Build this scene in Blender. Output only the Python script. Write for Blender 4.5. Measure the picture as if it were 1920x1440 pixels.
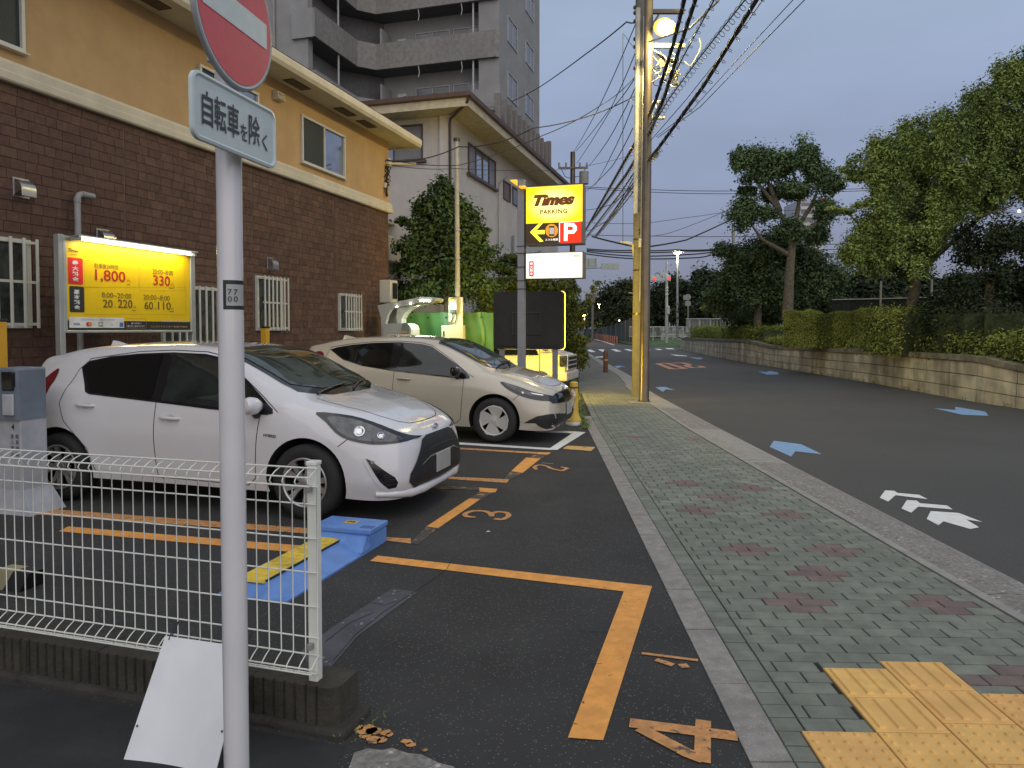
import bpy, bmesh, math, random
import numpy as np
from mathutils import Vector, Matrix, geometry
from mathutils.bvhtree import BVHTree
random.seed(7); rng = np.random.default_rng(7)
R = math.radians
for o in list(bpy.data.objects): bpy.data.objects.remove(o)
scn = bpy.context.scene
COL = scn.collection
# ---------------------------------------------------------------- camera
FPX = 1350.0; EYE = 1.57; PITCH = R(2.0); CY, SY = math.cos(PITCH), math.sin(PITCH)
cam = bpy.data.objects.new('camera', bpy.data.cameras.new('camera')); COL.objects.link(cam)
cam.location = (0, 0, EYE); cam.rotation_euler = (R(90) - PITCH, 0, 0)
cam.data.sensor_width = 36; cam.data.lens = FPX / 1920 * 36; cam.data.shift_y = -56 / 1920
cam.data.clip_start = 0.05; cam.data.clip_end = 3000
scn.camera = cam
# ---------------------------------------------------------------- world, sun, exposure
scn.view_settings.view_transform = 'Standard'; scn.view_settings.look = 'None'
scn.view_settings.exposure = 0; scn.view_settings.gamma = 1; scn.view_settings.use_curve_mapping = False
W = bpy.data.worlds.new('World'); scn.world = W; W.use_nodes = True
nt = W.node_tree; nt.nodes.clear()
wo = nt.nodes.new('ShaderNodeOutputWorld'); add = nt.nodes.new('ShaderNodeAddShader')
sky = nt.nodes.new('ShaderNodeTexSky'); sky.sky_type = 'NISHITA'; sky.sun_disc = False
SUN_EL, SUN_AZ = R(32), R(168)
sky.sun_elevation = SUN_EL; sky.sun_rotation = SUN_AZ
bg1 = nt.nodes.new('ShaderNodeBackground'); bg1.inputs[1].default_value = 0.006
nt.links.new(sky.outputs[0], bg1.inputs[0])
tc = nt.nodes.new('ShaderNodeTexCoord'); sp = nt.nodes.new('ShaderNodeSeparateXYZ')
nt.links.new(tc.outputs['Generated'], sp.inputs[0])
cr = nt.nodes.new('ShaderNodeValToRGB')
els = cr.color_ramp.elements
els[0].position = 0.0; els[0].color = (.185, .19, .25, 1)
els[1].position = 1.0; els[1].color = (.50, .57, .68, 1)
for p_, c_ in ((.10, (.215, .235, .33)), (.22, (.265, .315, .455)), (.38, (.33, .41, .56)), (.6, (.42, .50, .63))):
    e = els.new(p_); e.color = (*c_, 1)
nt.links.new(sp.outputs[2], cr.inputs[0])
# soft cloud mottling
mp = nt.nodes.new('ShaderNodeMapping'); mp.inputs['Scale'].default_value = (1, 1, 3.2)
nt.links.new(tc.outputs['Generated'], mp.inputs[0])
nz = nt.nodes.new('ShaderNodeTexNoise'); nz.inputs['Scale'].default_value = 1.7; nz.inputs['Detail'].default_value = 7; nz.inputs['Roughness'].default_value = .5
nt.links.new(mp.outputs[0], nz.inputs['Vector'])
mr = nt.nodes.new('ShaderNodeMapRange'); mr.inputs[1].default_value = .3; mr.inputs[2].default_value = .7; mr.inputs[3].default_value = .86; mr.inputs[4].default_value = 1.18
nt.links.new(nz.outputs[0], mr.inputs[0])
mx = nt.nodes.new('ShaderNodeVectorMath'); mx.operation = 'SCALE'
nt.links.new(cr.outputs[0], mx.inputs[0]); nt.links.new(mr.outputs[0], mx.inputs['Scale'])
bg2 = nt.nodes.new('ShaderNodeBackground'); bg2.inputs[1].default_value = 1.0
nt.links.new(mx.outputs[0], bg2.inputs[0])
nt.links.new(bg1.outputs[0], add.inputs[0]); nt.links.new(bg2.outputs[0], add.inputs[1]); nt.links.new(add.outputs[0], wo.inputs[0])
sl = bpy.data.lights.new('sun', 'SUN'); sl.energy = 1.5; sl.angle = R(100); sl.color = (1, .89, .76)
so = bpy.data.objects.new('sun', sl); COL.objects.link(so)
so.rotation_euler = (R(90) - SUN_EL, 0, math.pi - SUN_AZ)

# ---------------------------------------------------------------- measuring helpers (photo pixel -> point in the place)
LA = R(16.5); LV = (math.sin(LA), math.cos(LA)); PV = (math.cos(LA), -math.sin(LA))
def ray(px, py):
    a = (px - 960) / FPX; b = (664 - py) / FPX
    return (a, CY + b * SY, -SY + b * CY)
def G(px, py, z=0.0):
    r = ray(px, py); t = (z - EYE) / r[2]; return (r[0] * t, r[1] * t, z)
def D(px, py, Y):
    r = ray(px, py); t = Y / r[1]; return (r[0] * t, Y, EYE + r[2] * t)
def w2l(x, y): return (x * PV[0] + y * PV[1], x * LV[0] + y * LV[1])
def l2w(p, s): return (p * PV[0] + s * LV[0], p * PV[1] + s * LV[1])
def _pl(px, py, n, d):
    r = ray(px, py); t = d / (n[0] * r[0] + n[1] * r[1]); return (*w2l(r[0] * t, r[1] * t), EYE + r[2] * t)
def PW(px, py, p): return _pl(px, py, PV, p)      # on a lot plane p = const -> (p, s, z)
def PL(px, py, s): return _pl(px, py, LV, s)      # on a lot plane s = const -> (p, s, z)
def GL(px, py, z=0.0):
    g = G(px, py, z); return (*w2l(g[0], g[1]), z)

# ---------------------------------------------------------------- materials
MATS = {}
def lin(c): return tuple(c) + (1,) if len(c) == 3 else c
def M(name, c, rough=.6, metal=0., var=.12, scale=6., c2=None, bump=0., bscale=60., coat=0., emis=0., ecol=None, speck=0., speckc=(.3, .3, .3), island=0., dirt=0., dirtc=(.06, .05, .04), dscale=1.5, spec=.5, streak=0., wear=0., wearc=(.06, .06, .06), wscale=9., alpha=None):
    if name in MATS: return MATS[name]
    m = bpy.data.materials.new(name); m.use_nodes = True; nt = m.node_tree; N = nt.nodes; Lk = nt.links
    b = N['Principled BSDF']; b.inputs['Roughness'].default_value = rough; b.inputs['Metallic'].default_value = metal
    b.inputs['Specular IOR Level'].default_value = spec
    if coat: b.inputs['Coat Weight'].default_value = coat; b.inputs['Coat Roughness'].default_value = .04
    g = N.new('ShaderNodeNewGeometry')
    def noise(s, d=4, r=.55, vec=None):
        n = N.new('ShaderNodeTexNoise'); n.inputs['Scale'].default_value = s; n.inputs['Detail'].default_value = d; n.inputs['Roughness'].default_value = r
        Lk.new(vec or g.outputs['Position'], n.inputs['Vector']); return n.outputs[0]
    def ramp(f, a, bb):
        r = N.new('ShaderNodeMapRange'); r.inputs[1].default_value = a; r.inputs[2].default_value = bb; r.interpolation_type = 'SMOOTHSTEP'
        Lk.new(f, r.inputs[0]); return r.outputs[0]
    def mix(f, a, bb):
        x = N.new('ShaderNodeMix'); x.data_type = 'RGBA'
        if isinstance(f, float): x.inputs[0].default_value = f
        else: Lk.new(f, x.inputs[0])
        for s_, v in ((6, a), (7, bb)):
            if isinstance(v, tuple): x.inputs[s_].default_value = lin(v)
            else: Lk.new(v, x.inputs[s_])
        return x.outputs[2]
    lo = tuple(x * (1 - var) for x in c); hi = tuple(min(1, x * (1 + var)) for x in (c2 or c))
    col = mix(ramp(noise(scale), .3, .7), lo, hi)
    if island:
        hs = N.new('ShaderNodeHueSaturation'); Lk.new(col, hs.inputs['Color'])
        r = N.new('ShaderNodeMapRange'); r.inputs[3].default_value = 1 - island; r.inputs[4].default_value = 1 + island
        Lk.new(g.outputs['Random Per Island'], r.inputs[0]); Lk.new(r.outputs[0], hs.inputs['Value'])
        oi = N.new('ShaderNodeObjectInfo'); r2 = N.new('ShaderNodeMapRange'); r2.inputs[3].default_value = .495; r2.inputs[4].default_value = .505
        Lk.new(oi.outputs['Random'], r2.inputs[0]); Lk.new(r2.outputs[0], hs.inputs['Hue'])
        r3 = N.new('ShaderNodeMapRange'); r3.inputs[3].default_value = 1 - island * .6; r3.inputs[4].default_value = 1 + island * .6
        Lk.new(oi.outputs['Random'], r3.inputs[0])
        hs2 = N.new('ShaderNodeHueSaturation'); Lk.new(hs.outputs[0], hs2.inputs['Color']); Lk.new(r3.outputs[0], hs2.inputs['Value'])
        col = hs2.outputs[0]
    if speck:
        v = N.new('ShaderNodeTexVoronoi'); v.inputs['Scale'].default_value = speck; Lk.new(g.outputs['Position'], v.inputs['Vector'])
        sx = N.new('ShaderNodeSeparateColor'); Lk.new(v.outputs['Color'], sx.inputs[0])
        f = N.new('ShaderNodeMath'); f.operation = 'GREATER_THAN'; f.inputs[1].default_value = .9; Lk.new(sx.outputs[0], f.inputs[0])
        f2 = N.new('ShaderNodeMath'); f2.operation = 'LESS_THAN'; f2.inputs[1].default_value = .38; Lk.new(v.outputs['Distance'], f2.inputs[0])
        f3 = N.new('ShaderNodeMath'); f3.operation = 'MULTIPLY'; Lk.new(f.outputs[0], f3.inputs[0]); Lk.new(f2.outputs[0], f3.inputs[1])
        col = mix(f3.outputs[0], col, tuple(speckc))
    if dirt:
        f = N.new('ShaderNodeMath'); f.operation = 'MULTIPLY'; f.inputs[1].default_value = dirt
        vec = None
        if streak:
            mpn = N.new('ShaderNodeMapping'); mpn.inputs['Scale'].default_value = (1, 1, streak); Lk.new(g.outputs['Position'], mpn.inputs[0]); vec = mpn.outputs[0]
        Lk.new(ramp(noise(dscale, 6, .6, vec), .42, .68), f.inputs[0])
        col = mix(f.outputs[0], col, tuple(dirtc))
    if wear:
        f = ramp(noise(wscale, 8, .75), .66 - wear, .72 - wear)
        col = mix(f, col, tuple(wearc))
    Lk.new(col, b.inputs['Base Color'])
    if emis:
        b.inputs['Emission Color'].default_value = lin(ecol or c); b.inputs['Emission Strength'].default_value = emis
    if bump:
        bp = N.new('ShaderNodeBump'); bp.inputs['Strength'].default_value = bump; bp.inputs['Distance'].default_value = .01
        Lk.new(noise(bscale, 5, .65), bp.inputs['Height']); Lk.new(bp.outputs[0], b.inputs['Normal'])
    if alpha is not None: b.inputs['Alpha'].default_value = alpha
    MATS[name] = m; return m

# ---------------------------------------------------------------- object helpers
ORG = {}
def tag(o, label=None, cat=None, group=None, kind=None):
    if label: o['label'] = label
    if cat: o['category'] = cat
    if group: o['group'] = group
    if kind: o['kind'] = kind
    return o
def thing(name, label, cat, loc=(0, 0, 0), rz=0., group=None, org=None, parent=None):
    o = bpy.data.objects.new(name, None); COL.objects.link(o); o.empty_display_size = .1
    o.location = loc; o.rotation_euler = (0, 0, rz); ORG[o] = org or (0, 0, 0)
    return tag(o, label, cat, group)
def lthing(name, label, cat, p, s, z=0., group=None):     # lot-aligned thing, parts written in absolute lot coordinates
    w = l2w(p, s); return thing(name, label, cat, (w[0], w[1], z), -LA, group, (p, s, z))
def wthing(name, label, cat, x, y, z=0., group=None):     # world-aligned, parts in absolute world coordinates
    return thing(name, label, cat, (x, y, z), 0, group, (x, y, z))
def org_of(o):
    while o is not None:
        if o in ORG: return ORG[o]
        o = o.parent
    return (0, 0, 0)
class MB:
    def __init__(s): s.v = []; s.f = []; s.m = []; s.cur = 0
    def add(s, vs, fs):
        n = len(s.v); s.v += [tuple(v) for v in vs]; s.f += [tuple(i + n for i in f) for f in fs]; s.m += [s.cur] * len(fs); return s
    def box(s, a, b):
        x0, y0, z0 = [min(a[i], b[i]) for i in range(3)]; x1, y1, z1 = [max(a[i], b[i]) for i in range(3)]
        return s.add([(x0,y0,z0),(x1,y0,z0),(x1,y1,z0),(x0,y1,z0),(x0,y0,z1),(x1,y0,z1),(x1,y1,z1),(x0,y1,z1)],
                     [(0,3,2,1),(4,5,6,7),(0,1,5,4),(1,2,6,5),(2,3,7,6),(3,0,4,7)])
    def cbox(s, c, d): return s.box([c[i] - d[i] / 2 for i in range(3)], [c[i] + d[i] / 2 for i in range(3)])
    def bbox(s, a, b, r=.01):      # box with chamfered edges
        x0, y0, z0 = [min(a[i], b[i]) for i in range(3)]; x1, y1, z1 = [max(a[i], b[i]) for i in range(3)]
        bm = bmesh.new(); bmesh.ops.create_cube(bm, size=1)
        for v in bm.verts: v.co = Vector(((x0+x1)/2 + v.co.x*(x1-x0), (y0+y1)/2 + v.co.y*(y1-y0), (z0+z1)/2 + v.co.z*(z1-z0)))
        bmesh.ops.bevel(bm, geom=bm.edges[:], offset=r, segments=2, affect='EDGES', profile=.5)
        bm.verts.index_update(); s.add([v.co[:] for v in bm.verts], [[v.index for v in f.verts] for f in bm.faces]); bm.free(); return s
    def tube(s, pts, r, n=8, cap=True, up=None):
        pts = [Vector(p) for p in pts]; k = len(pts); rs = r if hasattr(r, '__len__') else [r] * k
        base = len(s.v); prev = None
        for i, p in enumerate(pts):
            d = (pts[min(i + 1, k - 1)] - pts[max(i - 1, 0)]);
            d = d.normalized() if d.length > 1e-9 else Vector((0, 0, 1))
            if prev is None: a = d.orthogonal().normalized()
            else: a = (prev - d * prev.dot(d)); a = a.normalized() if a.length > 1e-6 else d.orthogonal().normalized()
            prev = a; b = d.cross(a)
            for j in range(n):
                t = 2 * math.pi * (j + .5) / n; s.v.append(tuple(p + (a * math.cos(t) + b * math.sin(t)) * rs[i]))
        for i in range(k - 1):
            for j in range(n):
                s.f.append((base+i*n+j, base+i*n+(j+1)%n, base+(i+1)*n+(j+1)%n, base+(i+1)*n+j)); s.m.append(s.cur)
        if cap:
            s.f.append(tuple(base + j for j in range(n))[::-1]); s.m.append(s.cur)
            s.f.append(tuple(base + (k-1)*n + j for j in range(n))); s.m.append(s.cur)
        return s
    def cyl(s, c, r, z0, z1, n=20, r2=None): return s.tube([(c[0], c[1], z0), (c[0], c[1], z1)], [r, r if r2 is None else r2], n)
    def lathe(s, prof, n=24, axis='z', c=(0, 0, 0), closed=False):   # prof = [(r, h)]
        base = len(s.v); k = len(prof)
        for r, h in prof:
            for j in range(n):
                t = 2 * math.pi * j / n; a, b = r * math.cos(t), r * math.sin(t)
                s.v.append({'z': (c[0]+a, c[1]+b, c[2]+h), 'y': (c[0]+a, c[1]+h, c[2]+b), 'x': (c[0]+h, c[1]+a, c[2]+b)}[axis])
        for i in range(k if closed else k - 1):
            for j in range(n):
                s.f.append((base+i*n+j, base+i*n+(j+1)%n, base+((i+1)%k)*n+(j+1)%n, base+((i+1)%k)*n+j)); s.m.append(s.cur)
        return s
    def prism(s, poly, axis, a, b):   # polygon in the other two axes, from a to b
        def mk(u, v, w): return {'x': (w, u, v), 'y': (u, w, v), 'z': (u, v, w)}[axis]
        n = len(poly); vs = [mk(u, v, a) for u, v in poly] + [mk(u, v, b) for u, v in poly]
        return s.add(vs, [tuple(range(n))[::-1], tuple(range(n, 2*n))] + [(i, (i+1)%n, n+(i+1)%n, n+i) for i in range(n)])
    def quad(s, *p): return s.add(p, [tuple(range(len(p)))])
    def hexa(s, lo, hi):  # 4 lower + 4 upper points
        return s.add(list(lo) + list(hi), [(3,2,1,0),(4,5,6,7),(0,1,5,4),(1,2,6,5),(2,3,7,6),(3,0,4,7)])
    def build(s, name, mats, parent=None, smooth=False, label=None, kind=None, cat=None, group=None, org=None, recalc=True, rz=None):
        me = bpy.data.meshes.new(name)
        og = org if org is not None else org_of(parent)
        me.from_pydata([(v[0]-og[0], v[1]-og[1], v[2]-og[2]) for v in s.v], [], s.f)
        mats = mats if isinstance(mats, (list, tuple)) else [mats]
        for m in mats: me.materials.append(m)
        if len(mats) > 1: me.polygons.foreach_set('material_index', s.m)
        if recalc:
            bm = bmesh.new(); bm.from_mesh(me); bmesh.ops.recalc_face_normals(bm, faces=bm.faces[:]); bm.to_mesh(me); bm.free()
        if smooth:
            me.polygons.foreach_set('use_smooth', [True] * len(me.polygons))
            try: me.set_sharp_from_angle(angle=R(40 if smooth is True else smooth))
            except Exception: pass
        o = bpy.data.objects.new(name, me); COL.objects.link(o)
        if parent is not None: o.parent = parent
        else: o.location = og
        if rz is not None: o.rotation_euler = (0, 0, rz)
        return tag(o, label, cat, group, kind)
def struct(mb, name, mats, lot=False, **k):
    o = mb.build(name, mats, kind=k.pop('kind', 'structure'), **k)
    if lot: o.rotation_euler = (0, 0, -LA)
    return o
def piece(name, me, parent, loc, scale=(1, 1, 1), rot=None, kind=None):
    o = bpy.data.objects.new(name, me); COL.objects.link(o); o.parent = parent
    g = org_of(parent); o.location = (loc[0]-g[0], loc[1]-g[1], loc[2]-g[2]); o.scale = scale
    if rot: o.rotation_euler = rot
    if kind: o['kind'] = kind
    return o
def box_mesh(name, d, mat, ch=0):
    mb = MB()
    if ch: mb.bbox((-d[0]/2, -d[1]/2, -d[2]/2), (d[0]/2, d[1]/2, d[2]/2), ch)
    else: mb.cbox((0, 0, 0), d)
    me = bpy.data.meshes.new(name); me.from_pydata(mb.v, [], mb.f); me.materials.append(mat); return me
# text as flat letters: returns a mesh builder centred at c; u = reading direction, v = up direction
def text(mb, s, c, u, v, w=None, h=None, bold=0., shear=0., thick=.002, space=1.):
    cu = bpy.data.curves.new('t', 'FONT'); cu.body = s; cu.size = 1; cu.offset = bold; cu.shear = shear; cu.resolution_u = 3; cu.space_character = space
    ob = bpy.data.objects.new('t', cu); COL.objects.link(ob)
    dg = bpy.context.evaluated_depsgraph_get(); dg.update(); me = bpy.data.meshes.new_from_object(ob.evaluated_get(dg))
    bpy.data.objects.remove(ob); bpy.data.curves.remove(cu)
    if not me.vertices: return mb
    P_ = np.array([q.co[:] for q in me.vertices]); lo, hi = P_.min(0), P_.max(0); sz = np.maximum(hi - lo, 1e-6)
    kx = w / sz[0] if w else h / sz[1]; ky = h / sz[1] if h else w / sz[0]
    u = Vector(u); v = Vector(v); c = Vector(c); nrm = u.cross(v).normalized() * thick
    vs = [c + u * ((q[0] - (lo[0]+hi[0])/2) * kx) + v * ((q[1] - (lo[1]+hi[1])/2) * ky) + nrm for q in P_]
    mb.add(vs, [tuple(p.vertices) for p in me.polygons]); bpy.data.meshes.remove(me); return mb
def osm(pts, n=5):
    P_ = [Vector(p) for p in pts]; P_ = [P_[0]*2 - P_[1]] + P_ + [P_[-1]*2 - P_[-2]]; out = []
    for i in range(1, len(P_)-2):
        a, b, c, d = P_[i-1:i+3]
        for k in range(n): u = k/n; out.append(tuple(.5*((2*b)+(c-a)*u+(2*a-5*b+4*c-d)*u*u+(3*b-a-3*c+d)*u**3)))
    return out + [tuple(P_[-2])]
def stroke_g(mb, pts, w, z, zg=0.):     # painted stroke on the ground, pixel points measured on the photo
    g = [Vector(G(x, y, zg)[:2]) for x, y in pts]
    for i in range(len(g) - 1):
        d = (g[i+1] - g[i]); n = Vector((-d.y, d.x)).normalized() * w / 2; e = d.normalized() * w * .2
        a, b = g[i] - e, g[i+1] + e; zz = z + .0001 * (i % 4)
        mb.quad((*(a - n), zz), (*(b - n), zz), (*(b + n), zz), (*(a + n), zz))
    return mb
def poly_g(mb, pts, z, zg=0.):
    mb.quad(*[(*G(x, y, zg)[:2], z) for x, y in pts]); return mb
# ================================================================= GROUND
m_asph = M('lot_asphalt', (.034, .033, .032), .88, var=.22, scale=1.3, bump=.6, bscale=120, speck=120, speckc=(.16, .16, .155), dirt=.35, dirtc=(.026, .026, .028), dscale=.8)
m_road = M('road_asphalt', (.060, .058, .056), .85, var=.08, scale=.5, bump=.3, bscale=150, speck=110, speckc=(.12, .12, .118), dirt=.25, dirtc=(.06, .06, .06), dscale=.35)
m_far = M('far_ground', (.04, .045, .03), .95)
m_strip = M('border_stone', (.27, .25, .225), .85, var=.15, scale=14, bump=.5, bscale=90, speck=130, speckc=(.42, .41, .38), dirt=.4, dirtc=(.17, .155, .135), dscale=5, island=.08)
m_agg = M('aggregate_concrete', (.235, .22, .20), .85, var=.3, scale=40, bump=1., bscale=60, speck=38, speckc=(.50, .48, .44), dirt=.3, dirtc=(.12, .115, .105), dscale=4)
m_conc = M('smooth_concrete', (.29, .275, .25), .85, var=.12, scale=10, bump=.3, bscale=80, dirt=.4, dirtc=(.2, .19, .17), dscale=4)
m_paver = M('green_paver', (.175, .186, .150), .85, var=.16, scale=9, bump=.35, bscale=110, island=.17, dirt=.35, dirtc=(.12, .13, .11), dscale=2.2)
m_paverr = M('red_paver', (.175, .125, .11), .85, var=.16, scale=9, bump=.35, bscale=110, island=.14, dirt=.3, dirtc=(.12, .10, .095), dscale=3)
m_joint = M('paver_joint', (.02, .02, .018), .95)
m_tact = M('tactile_yellow', (.74, .43, .13), .7, var=.12, scale=12, bump=.2, bscale=120, dirt=.45, dirtc=(.52, .30, .10), dscale=6, island=.06)
m_orange = M('orange_road_paint', (.78, .34, .07), .7, var=.12, scale=14, bump=.3, bscale=90, wear=.06, wearc=(.09, .06, .045), wscale=22, dirt=.4, dirtc=(.58, .25, .07), dscale=4)
m_orangew = M('worn_orange_paint', (.55, .26, .09), .75, var=.2, scale=18, bump=.3, bscale=90, wear=.11, wearc=(.085, .070, .058), wscale=20)
m_orangef = M('faded_orange_paint', (.40, .20, .08), .8, var=.3, scale=18, wear=.24, wearc=(.058, .056, .052), wscale=10)
m_white = M('white_road_paint', (.72, .72, .70), .7, var=.08, scale=14, wear=.04, wearc=(.15, .15, .15), wscale=25, bump=.2)
m_blue = M('blue_road_paint', (.20, .34, .55), .7, var=.1, scale=14, wear=.05, wearc=(.1, .12, .15), wscale=20, bump=.2)
m_patch = M('asphalt_patch', (.072, .074, .084), .85, var=.2, scale=5, bump=.5, bscale=70, speck=40, speckc=(.2, .2, .21))

# edge of the pavement towards the car park / kerb line, as functions of distance
def xl(y): return float(np.interp(y, [-6, 2.58, 7.7, 12.3, 17, 25, 44, 60], [.55, .863, 1.06, 1.23, 1.5, 2.2, 3.5, 4.7]))
def xk(y): return float(np.interp(y, [-6, 4.3, 11.3, 15.5, 19.4, 24.6, 44, 60], [2.8, 2.8, 2.83, 2.98, 3.15, 3.62, 4.5, 5.4]))      # inner edge of kerb
def xo(y): return float(np.interp(y, [-6, 4.6, 12, 17.4, 19.4, 24.6, 44, 60], [3.25, 3.27, 3.41, 3.56, 3.66, 4.12, 4.95, 5.9]))  # outer edge

mb = MB(); mb.box((-900, -60, -3), (900, 2200, -.14)); struct(mb, 'ground', m_far)
mb = MB(); mb.quad((2.6, -30, -.08), (60, -30, -.08), (60, 62, -.08), (-14, 62, -.08), (-14, 46, -.08), (3.9, 46, -.08), (3.2, 20, -.08))
struct(mb, 'road', m_road)
mb = MB(); mb.add([(-16, 61.9, -.076), (60, 61.9, -.076), (60, 67, -.076), (13, 67, -.076), (11.3, 78, -.076), (15, 134, -.076), (22, 200, -.076), (14, 200, -.076), (9, 120, -.076), (-2, 80, -.076), (-16, 70, -.076)], [tuple(range(11))])
struct(mb, 'far_road', m_road)
ys = [-6, 0, 2.58, 5, 7.7, 10, 12.3, 14.5, 17]
mb = MB(); a = [(xl(y), y) for y in ys]
mb.add([(-30, y, 0) for _, y in a] + [(x, y, 0) for x, y in a] + [(-30, y, -.1) for _, y in a] + [(x, y, -.1) for x, y in a],
       [(i, i+9, i+10, i+1) for i in range(8)] + [(9+i, 27+i, 28+i, 10+i) for i in range(8)] + [(0, 18, 27, 9), (8, 17, 35, 26)])
struct(mb, 'parking_lot', m_asph)
mb = MB(); mb.box((-30, 17, -.1), (1.5, 46, -.004)); struct(mb, 'back_yard', M('yard_concrete', (.13, .125, .115), .9, scale=2))
# sheet under the pavers
yy = [-6, 2.58, 7.7, 12.3, 15.5, 17, 19.4, 25, 33, 44, 60]
mb = MB(); n = len(yy)
mb.add([(xl(y)+.0, y, -.009) for y in yy] + [(xk(y), y, -.009) for y in yy], [(i, n+i, n+i+1, i+1) for i in range(n-1)])
struct(mb, 'pavement_bed', m_joint)

# --- border stones between car park and pavement
border = tag(bpy.data.objects.new('pavement_border', None), kind='structure'); COL.objects.link(border); ORG[border] = (0, 0, 0)
y = -2.05; k = 0
while y < 12.5:
    y2 = y + .575; h = .004 * ((k * 7) % 3 - 1) * .3; w = .155
    mb = MB(); e = .004
    lo = [(xl(y+e)+.0, y+e, -.08), (xl(y+e)+w, y+e, -.08), (xl(y2-e)+w, y2-e, -.08), (xl(y2-e), y2-e, -.08)]
    mb.hexa(lo, [(a_, b_, .006 + h) for a_, b_, c_ in lo]); mb.build('border_stone', m_strip, border); y = y2; k += 1
# --- kerb
kerb = tag(bpy.data.objects.new('kerb', None), kind='structure'); COL.objects.link(kerb); ORG[kerb] = (0, 0, 0)
def kerbseg(y0, y1, m, nm='kerb_stone'):
    mb = MB(); st = [y0 + .006 + (y1 - y0 - .012) * i / 4 for i in range(5)]
    for i in range(4):
        A, B_ = st[i], st[i+1]
        def sec(y): return [(xk(y), y, -.12), (xk(y), y, .0), (xk(y)+.1, y, .012), (xo(y)-.12, y, -.012), (xo(y)-.02, y, -.05), (xo(y), y, -.078), (xo(y), y, -.12)]
        s0, s1 = sec(A), sec(B_)
        mb.add(s0 + s1, [(j, j+1, j+8, j+7) for j in range(6)])
        if i == 0: mb.quad(*s0[::-1])
        if i == 3: mb.quad(*s1)
    mb.build(nm, m, kerb)
for y0, y1, m_ in ((-4, 1.2, m_agg), (1.2, 4.2, m_agg), (4.2, 8.4, m_agg), (8.4, 11.25, m_conc), (11.25, 14.2, m_agg), (14.2, 17.2, m_conc), (17.2, 21, m_conc), (21, 25, m_conc), (25, 31, m_conc), (31, 38, m_conc), (38, 46, m_conc)):
    kerbseg(y0, y1, m_)
# low edging blocks beside the kerb
y = -1.0
while y < 20:
    y2 = y + .6; mb = MB(); lo = [(xk(y)-.07, y+.004, -.05), (xk(y)-.004, y+.004, -.05), (xk(y2)-.004, y2-.004, -.05), (xk(y2)-.07, y2-.004, -.05)]
    mb.hexa(lo, [(a_, b_, .007) for a_, b_, c_ in lo]); mb.build('edging_block', m_conc, kerb); y = y2

# --- tactile paving cells (x0,x1 measured in the pavement frame)
TA = R(2.1); tu = (math.cos(TA), -math.sin(TA)); tv = (math.sin(TA), math.cos(TA))
def pf(u, v): return (u * tu[0] + v * tv[0], u * tu[1] + v * tv[1])     # pavement frame -> world
def ip(x, y): return (x * tu[0] + y * tu[1], x * tv[0] + y * tv[1])
t0 = ip(1.438, 3.285); TW = .292; TD = .268
tiles = []
for col, top, nb in ((0, t0[1], 2), (1, t0[1] + .075, 2), (2, t0[1] - .215, 0), (-1, t0[1] - 2*TD, 0), (3, t0[1] - .215, 0), (4, t0[1]-.215, 0)):
    for r_ in range(9 if col != 4 else 4):
        v1 = top - r_ * TD; bars = r_ < nb
        if v1 < 1.9: continue
        tiles.append((t0[0] + col * TW, v1 - TD, t0[0] + (col + 1) * TW, v1, bars))
# --- pavers
def rail(mb, u0, v0, u1, v1, zt):
    c = [pf(u0, v0), pf(u1, v0), pf(u1, v1), pf(u0, v1)]; b_ = .0035
    ci = [pf(u0+b_, v0+b_), pf(u1-b_, v0+b_), pf(u1-b_, v1-b_), pf(u0+b_, v1-b_)]
    mb.add([(*q, -.05) for q in c] + [(*q, zt - .003) for q in c] + [(*q, zt) for q in ci],
           [(0,1,5,4),(1,2,6,5),(2,3,7,6),(3,0,4,7),(4,5,9,8),(5,6,10,9),(6,7,11,10),(7,4,8,11),(8,9,10,11)])
reds = []
for (a_, b_) in ((700,745),(1130,765),(1040,850),(880,975),(1480,980),(510,590),(920,600),(655,535),(750,490),(230,275),(480,285),(430,470)):
    reds.append(ip(*G(1080 + a_/2.286, 700 + b_/2.286)[:2]))
for (a_, b_) in ((1840, 350),): reds.append(ip(*G(1000 + a_/2.087, 1100 + b_/2.087)[:2]))
PU, PVV, GAP = .200, .100, .0075
cells = []
v = 1.6; row = 0
while v < 17.5:
    wl = pf(0, v)[1]; yl = v
    ul = ip(xl(yl) + .158, yl)[0]; ur = ip(xk(yl) - .074, yl)[0]
    # narrow course along the border
    cells.append((ul + .003, v, ul + .12, v + PVV, row))
    u = math.floor((ul + .12) / PU) * PU + (row % 2) * PU / 2
    if u > ul + .12: u -= PU
    while u < ur:
        a_, b_ = max(u, ul + .12), min(u + PU, ur)
        if b_ - a_ <= .035 and u > ul + .12 and cells: q_ = cells.pop(); cells.append((q_[0], q_[1], b_, q_[3], q_[4]))
        elif b_ - a_ <= .035: u += PU; cells.append((a_, v, min(u + PU, ur), v + PVV, row))
        else: cells.append((a_, v, b_, v + PVV, row))
        u += PU
    v += PVV; row += 1
out = []
seen_ = set()
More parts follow.
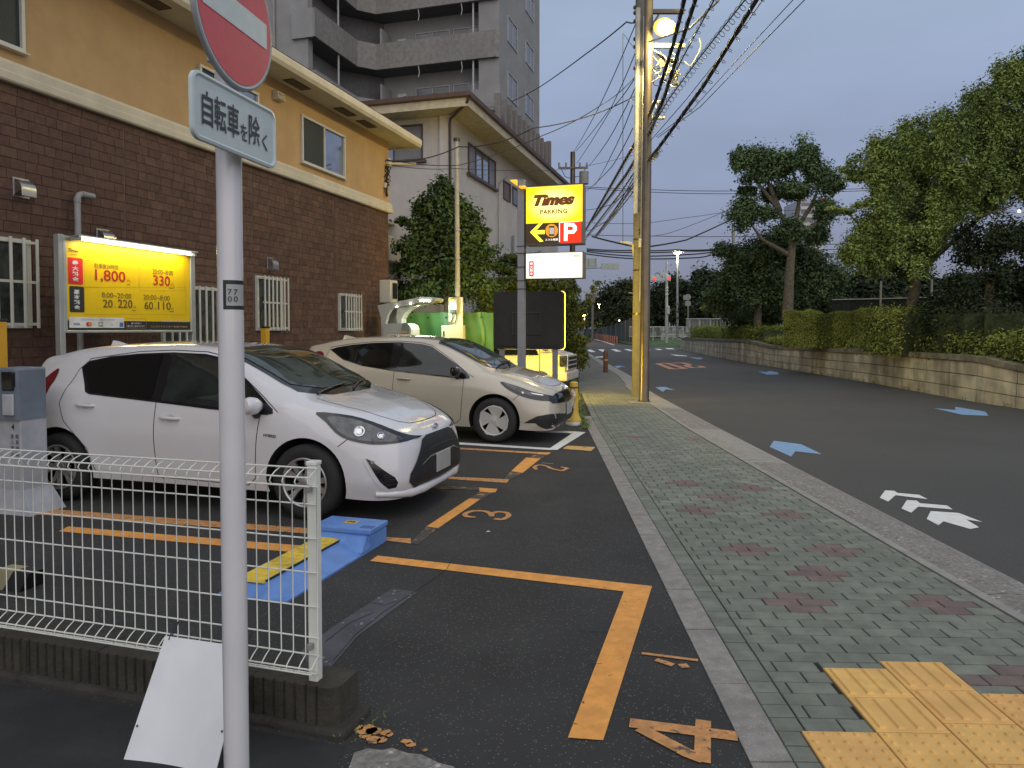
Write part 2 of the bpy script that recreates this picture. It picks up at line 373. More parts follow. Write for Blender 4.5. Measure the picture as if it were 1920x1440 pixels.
for c in cells:
    segs = [(c[0], c[2])]; cv = (c[1] + c[3]) / 2
    for t in tiles:
        if t[1] - .04 < cv < t[3] + .04 and c[3] - t[3] < .085 and t[1] - c[1] < .085:
            ns = []
            if c[3] - t[3] > .010 and c[0] < t[2] and c[2] > t[0]:
                xa, xb = max(c[0], t[0]), min(c[2], t[2]); out.append((xa, t[3] + .003, xb, c[3], c[4]))
            for s_ in segs:
                if t[2] <= s_[0] or t[0] >= s_[1]: ns.append(s_)
                else:
                    if s_[0] < t[0] - .03: ns.append((s_[0], t[0]))
                    if s_[1] > t[2] + .03: ns.append((t[2], s_[1]))
            segs = ns
    for s_ in segs: out.append((s_[0], c[1], s_[1], c[3], c[4]))
def isred(c):
    for ru, rv in reds:
        dv = round((((c[1]+c[3])/2) - rv) / PVV); du = ((c[0]+c[2])/2 - ru)
        if (abs(dv) == 1 and abs(du) < .1) or (dv == 0 and abs(du) < .2): return True
    return False
out.sort(key=lambda c: c[1] + abs(c[0] - 1.6) * .05)
pav = tag(bpy.data.objects.new('pavement', None), kind='structure'); COL.objects.link(pav); ORG[pav] = (0, 0, 0)
vis = [c for c in out if ip(0, 0) is not None and c[1] > 2.35 and pf(c[0], c[1])[0] < 960/1350*(pf(c[0], c[1])[1]) + .12]
near = set(map(id, vis[:285])); rest = MB(); cnt = 0
for c in out:
    zt = random.uniform(-.0015, .0015); red = isred(c)
    args = (c[0] + GAP/2, c[1] + GAP/2, c[2] - GAP/2, c[3] - GAP/2, zt)
    if id(c) in near:
        mb = MB(); rail(mb, *args); g0 = (*pf(c[0], c[1]), 0)
        o = mb.build('paver', m_paverr if red else m_paver, None, org=g0, recalc=False); o.parent = pav; cnt += 1
    else:
        rest.cur = 1 if red else 0; rail(rest, *args)
rest.build('pavers', [m_paver, m_paverr], pav, kind='stuff', recalc=False)
# tactile tiles with bars / domes
for t in tiles:
    u0, v0, u1, v1, bars = t; mb = MB(); g_ = .003
    rail(mb, u0 + g_, v0 + g_, u1 - g_, v1 - g_, .004)
    if bars:
        for i in range(4):
            uu = u0 + (u1 - u0) * (i + .5) / 4; wv = .017
            q = [pf(uu - wv, v0 + .02), pf(uu + wv, v0 + .02), pf(uu + wv, v1 - .02), pf(uu - wv, v1 - .02)]; q2 = [pf(uu - wv*.6, v0 + .026), pf(uu + wv*.6, v0 + .026), pf(uu + wv*.6, v1 - .026), pf(uu - wv*.6, v1 - .026)]
            mb.hexa([(*k_, .0035) for k_ in q], [(*k_, .012) for k_ in q2])
    else:
        for i in range(5):
            for j in range(5):
                cx, cy = pf(u0 + (u1-u0)*(i+.5)/5, v0 + (v1-v0)*(j+.5)/5)
                mb.tube([(cx, cy, .0035), (cx, cy, .012)], [.0135, .008], 8)
    mb.build('tactile_tile', m_tact, None, org=(*pf(u0, v0), 0)).parent = pav
# far pavement past the pavers
mb = MB(); y3 = [17.45, 19.4, 25, 33, 44]
mb.add([(xl(y)+.1, y, -.003) for y in y3] + [(xk(y)-.004, y, -.003) for y in y3], [(i, 5+i, 6+i, i+1) for i in range(4)])
struct(mb, 'far_pavement', M('far_pavement', (.15, .15, .13), .9, scale=2, dirt=.4, dirtc=(.09, .095, .08)))

# ================================================================= PAINT ON THE LOT
def paint(name, pts, m, z=.004, zg=0.):
    mb = MB(); poly_g(mb, pts, z, zg); return struct(mb, name, m)
Q3 = lambda l: [(640 + a/3, 800 + b/3) for a, b in l]
paint('parking_line', Q3([(205,728),(160,758),(1590,930),(1748,900)]), m_orange)
paint('parking_line', [(1222.7,1100.3),(1169.5,1110.3),(1064.7,1385),(1131,1390)], m_orange, .0046)
paint('parking_line', Q3([(720,405),(782,410),(545,573),(480,563)]), m_orange)
paint('parking_line', Q3([(775,345),(877,352),(868,371),(778,368)]), m_orange, .0046)
paint('parking_line', Q3([(778,368),(866,371),(782,410),(720,405)]), m_orangef, .0042)
paint('parking_line', Q3([(480,563),(545,573),(432,663),(386,660)]), m_orangef, .0042)
paint('parking_line', Q3([(245,624),(390,632),(392,660),(225,641)]), m_orangew, .0046)
paint('parking_line', Q3([(470,330),(775,345),(778,360),(450,346)]), m_orangef)
paint('parking_line', Q3([(1040,175),(1122,180),(1020,262),(955,252)]), m_orange)
paint('parking_line', Q3([(1108,145),(1180,147),(1165,158),(1100,156)]), m_orange, .0046)
paint('parking_line', Q3([(1100,156),(1160,158),(1125,180),(1050,175)]), m_orangef, .0042)
paint('parking_line', Q3([(955,252),(1020,262),(945,300),(915,296)]), m_orangef, .0042)
paint('parking_line', Q3([(610,283),(945,298),(932,318),(600,296)]), m_orangew)
paint('parking_line', Q3([(560,113),(1108,145),(1100,155),(555,122)]), m_orangew)
paint('parking_line', Q3([(560,83),(1175,122),(1215,132),(1165,132),(550,95)]), m_white)
paint('parking_line', Q3([(1300,38),(1375,33),(1215,132),(1165,128)]), m_white, .0046)
paint('parking_line', Q3([(1100,22),(1310,28),(1375,33),(1340,40),(1090,33)]), m_white, .0052)
tabm = paint('painted_tab', Q3([(1245,126),(1272,108),(1430,116),(1405,138)]), M('tab_paint', (.62, .36, .12), .7, var=.1, wear=.06))
paint('parking_line', [(75,953),(120,957),(600,993),(600,1003),(60,965)], m_orangew)
paint('parking_line', [(110,997),(128,988),(568,1024),(548,1036)], m_orange)
mb = MB()
gx = GL(*Q3([(1300, 122)])[0]); gy = GL(*Q3([(1385, 126)])[0])
# numbers on the asphalt
Z3 = lambda l: [(1000 + a/2.087, 1100 + b/2.087) for a, b in l]
mb = MB(); stroke_g(mb, Z3([(390,538),(785,588)]), .066, .005); stroke_g(mb, Z3([(665,533),(661,684)]), .06, .0054); stroke_g(mb, Z3([(425,562),(520,612),(600,655),(655,676)]), .058, .0058)
struct(mb, 'painted_number', m_orangew)
mb = MB(); stroke_g(mb, Z3([(428,264),(640,291)]), .024, .005); stroke_g(mb, Z3([(485,290),(542,309)]), .035, .005); stroke_g(mb, Z3([(578,314),(600,312)]), .04, .005)
struct(mb, 'painted_mark', m_orangew)
mb = MB(); stroke_g(mb, osm(Q3([(748,513),(705,507),(697,493),(740,477),(800,478),(832,488),(845,506)]))+osm(Q3([(845,506),(850,490),(885,482),(930,488),(940,506),(905,524),(866,521)])), .045, .005); struct(mb, 'painted_number', m_orangew)
mb = MB(); stroke_g(mb, osm(Q3([(1095,242),(1087,228),(1115,217),(1150,223),(1185,238),(1240,250)]))+Q3([(1272,236),(1240,229)]), .045, .005); struct(mb, 'painted_number', m_orangew)
mb = MB(); stroke_g(mb, Q3([(1128,206),(1190,211)]), .035, .005); struct(mb, 'painted_mark', M('grey_mark', (.15, .16, .16)))
mb = MB()
for x, y, w_ in ((672,1366,.05),(690,1370,.09),(700,1373,.07),(723,1375,.05),(730,1379,.04),(684,1382,.05),(700,1388,.07),(715,1390,.05),(762,1392,.05),(770,1398,.04),(796,1407,.03)):
    c_ = G(x, y); k_ = 7; ph = random.random() * 6
    mb.quad(*[(c_[0] + w_*.5*random.uniform(.6, 1.2)*math.cos(ph+6.283*i/k_), c_[1] + w_*.42*random.uniform(.6, 1.2)*math.sin(ph+6.283*i/k_), .0045) for i in range(k_)])
struct(mb, 'paint_flakes', m_orangew, kind='stuff')
paint('asphalt_patch', [(735,1104),(783,1111),(668,1196),(618,1256),(585,1256),(560,1225),(622,1178)], m_patch, .0034)
mb = MB()
for l in ([(625,1240),(668,1190),(715,1152),(760,1122),(782,1108),(815,1085),(838,1068),(845,1055)], [(610,1205),(655,1170),(700,1150)], [(690,1130),(720,1136),(745,1128)], [(1085,1185),(1140,1187)], [(1100,1248),(1128,1246)]):
    stroke_g(mb, l, .0035, .0056)
struct(mb, 'asphalt_crack', M('crack', (.012, .012, .012), .95))
paint('concrete_apron', [(655,1440),(664,1414),(690,1406),(716,1409),(735,1405),(765,1415),(790,1417),(822,1433),(850,1440),(880,1470),(600,1540)], m_agg, .006)

# ================================================================= ROAD PAINT
ZR = -.08
Z4 = lambda l: [(1080 + a/2.286, 700 + b/2.286) for a, b in l]; Z7 = lambda l: [(1060 + a/4.236, 420 + b/4.236) for a, b in l]
rp = lambda n, l, m: paint(n, l, m, ZR + .004, ZR)
rp('blue_arrow', Z4([(848,290),(965,305),(1054,348),(940,335),(922,358),(830,316)]), m_blue)
rp('blue_arrow', Z4([(340,60),(380,58),(427,73),(385,69),(372,80)]), m_blue)
rp('blue_arrow', Z4([(1533,150),(1627,158),(1624,144),(1755,165),(1768,183),(1655,178)]), m_blue)
rp('blue_arrow', Z7([(1533,1172),(1600,1177),(1625,1168),(1690,1180),(1695,1196),(1600,1197)]), m_blue)
rp('blue_arrow', Z7([(985,1060),(1085,1064),(1080,1075),(1040,1072)]), m_blue)
rp('blue_arrow', Z7([(390,1130),(430,1125),(482,1136),(440,1136),(412,1147)]), m_blue)
rp('white_arrow', Z4([(1325,503),(1365,505),(1378,514),(1470,522),(1508,541),(1370,524),(1338,551),(1302,535)]), m_white)
rp('white_arrow', Z4([(1418,545),(1460,547),(1474,558),(1590,568),(1615,585),(1467,573),(1437,599),(1395,581)]), m_white)
rp('white_arrow', Z4([(1520,592),(1640,600),(1742,639),(1672,628),(1728,662),(1690,669),(1575,636),(1554,653),(1503,626)]), m_white)
m_redp = M('red_road_paint', (.50, .22, .13), .75, wear=.05, wearc=(.1, .085, .08), wscale=20)
mb = MB(); stroke_g(mb, Z7([(735,1109),(800,1104),(950,1148),(850,1153),(735,1109)]), .28, ZR + .004, ZR)
stroke_g(mb, Z7([(850,1107),(925,1101),(985,1117),(960,1128),(1010,1142),(1095,1140),(1070,1128)]), .28, ZR + .004, ZR)
struct(mb, 'painted_speed_limit', m_redp)
for a_ in (((340,1043),(430,1040),(515,1080),(430,1082)), ((545,1036),(640,1036),(715,1075),(630,1077)), ((765,1034),(850,1034),(955,1072),(860,1073)), ((985,1030),(1070,1032),(1160,1066),(1080,1064)), ((1390,1040),(1445,1048),(1400,1054)), ((1500,1028),(1600,1028),(1640,1044),(1560,1045)), ((1680,1018),(1800,1016),(1850,1034),(1730,1033))):
    rp('crosswalk_stripe', [(1060 + x/9, 540 + y/9) for x, y in a_], m_white)
rp('stop_line', [(1083,671),(1130,668),(1131,670),(1084,673.5)], m_white)
rp('crosswalk_stripe', Z7([(830,1035),(960,1046),(970,1051),(880,1047)]), m_white)

# small litter
mb = MB(); c_ = G(915, 998.5)
mb.add([(c_[0]-.02, c_[1], .004), (c_[0], c_[1]-.014, .01), (c_[0]+.022, c_[1]+.004, .005), (c_[0]+.002, c_[1]+.016, .013)], [(0, 1, 2, 3)])
mb.build('leaf', M('pale_leaf', (.5, .55, .35)), org=c_, label='small pale leaf lying on the asphalt beside the painted 3', cat='leaf')
mb = MB(); c_ = G(655, 1354)
for i in range(9):
    t_ = random.uniform(0, 6.28); mb.quad((c_[0], c_[1], .002), (c_[0]+.03*math.cos(t_)-.003, c_[1]+.02*math.sin(t_), .02+.01*random.random()), (c_[0]+.035*math.cos(t_)+.003, c_[1]+.022*math.sin(t_), .015))
mb.build('weed', M('bright_weed', (.12, .42, .08)), org=c_, label='tiny bright green weed at the corner of the concrete block base', cat='weed')
# ================================================================= BUILDINGS
m_stucco = M('ochre_stucco', (.50, .325, .15), .9, var=.06, scale=3, bump=.5, bscale=180, dirt=.25, dirtc=(.40, .26, .125), dscale=.6, streak=.3)
m_trim = M('cream_trim', (.60, .54, .40), .8, var=.06, scale=5, dirt=.35, dirtc=(.40, .36, .27), dscale=1.5, streak=.25)
m_brick = M('brown_brick', (.102, .053, .035), .8, var=.2, scale=14, bump=.6, bscale=110, island=.22)
m_mort = M('brick_joint', (.13, .085, .065), .9)
m_cream = M('cream_panel', (.58, .53, .36), .75, var=.06, dirt=.3, dirtc=(.40, .36, .24), dscale=1.2, streak=.3)
m_alum = M('cream_aluminium', (.58, .56, .48), .45, var=.04, spec=.6)
m_glass = M('dark_glass', (.012, .014, .016), .06, spec=.8, var=.05)
m_glassr = M('sky_glass', (.40, .43, .47), .08, metal=.85, var=.05)
m_screen = M('insect_screen', (.03, .036, .034), .6, var=.1, scale=40)
m_steel = M('brushed_steel', (.42, .41, .40), .32, metal=.9, var=.1, scale=30)
m_pvc = M('grey_pvc', (.27, .27, .26), .5)
m_black = M('black_plastic', (.018, .018, .02), .5, var=.2)
m_blackg = M('gloss_black', (.01, .01, .012), .12, coat=.5)

B = lthing('ochre_house', 'two storey ochre house with brown brick ground floor along the car park', 'house', -8, 16.3)
mb = MB(); mb.box((-17, -3, 0), (-8.03, 16.27, .98)); mb.cur = 1
for a, b in (((-17, -3, .98), (-8.02, 16.28, 4.42)),): mb.box(a, b)
mb.cur = 2; mb.box((-17, -3, 4.42), (-8.0, 16.3, 6.16)); mb.cur = 0
mb.build('wall', [m_cream, m_mort, m_stucco], B)
mb = MB()
for s0, s1 in ((4.2, 6.1), (6.12, 7.95), (7.97, 9.8), (9.82, 11.65), (11.67, 13.5), (13.52, 15.35), (15.37, 16.3)): mb.bbox((-8.04, s0, .0), (-8.005, s1, .965), .004)
mb.build('base_panel', m_cream, B)
mb = MB()
for s0 in np.arange(4.6, 16.2, .6):
    mb.lathe([(0, .008), (.012, .006), (.014, 0)], 10, 'x', (-8.005, s0, .86))
mb.build('bolt', m_pvc, B)
# belt course with a moulded profile
prof = [(-8.04, 4.42), (-7.93, 4.42), (-7.915, 4.44), (-7.915, 4.52), (-7.935, 4.54), (-7.935, 4.63), (-7.96, 4.655), (-7.98, 4.68), (-8.04, 4.68)]
mb = MB(); mb.prism(prof, 'y', -3, 16.36); mb.build('belt_course', m_trim, B)
# eaves: soffit, fascia, gutter lip, roof
mb = MB(); mb.box((-17, -3, 6.16), (-7.5, 16.85, 6.2)); mb.build('soffit', m_trim, B)
mb = MB(); mb.prism([(-7.5, 6.13), (-7.41, 6.13), (-7.37, 6.19), (-7.37, 6.30), (-7.39, 6.33), (-7.5, 6.33)], 'y', -3, 16.9); mb.box((-17, 16.86, 6.13), (-7.5, 16.93, 6.33)); mb.build('gutter', m_trim, B)
mb = MB(); mb.prism([(-17, 8.2), (-17, 6.35), (-7.42, 6.35), (-7.42, 6.37)], 'y', -3, 16.9); mb.build('roof', M('brown_roof', (.09, .065, .05), .8), B)
m_vent = M('soffit_vent', (.10, .075, .045), .7)
for px, py in ((557,155),(647,210),(687,233),(280,0)):
    _, s, _ = PW(px, py, -7.75); mb = MB(); mb.box((-7.86, s-.3, 6.145), (-7.64, s+.3, 6.159))
    for i in range(5): mb.box((-7.85, s-.28+i*.12, 6.14), (-7.65, s-.25+i*.12, 6.146))
    mb.build('soffit_vent', m_vent, B)
# windows -----------------------------------------------------------
def sliding_window(par, p, s0, s1, z0, z1, refl=(0, 1), fr=m_alum, fw=.045, dep=.05, name='window'):
    mb = MB(); x0, x1 = p - .06, p + dep
    mb.bbox((x0, s0, z0), (x1, s1, z0 + fw), .004); mb.bbox((x0, s0, z1 - fw), (x1, s1, z1), .004)
    mb.bbox((x0, s0, z0 + fw), (x1 - .002, s0 + fw, z1 - fw), .004); mb.bbox((x0, s1 - fw, z0 + fw), (x1 - .002, s1, z1 - fw), .004)
    sm = (s0 + s1) / 2; mb.box((x0, sm - .02, z0 + fw), (x1 - .012, sm + .02, z1 - fw))
    mb.bbox((x0, s0 - .03, z0 - .02), (x1 + .03, s1 + .03, z0 - .001), .004)
    f = mb.build(name, fr, par)
    for k, (a, b) in enumerate(((s0 + fw, sm - .02), (sm + .02, s1 - fw))):
        mb = MB(); mb.box((p - .03, a, z0 + fw), (p + dep - .035 - .008*k, b, z1 - fw)); mb.build('pane', [m_screen, m_glassr, m_glass][refl[k]], f)
    return f
sliding_window(B, -8, 12.45, 14.12, 4.83, 5.76, (0, 1))
sliding_window(B, -8, 9.6, 11.1, 4.83, 5.74, (2, 1))
sliding_window(B, -8, 5.1, 6.64, 4.82, 5.74, (1, 0))
m_curt = M('curtained_glass', (.045, .055, .05), .25, var=.5, scale=7, spec=.8)
def grille_window(par, p, s0, s1, z0, z1, nb, mid=True):
    mb = MB(); mb.bbox((p - .05, s0, z0), (p + .03, s0 + .05, z1), .004); mb.bbox((p - .05, s1 - .05, z0), (p + .03, s1, z1), .004)
    mb.box((p - .05, s0 + .05, z1 - .05), (p + .028, s1 - .05, z1)); mb.box((p - .05, s0 + .05, z0), (p + .028, s1 - .05, z0 + .05))
    f = mb.build('window', m_alum, par)
    mb = MB(); mb.box((p - .02, s0 + .05, z0 + .05), (p + .004, s1 - .05, z1 - .05)); mb.build('pane', m_curt, f)
    mb = MB(); q = p + .15
    for zz in (z0 + .03, z1 - .06) + (((z0+z1)/2,) if mid else ()): mb = MB(); mb.box((q - .02, s0 + .02, zz), (q, s1 - .02, zz + .03)); mb.build('grille_rail', m_alum, f)
    for s in (s0 + .01, s1 - .04):
        for zz in (z0 + .04, z1 - .06): mb = MB(); mb.box((p + .03, s, zz), (q, s + .03, zz + .025)); mb.build('grille_stay', m_alum, f)
    for i in range(nb):
        s = s0 + .02 + (s1 - s0 - .07) * i / (nb - 1); mb = MB(); mb.bbox((q + .001, s, z0), (q + .022, s + .032, z1), .004); mb.build('bar', m_alum, f)
grille_window(B, -8, 5.6, 6.66, 1.58, 2.63, 7)
grille_window(B, -8, 8.75, 10.0, 1.28, 2.24, 9, False)
grille_window(B, -8, 11.0, 11.78, 1.54, 2.52, 7)
grille_window(B, -8, 13.85, 14.6, 1.53, 2.34, 7)
wins = [(5.5, 6.7, 1.5, 2.7), (8.7, 10.05, 1.2, 2.3), (10.95, 11.85, 1.48, 2.56), (13.8, 14.65, 1.48, 2.38)]
# bricks
RH = .1229; rows = 28; bl = []
joints = [5.32, 8.13, 10.94, 13.72]
for r_ in range(rows):
    z0 = .982 + r_ * RH; s = 4.4 + (r_ * .37) % .2
    while s < 16.25:
        w = random.choice((.15, .19, .21, .24, .27)); e = min(s + w, 16.27)
        for j in joints:
            if s < j < e: e = j
        if e - s > .03:
            segs = [(s, e)]
            for a, b, c, d in wins:
                if c < z0 + RH*.6 and d > z0 + RH*.4:
                    ns = []
                    for x, y in segs:
                        if y <= a or x >= b: ns.append((x, y))
                        else:
                            if x < a - .02: ns.append((x, a))
                            if y > b + .02: ns.append((b, y))
                    segs = ns
            bl += [(x, y, z0) for x, y in segs]
        s = e
unit = [box_mesh('brick', (.022, 1, RH - .007), m_brick, 0)]
bl.sort(key=lambda b: b[0] if b[1] > 6.2 else 99)
for b in bl[:290]:
    j = .016 if any(abs(b[1] - q) < .003 for q in joints) else .006
    piece('brick', unit[0], B, (-8.013 + random.uniform(-.0015, .0015), (b[0] + b[1] - j) / 2, b[2] + RH / 2), (1, b[1] - b[0] - j, 1))
mb = MB()
for b in bl[290:]:
    j = .016 if any(abs(b[1] - q) < .003 for q in joints) else .006; o_ = random.uniform(-.0015, .0015)
    mb.box((-8.022 + o_, b[0], b[2] + .0035), (-8.002 + o_, b[1] - j, b[2] + RH - .0035))
mb.build('bricks', m_brick, B, kind='stuff')
mb = MB()
for j in joints: mb.box((-8.03, j - .012, .985), (-8.008, j - .003, 4.41))
mb.build('joint_seal', M('joint_seal', (.24, .17, .13), .7), B)
# end wall corner strip
# ventilation hoods
for k, (px, py, w_) in enumerate(((45, 353, .19), (198, 446, .19), (511, 495, .17))):
    _, s, z = PW(px, py, -7.95)
    t = lthing('vent_hood', ('large rounded steel vent hood on the brick wall left of the grey elbow pipe', 'steel vent hood on the brick wall just above the yellow price board', 'small steel vent hood above the barred window behind the signpost')[k], 'vent', -8, s, z, 'steel vent hoods on the brick wall')
    mb = MB(); pr = [(-8.0, .1)] + [(-8.0 + .13 * math.sin(a), -.03 + .13 * math.cos(a)) for a in np.linspace(.05, 1.57, 8)] + [(-7.87, -.1), (-7.885, -.1), (-7.885, -.03)] + [(-8.0, -.09)]
    pr = [(a, b + z) for a, b in pr]; n_ = len(pr)
    mb.prism([(x, z_) for x, z_ in pr], 'y', s - w_/2, s + w_/2); mb.build('hood', m_steel, t, smooth=30)
    mb = MB(); mb.bbox((-8.0, s - w_/2 - .01, z - .11), (-7.99, s + w_/2 + .01, z + .12), .003); mb.build('flange', m_steel, t)
_, s, z = PW(523, 180, -7.95)
t = lthing('wall_vent', 'cream boxy vent cover high on the ochre wall under the eaves', 'vent', -8, s, z)
mb = MB(); mb.prism([(-8, z+.09), (-7.9, z+.06), (-7.88, z-.08), (-8, z-.09)], 'y', s-.11, s+.11); mb.build('cover', m_trim, t)
mb = MB(); [mb.box((-7.905, s-.09, z-.07+i*.03), (-7.87, s+.09, z-.06+i*.03)) for i in range(4)]; mb.build('louvre', m_trim, t)
# grey pipe with elbow
_, s, z = PW(147, 362, -7.9)
mb = MB(); mb.tube([(-7.92, s, 0), (-7.92, s, z - .07), (-7.92, s + .02, z - .02), (-7.92, s + .07, z), (-7.92, s + .25, z)], .038, 12)
mb.tube([(-7.92, s, z-.12), (-7.92, s, z-.06)], .044, 12); mb.tube([(-7.92, s+.06, z), (-7.92, s+.11, z)], .044, 12)
o = mb.build('drain_pipe', m_pvc, None, smooth=True, org=(-7.92, s, 0), label='grey plastic pipe with an elbow running up the brick wall behind the price board', cat='pipe'); o.location = (*l2w(-7.92, s), 0); o.rotation_euler = (0, 0, -LA)
# meter cable cluster at the corner
c0 = lthing('cable_bracket', 'tangle of service cables and white bracket at the corner of the ochre house', 'bracket', -7.95, 16.2, 5.3)
mb = MB(); mb.box((-7.99, 16.1, 5.55), (-7.9, 16.25, 5.75)); mb.box((-7.99, 15.98, 5.0), (-7.93, 16.06, 5.12)); mb.tube([(-7.95, 16.2, 5.62), (-7.4, 16.6, 5.66)], .03, 8); mb.build('bracket', m_trim, c0)
mb = MB()
for k in range(7):
    pts = [(-7.97 + .05*math.sin(k*2.1+i*1.3), 16.15 + .12*math.sin(i*1.7+k) , 5.6 - i*.1 + .04*math.cos(k+i)) for i in range(6)]; mb.tube(pts, .012, 5)
mb.tube([(-7.95, 16.1, 5.15), (-7.93, 16.02, 4.9), (-7.94, 16.08, 4.8)], .03, 6)
mb.build('cable', m_black, c0, smooth=True)
mb = MB(); mb.bbox((-8.0, 15.75, 2.2), (-7.7, 16.15, 2.75), .02)
t = lthing('wall_box', 'pale equipment box at the brick corner beside the payment canopy', 'box', -7.85, 15.95, 2.2); mb.build('body', m_alum, t)
mb = MB(); mb.box((-7.699, 15.85, 2.3), (-7.69, 16.1, 2.68)); [mb.box((-7.69, 15.86, 2.33+i*.05), (-7.685, 16.09, 2.35+i*.05)) for i in range(7)]; mb.build('fan_grille', m_black, t)

# ---------------------------------------------------------------- white house
m_whitew = M('pale_render', (.56, .53, .50), .9, var=.06, scale=2, bump=.4, bscale=150, dirt=.2, dirtc=(.42, .40, .38), dscale=.7, streak=.3)
m_brown = M('brown_metal', (.10, .062, .048), .5)
m_bronze = M('bronze_frame', (.075, .055, .045), .45)
m_droof = M('slate_roof', (.05, .052, .06), .6, var=.2, scale=3)
m_soff = M('house_soffit', (.50, .45, .33), .85)
H = lthing('pale_house', 'pale rendered two storey house with deep cream eaves behind the parking sign', 'house', -8.04, 20.6)
mb = MB(); mb.box((-22, 20.6, 0), (-8.04, 35.2, 8.02)); mb.build('wall', m_whitew, H)
mb = MB(); mb.bbox((-8.36, 20.48, 0), (-8.0, 20.72, 8.02), .01); mb.box((-8.75, 20.58, 3), (-8.66, 20.64, 8.02)); mb.build('pilaster', m_whitew, H)
mb = MB(); mb.box((-22.8, 19.8, 8.02), (-7.24, 36, 8.06)); mb.build('soffit', m_soff, H)
mb = MB(); mb.box((-22.85, 19.74, 8.0), (-7.18, 19.8, 8.28)); mb.box((-7.24, 19.8, 8.0), (-7.18, 36, 8.28)); mb.build('fascia', m_soff, H)
mb = MB(); mb.prism([(19.74, 8.24), (19.62, 8.26), (19.6, 8.38), (19.74, 8.4)], 'x', -22.9, -7.06); mb.prism([(-7.18, 8.24), (-7.08, 8.26), (-7.06, 8.38), (-7.18, 8.4)], 'y', 19.6, 36.1)
mb.build('gutter', m_brown, H)
mb = MB(); mb.add([(-22.9, 19.66, 8.39), (-7.1, 19.66, 8.39), (-7.1, 36.1, 8.39), (-22.9, 36.1, 8.39), (-14.8, 26.5, 10.6), (-14.8, 29, 10.6)], [(0,1,4), (1,2,5,4), (2,3,5), (3,0,4,5), (0,3,2,1)]); mb.build('roof', m_droof, H)
mb = MB()
for k in range(9):
    x = -8.6 - k * .95; mb.box((x-.06, 20.6, 8.62), (x+.06, 20.66, 8.74)); mb.box((x-.5, 21.6, 8.86), (x-.38, 21.66, 8.98))
mb.build('snow_guard', m_black, H)
mb = MB(); mb.tube([(-7.12, 19.7, 8.25), (-7.2, 19.75, 8.1), (-7.95, 20.35, 7.85), (-8.0, 20.44, 7.75), (-8.0, 20.44, 0)], .045, 10); mb.build('downpipe', m_bronze, H, smooth=True)
def frame_window(par, axis, c, a0, a1, z0, z1, n=2, fr=m_bronze, panes=None, out=1, fw=.05, sill=None):
    # axis 'p': plane p=c spanning s ; axis 's': plane s=c facing -s spanning p
    def bx(mb, u0, u1, w0, w1, d0, d1):
        if axis == 'p': mb.box((c + d0, u0, w0), (c + d1, u1, w1))
        else: mb.box((u0, c - d1, w0), (u1, c - d0, w1))
    mb = MB(); bx(mb, a0, a1, z0, z0+fw, -.02, .05); bx(mb, a0, a1, z1-fw, z1, -.02, .05); bx(mb, a0, a0+fw, z0+fw, z1-fw, -.02, .048); bx(mb, a1-fw, a1, z0+fw, z1-fw, -.02, .048)
    w = (a1 - a0 - 2*fw) / n
    for i in range(1, n): bx(mb, a0+fw+w*i-.02, a0+fw+w*i+.02, z0+fw, z1-fw, -.02, .04)
    if sill: bx(mb, a0-.12, a1+.12, z0-.08, z0-.002, -.02, .12)
    f = mb.build('window', fr, par)
    for i in range(n):
        mb = MB(); bx(mb, a0+fw+w*i+(.02 if i else 0), a0+fw+w*(i+1)-(.02 if i < n-1 else 0), z0+fw, z1-fw, -.01, .012); mb.build('pane', (panes or [m_glass])[i % len(panes or [1])], f)
    return f
m_blind = M('blind_glass', (.16, .155, .15), .3, var=.1, scale=2, spec=.7)
m_dimg = M('dim_glass', (.06, .065, .075), .15, var=.3, scale=1.5, spec=1.)
frame_window(H, 's', 20.6, -10.9, -8.95, 6.75, 7.85, 2, panes=[m_glassr, m_blind], sill=True)
frame_window(H, 'p', -8.04, 22.1, 24.97, 6.62, 7.6, 4, panes=[m_blind, m_glassr, m_glassr, m_blind], sill=True)
frame_window(H, 'p', -8.04, 25.95, 26.85, 6.45, 7.15, 1, panes=[M('orange_curtain', (.14, .085, .06), .4)])
frame_window(H, 'p', -8.04, 27.15, 28.0, 6.45, 7.15, 1, panes=[m_dimg])
mb = MB(); mb.tube([(-7.98, 26.2, 7.3), (-7.97, 25.3, 6.9), (-7.98, 25.2, 6.5), (-7.98, 25.2, 2)], .02, 6); mb.tube([(-7.95, 27.0, 5.2), (-7.95, 27.0, 2.8), (-7.9, 27.3, 2.5), (-7.9, 28.5, 2.4)], .05, 8); mb.build('wall_conduit', m_pvc, H, smooth=True)
mb = MB(); mb.bbox((-11.4, 19.6, 3.6), (-9.6, 20.6, 4.35), .03); mb.bbox((-11.2, 19.8, 4.8), (-9.9, 20.6, 4.9), .02); mb.build('balcony', m_soff, H)
frame_window(H, 's', 20.6, -10.9, -9.3, 1.2, 2.6, 3, panes=[m_blind])
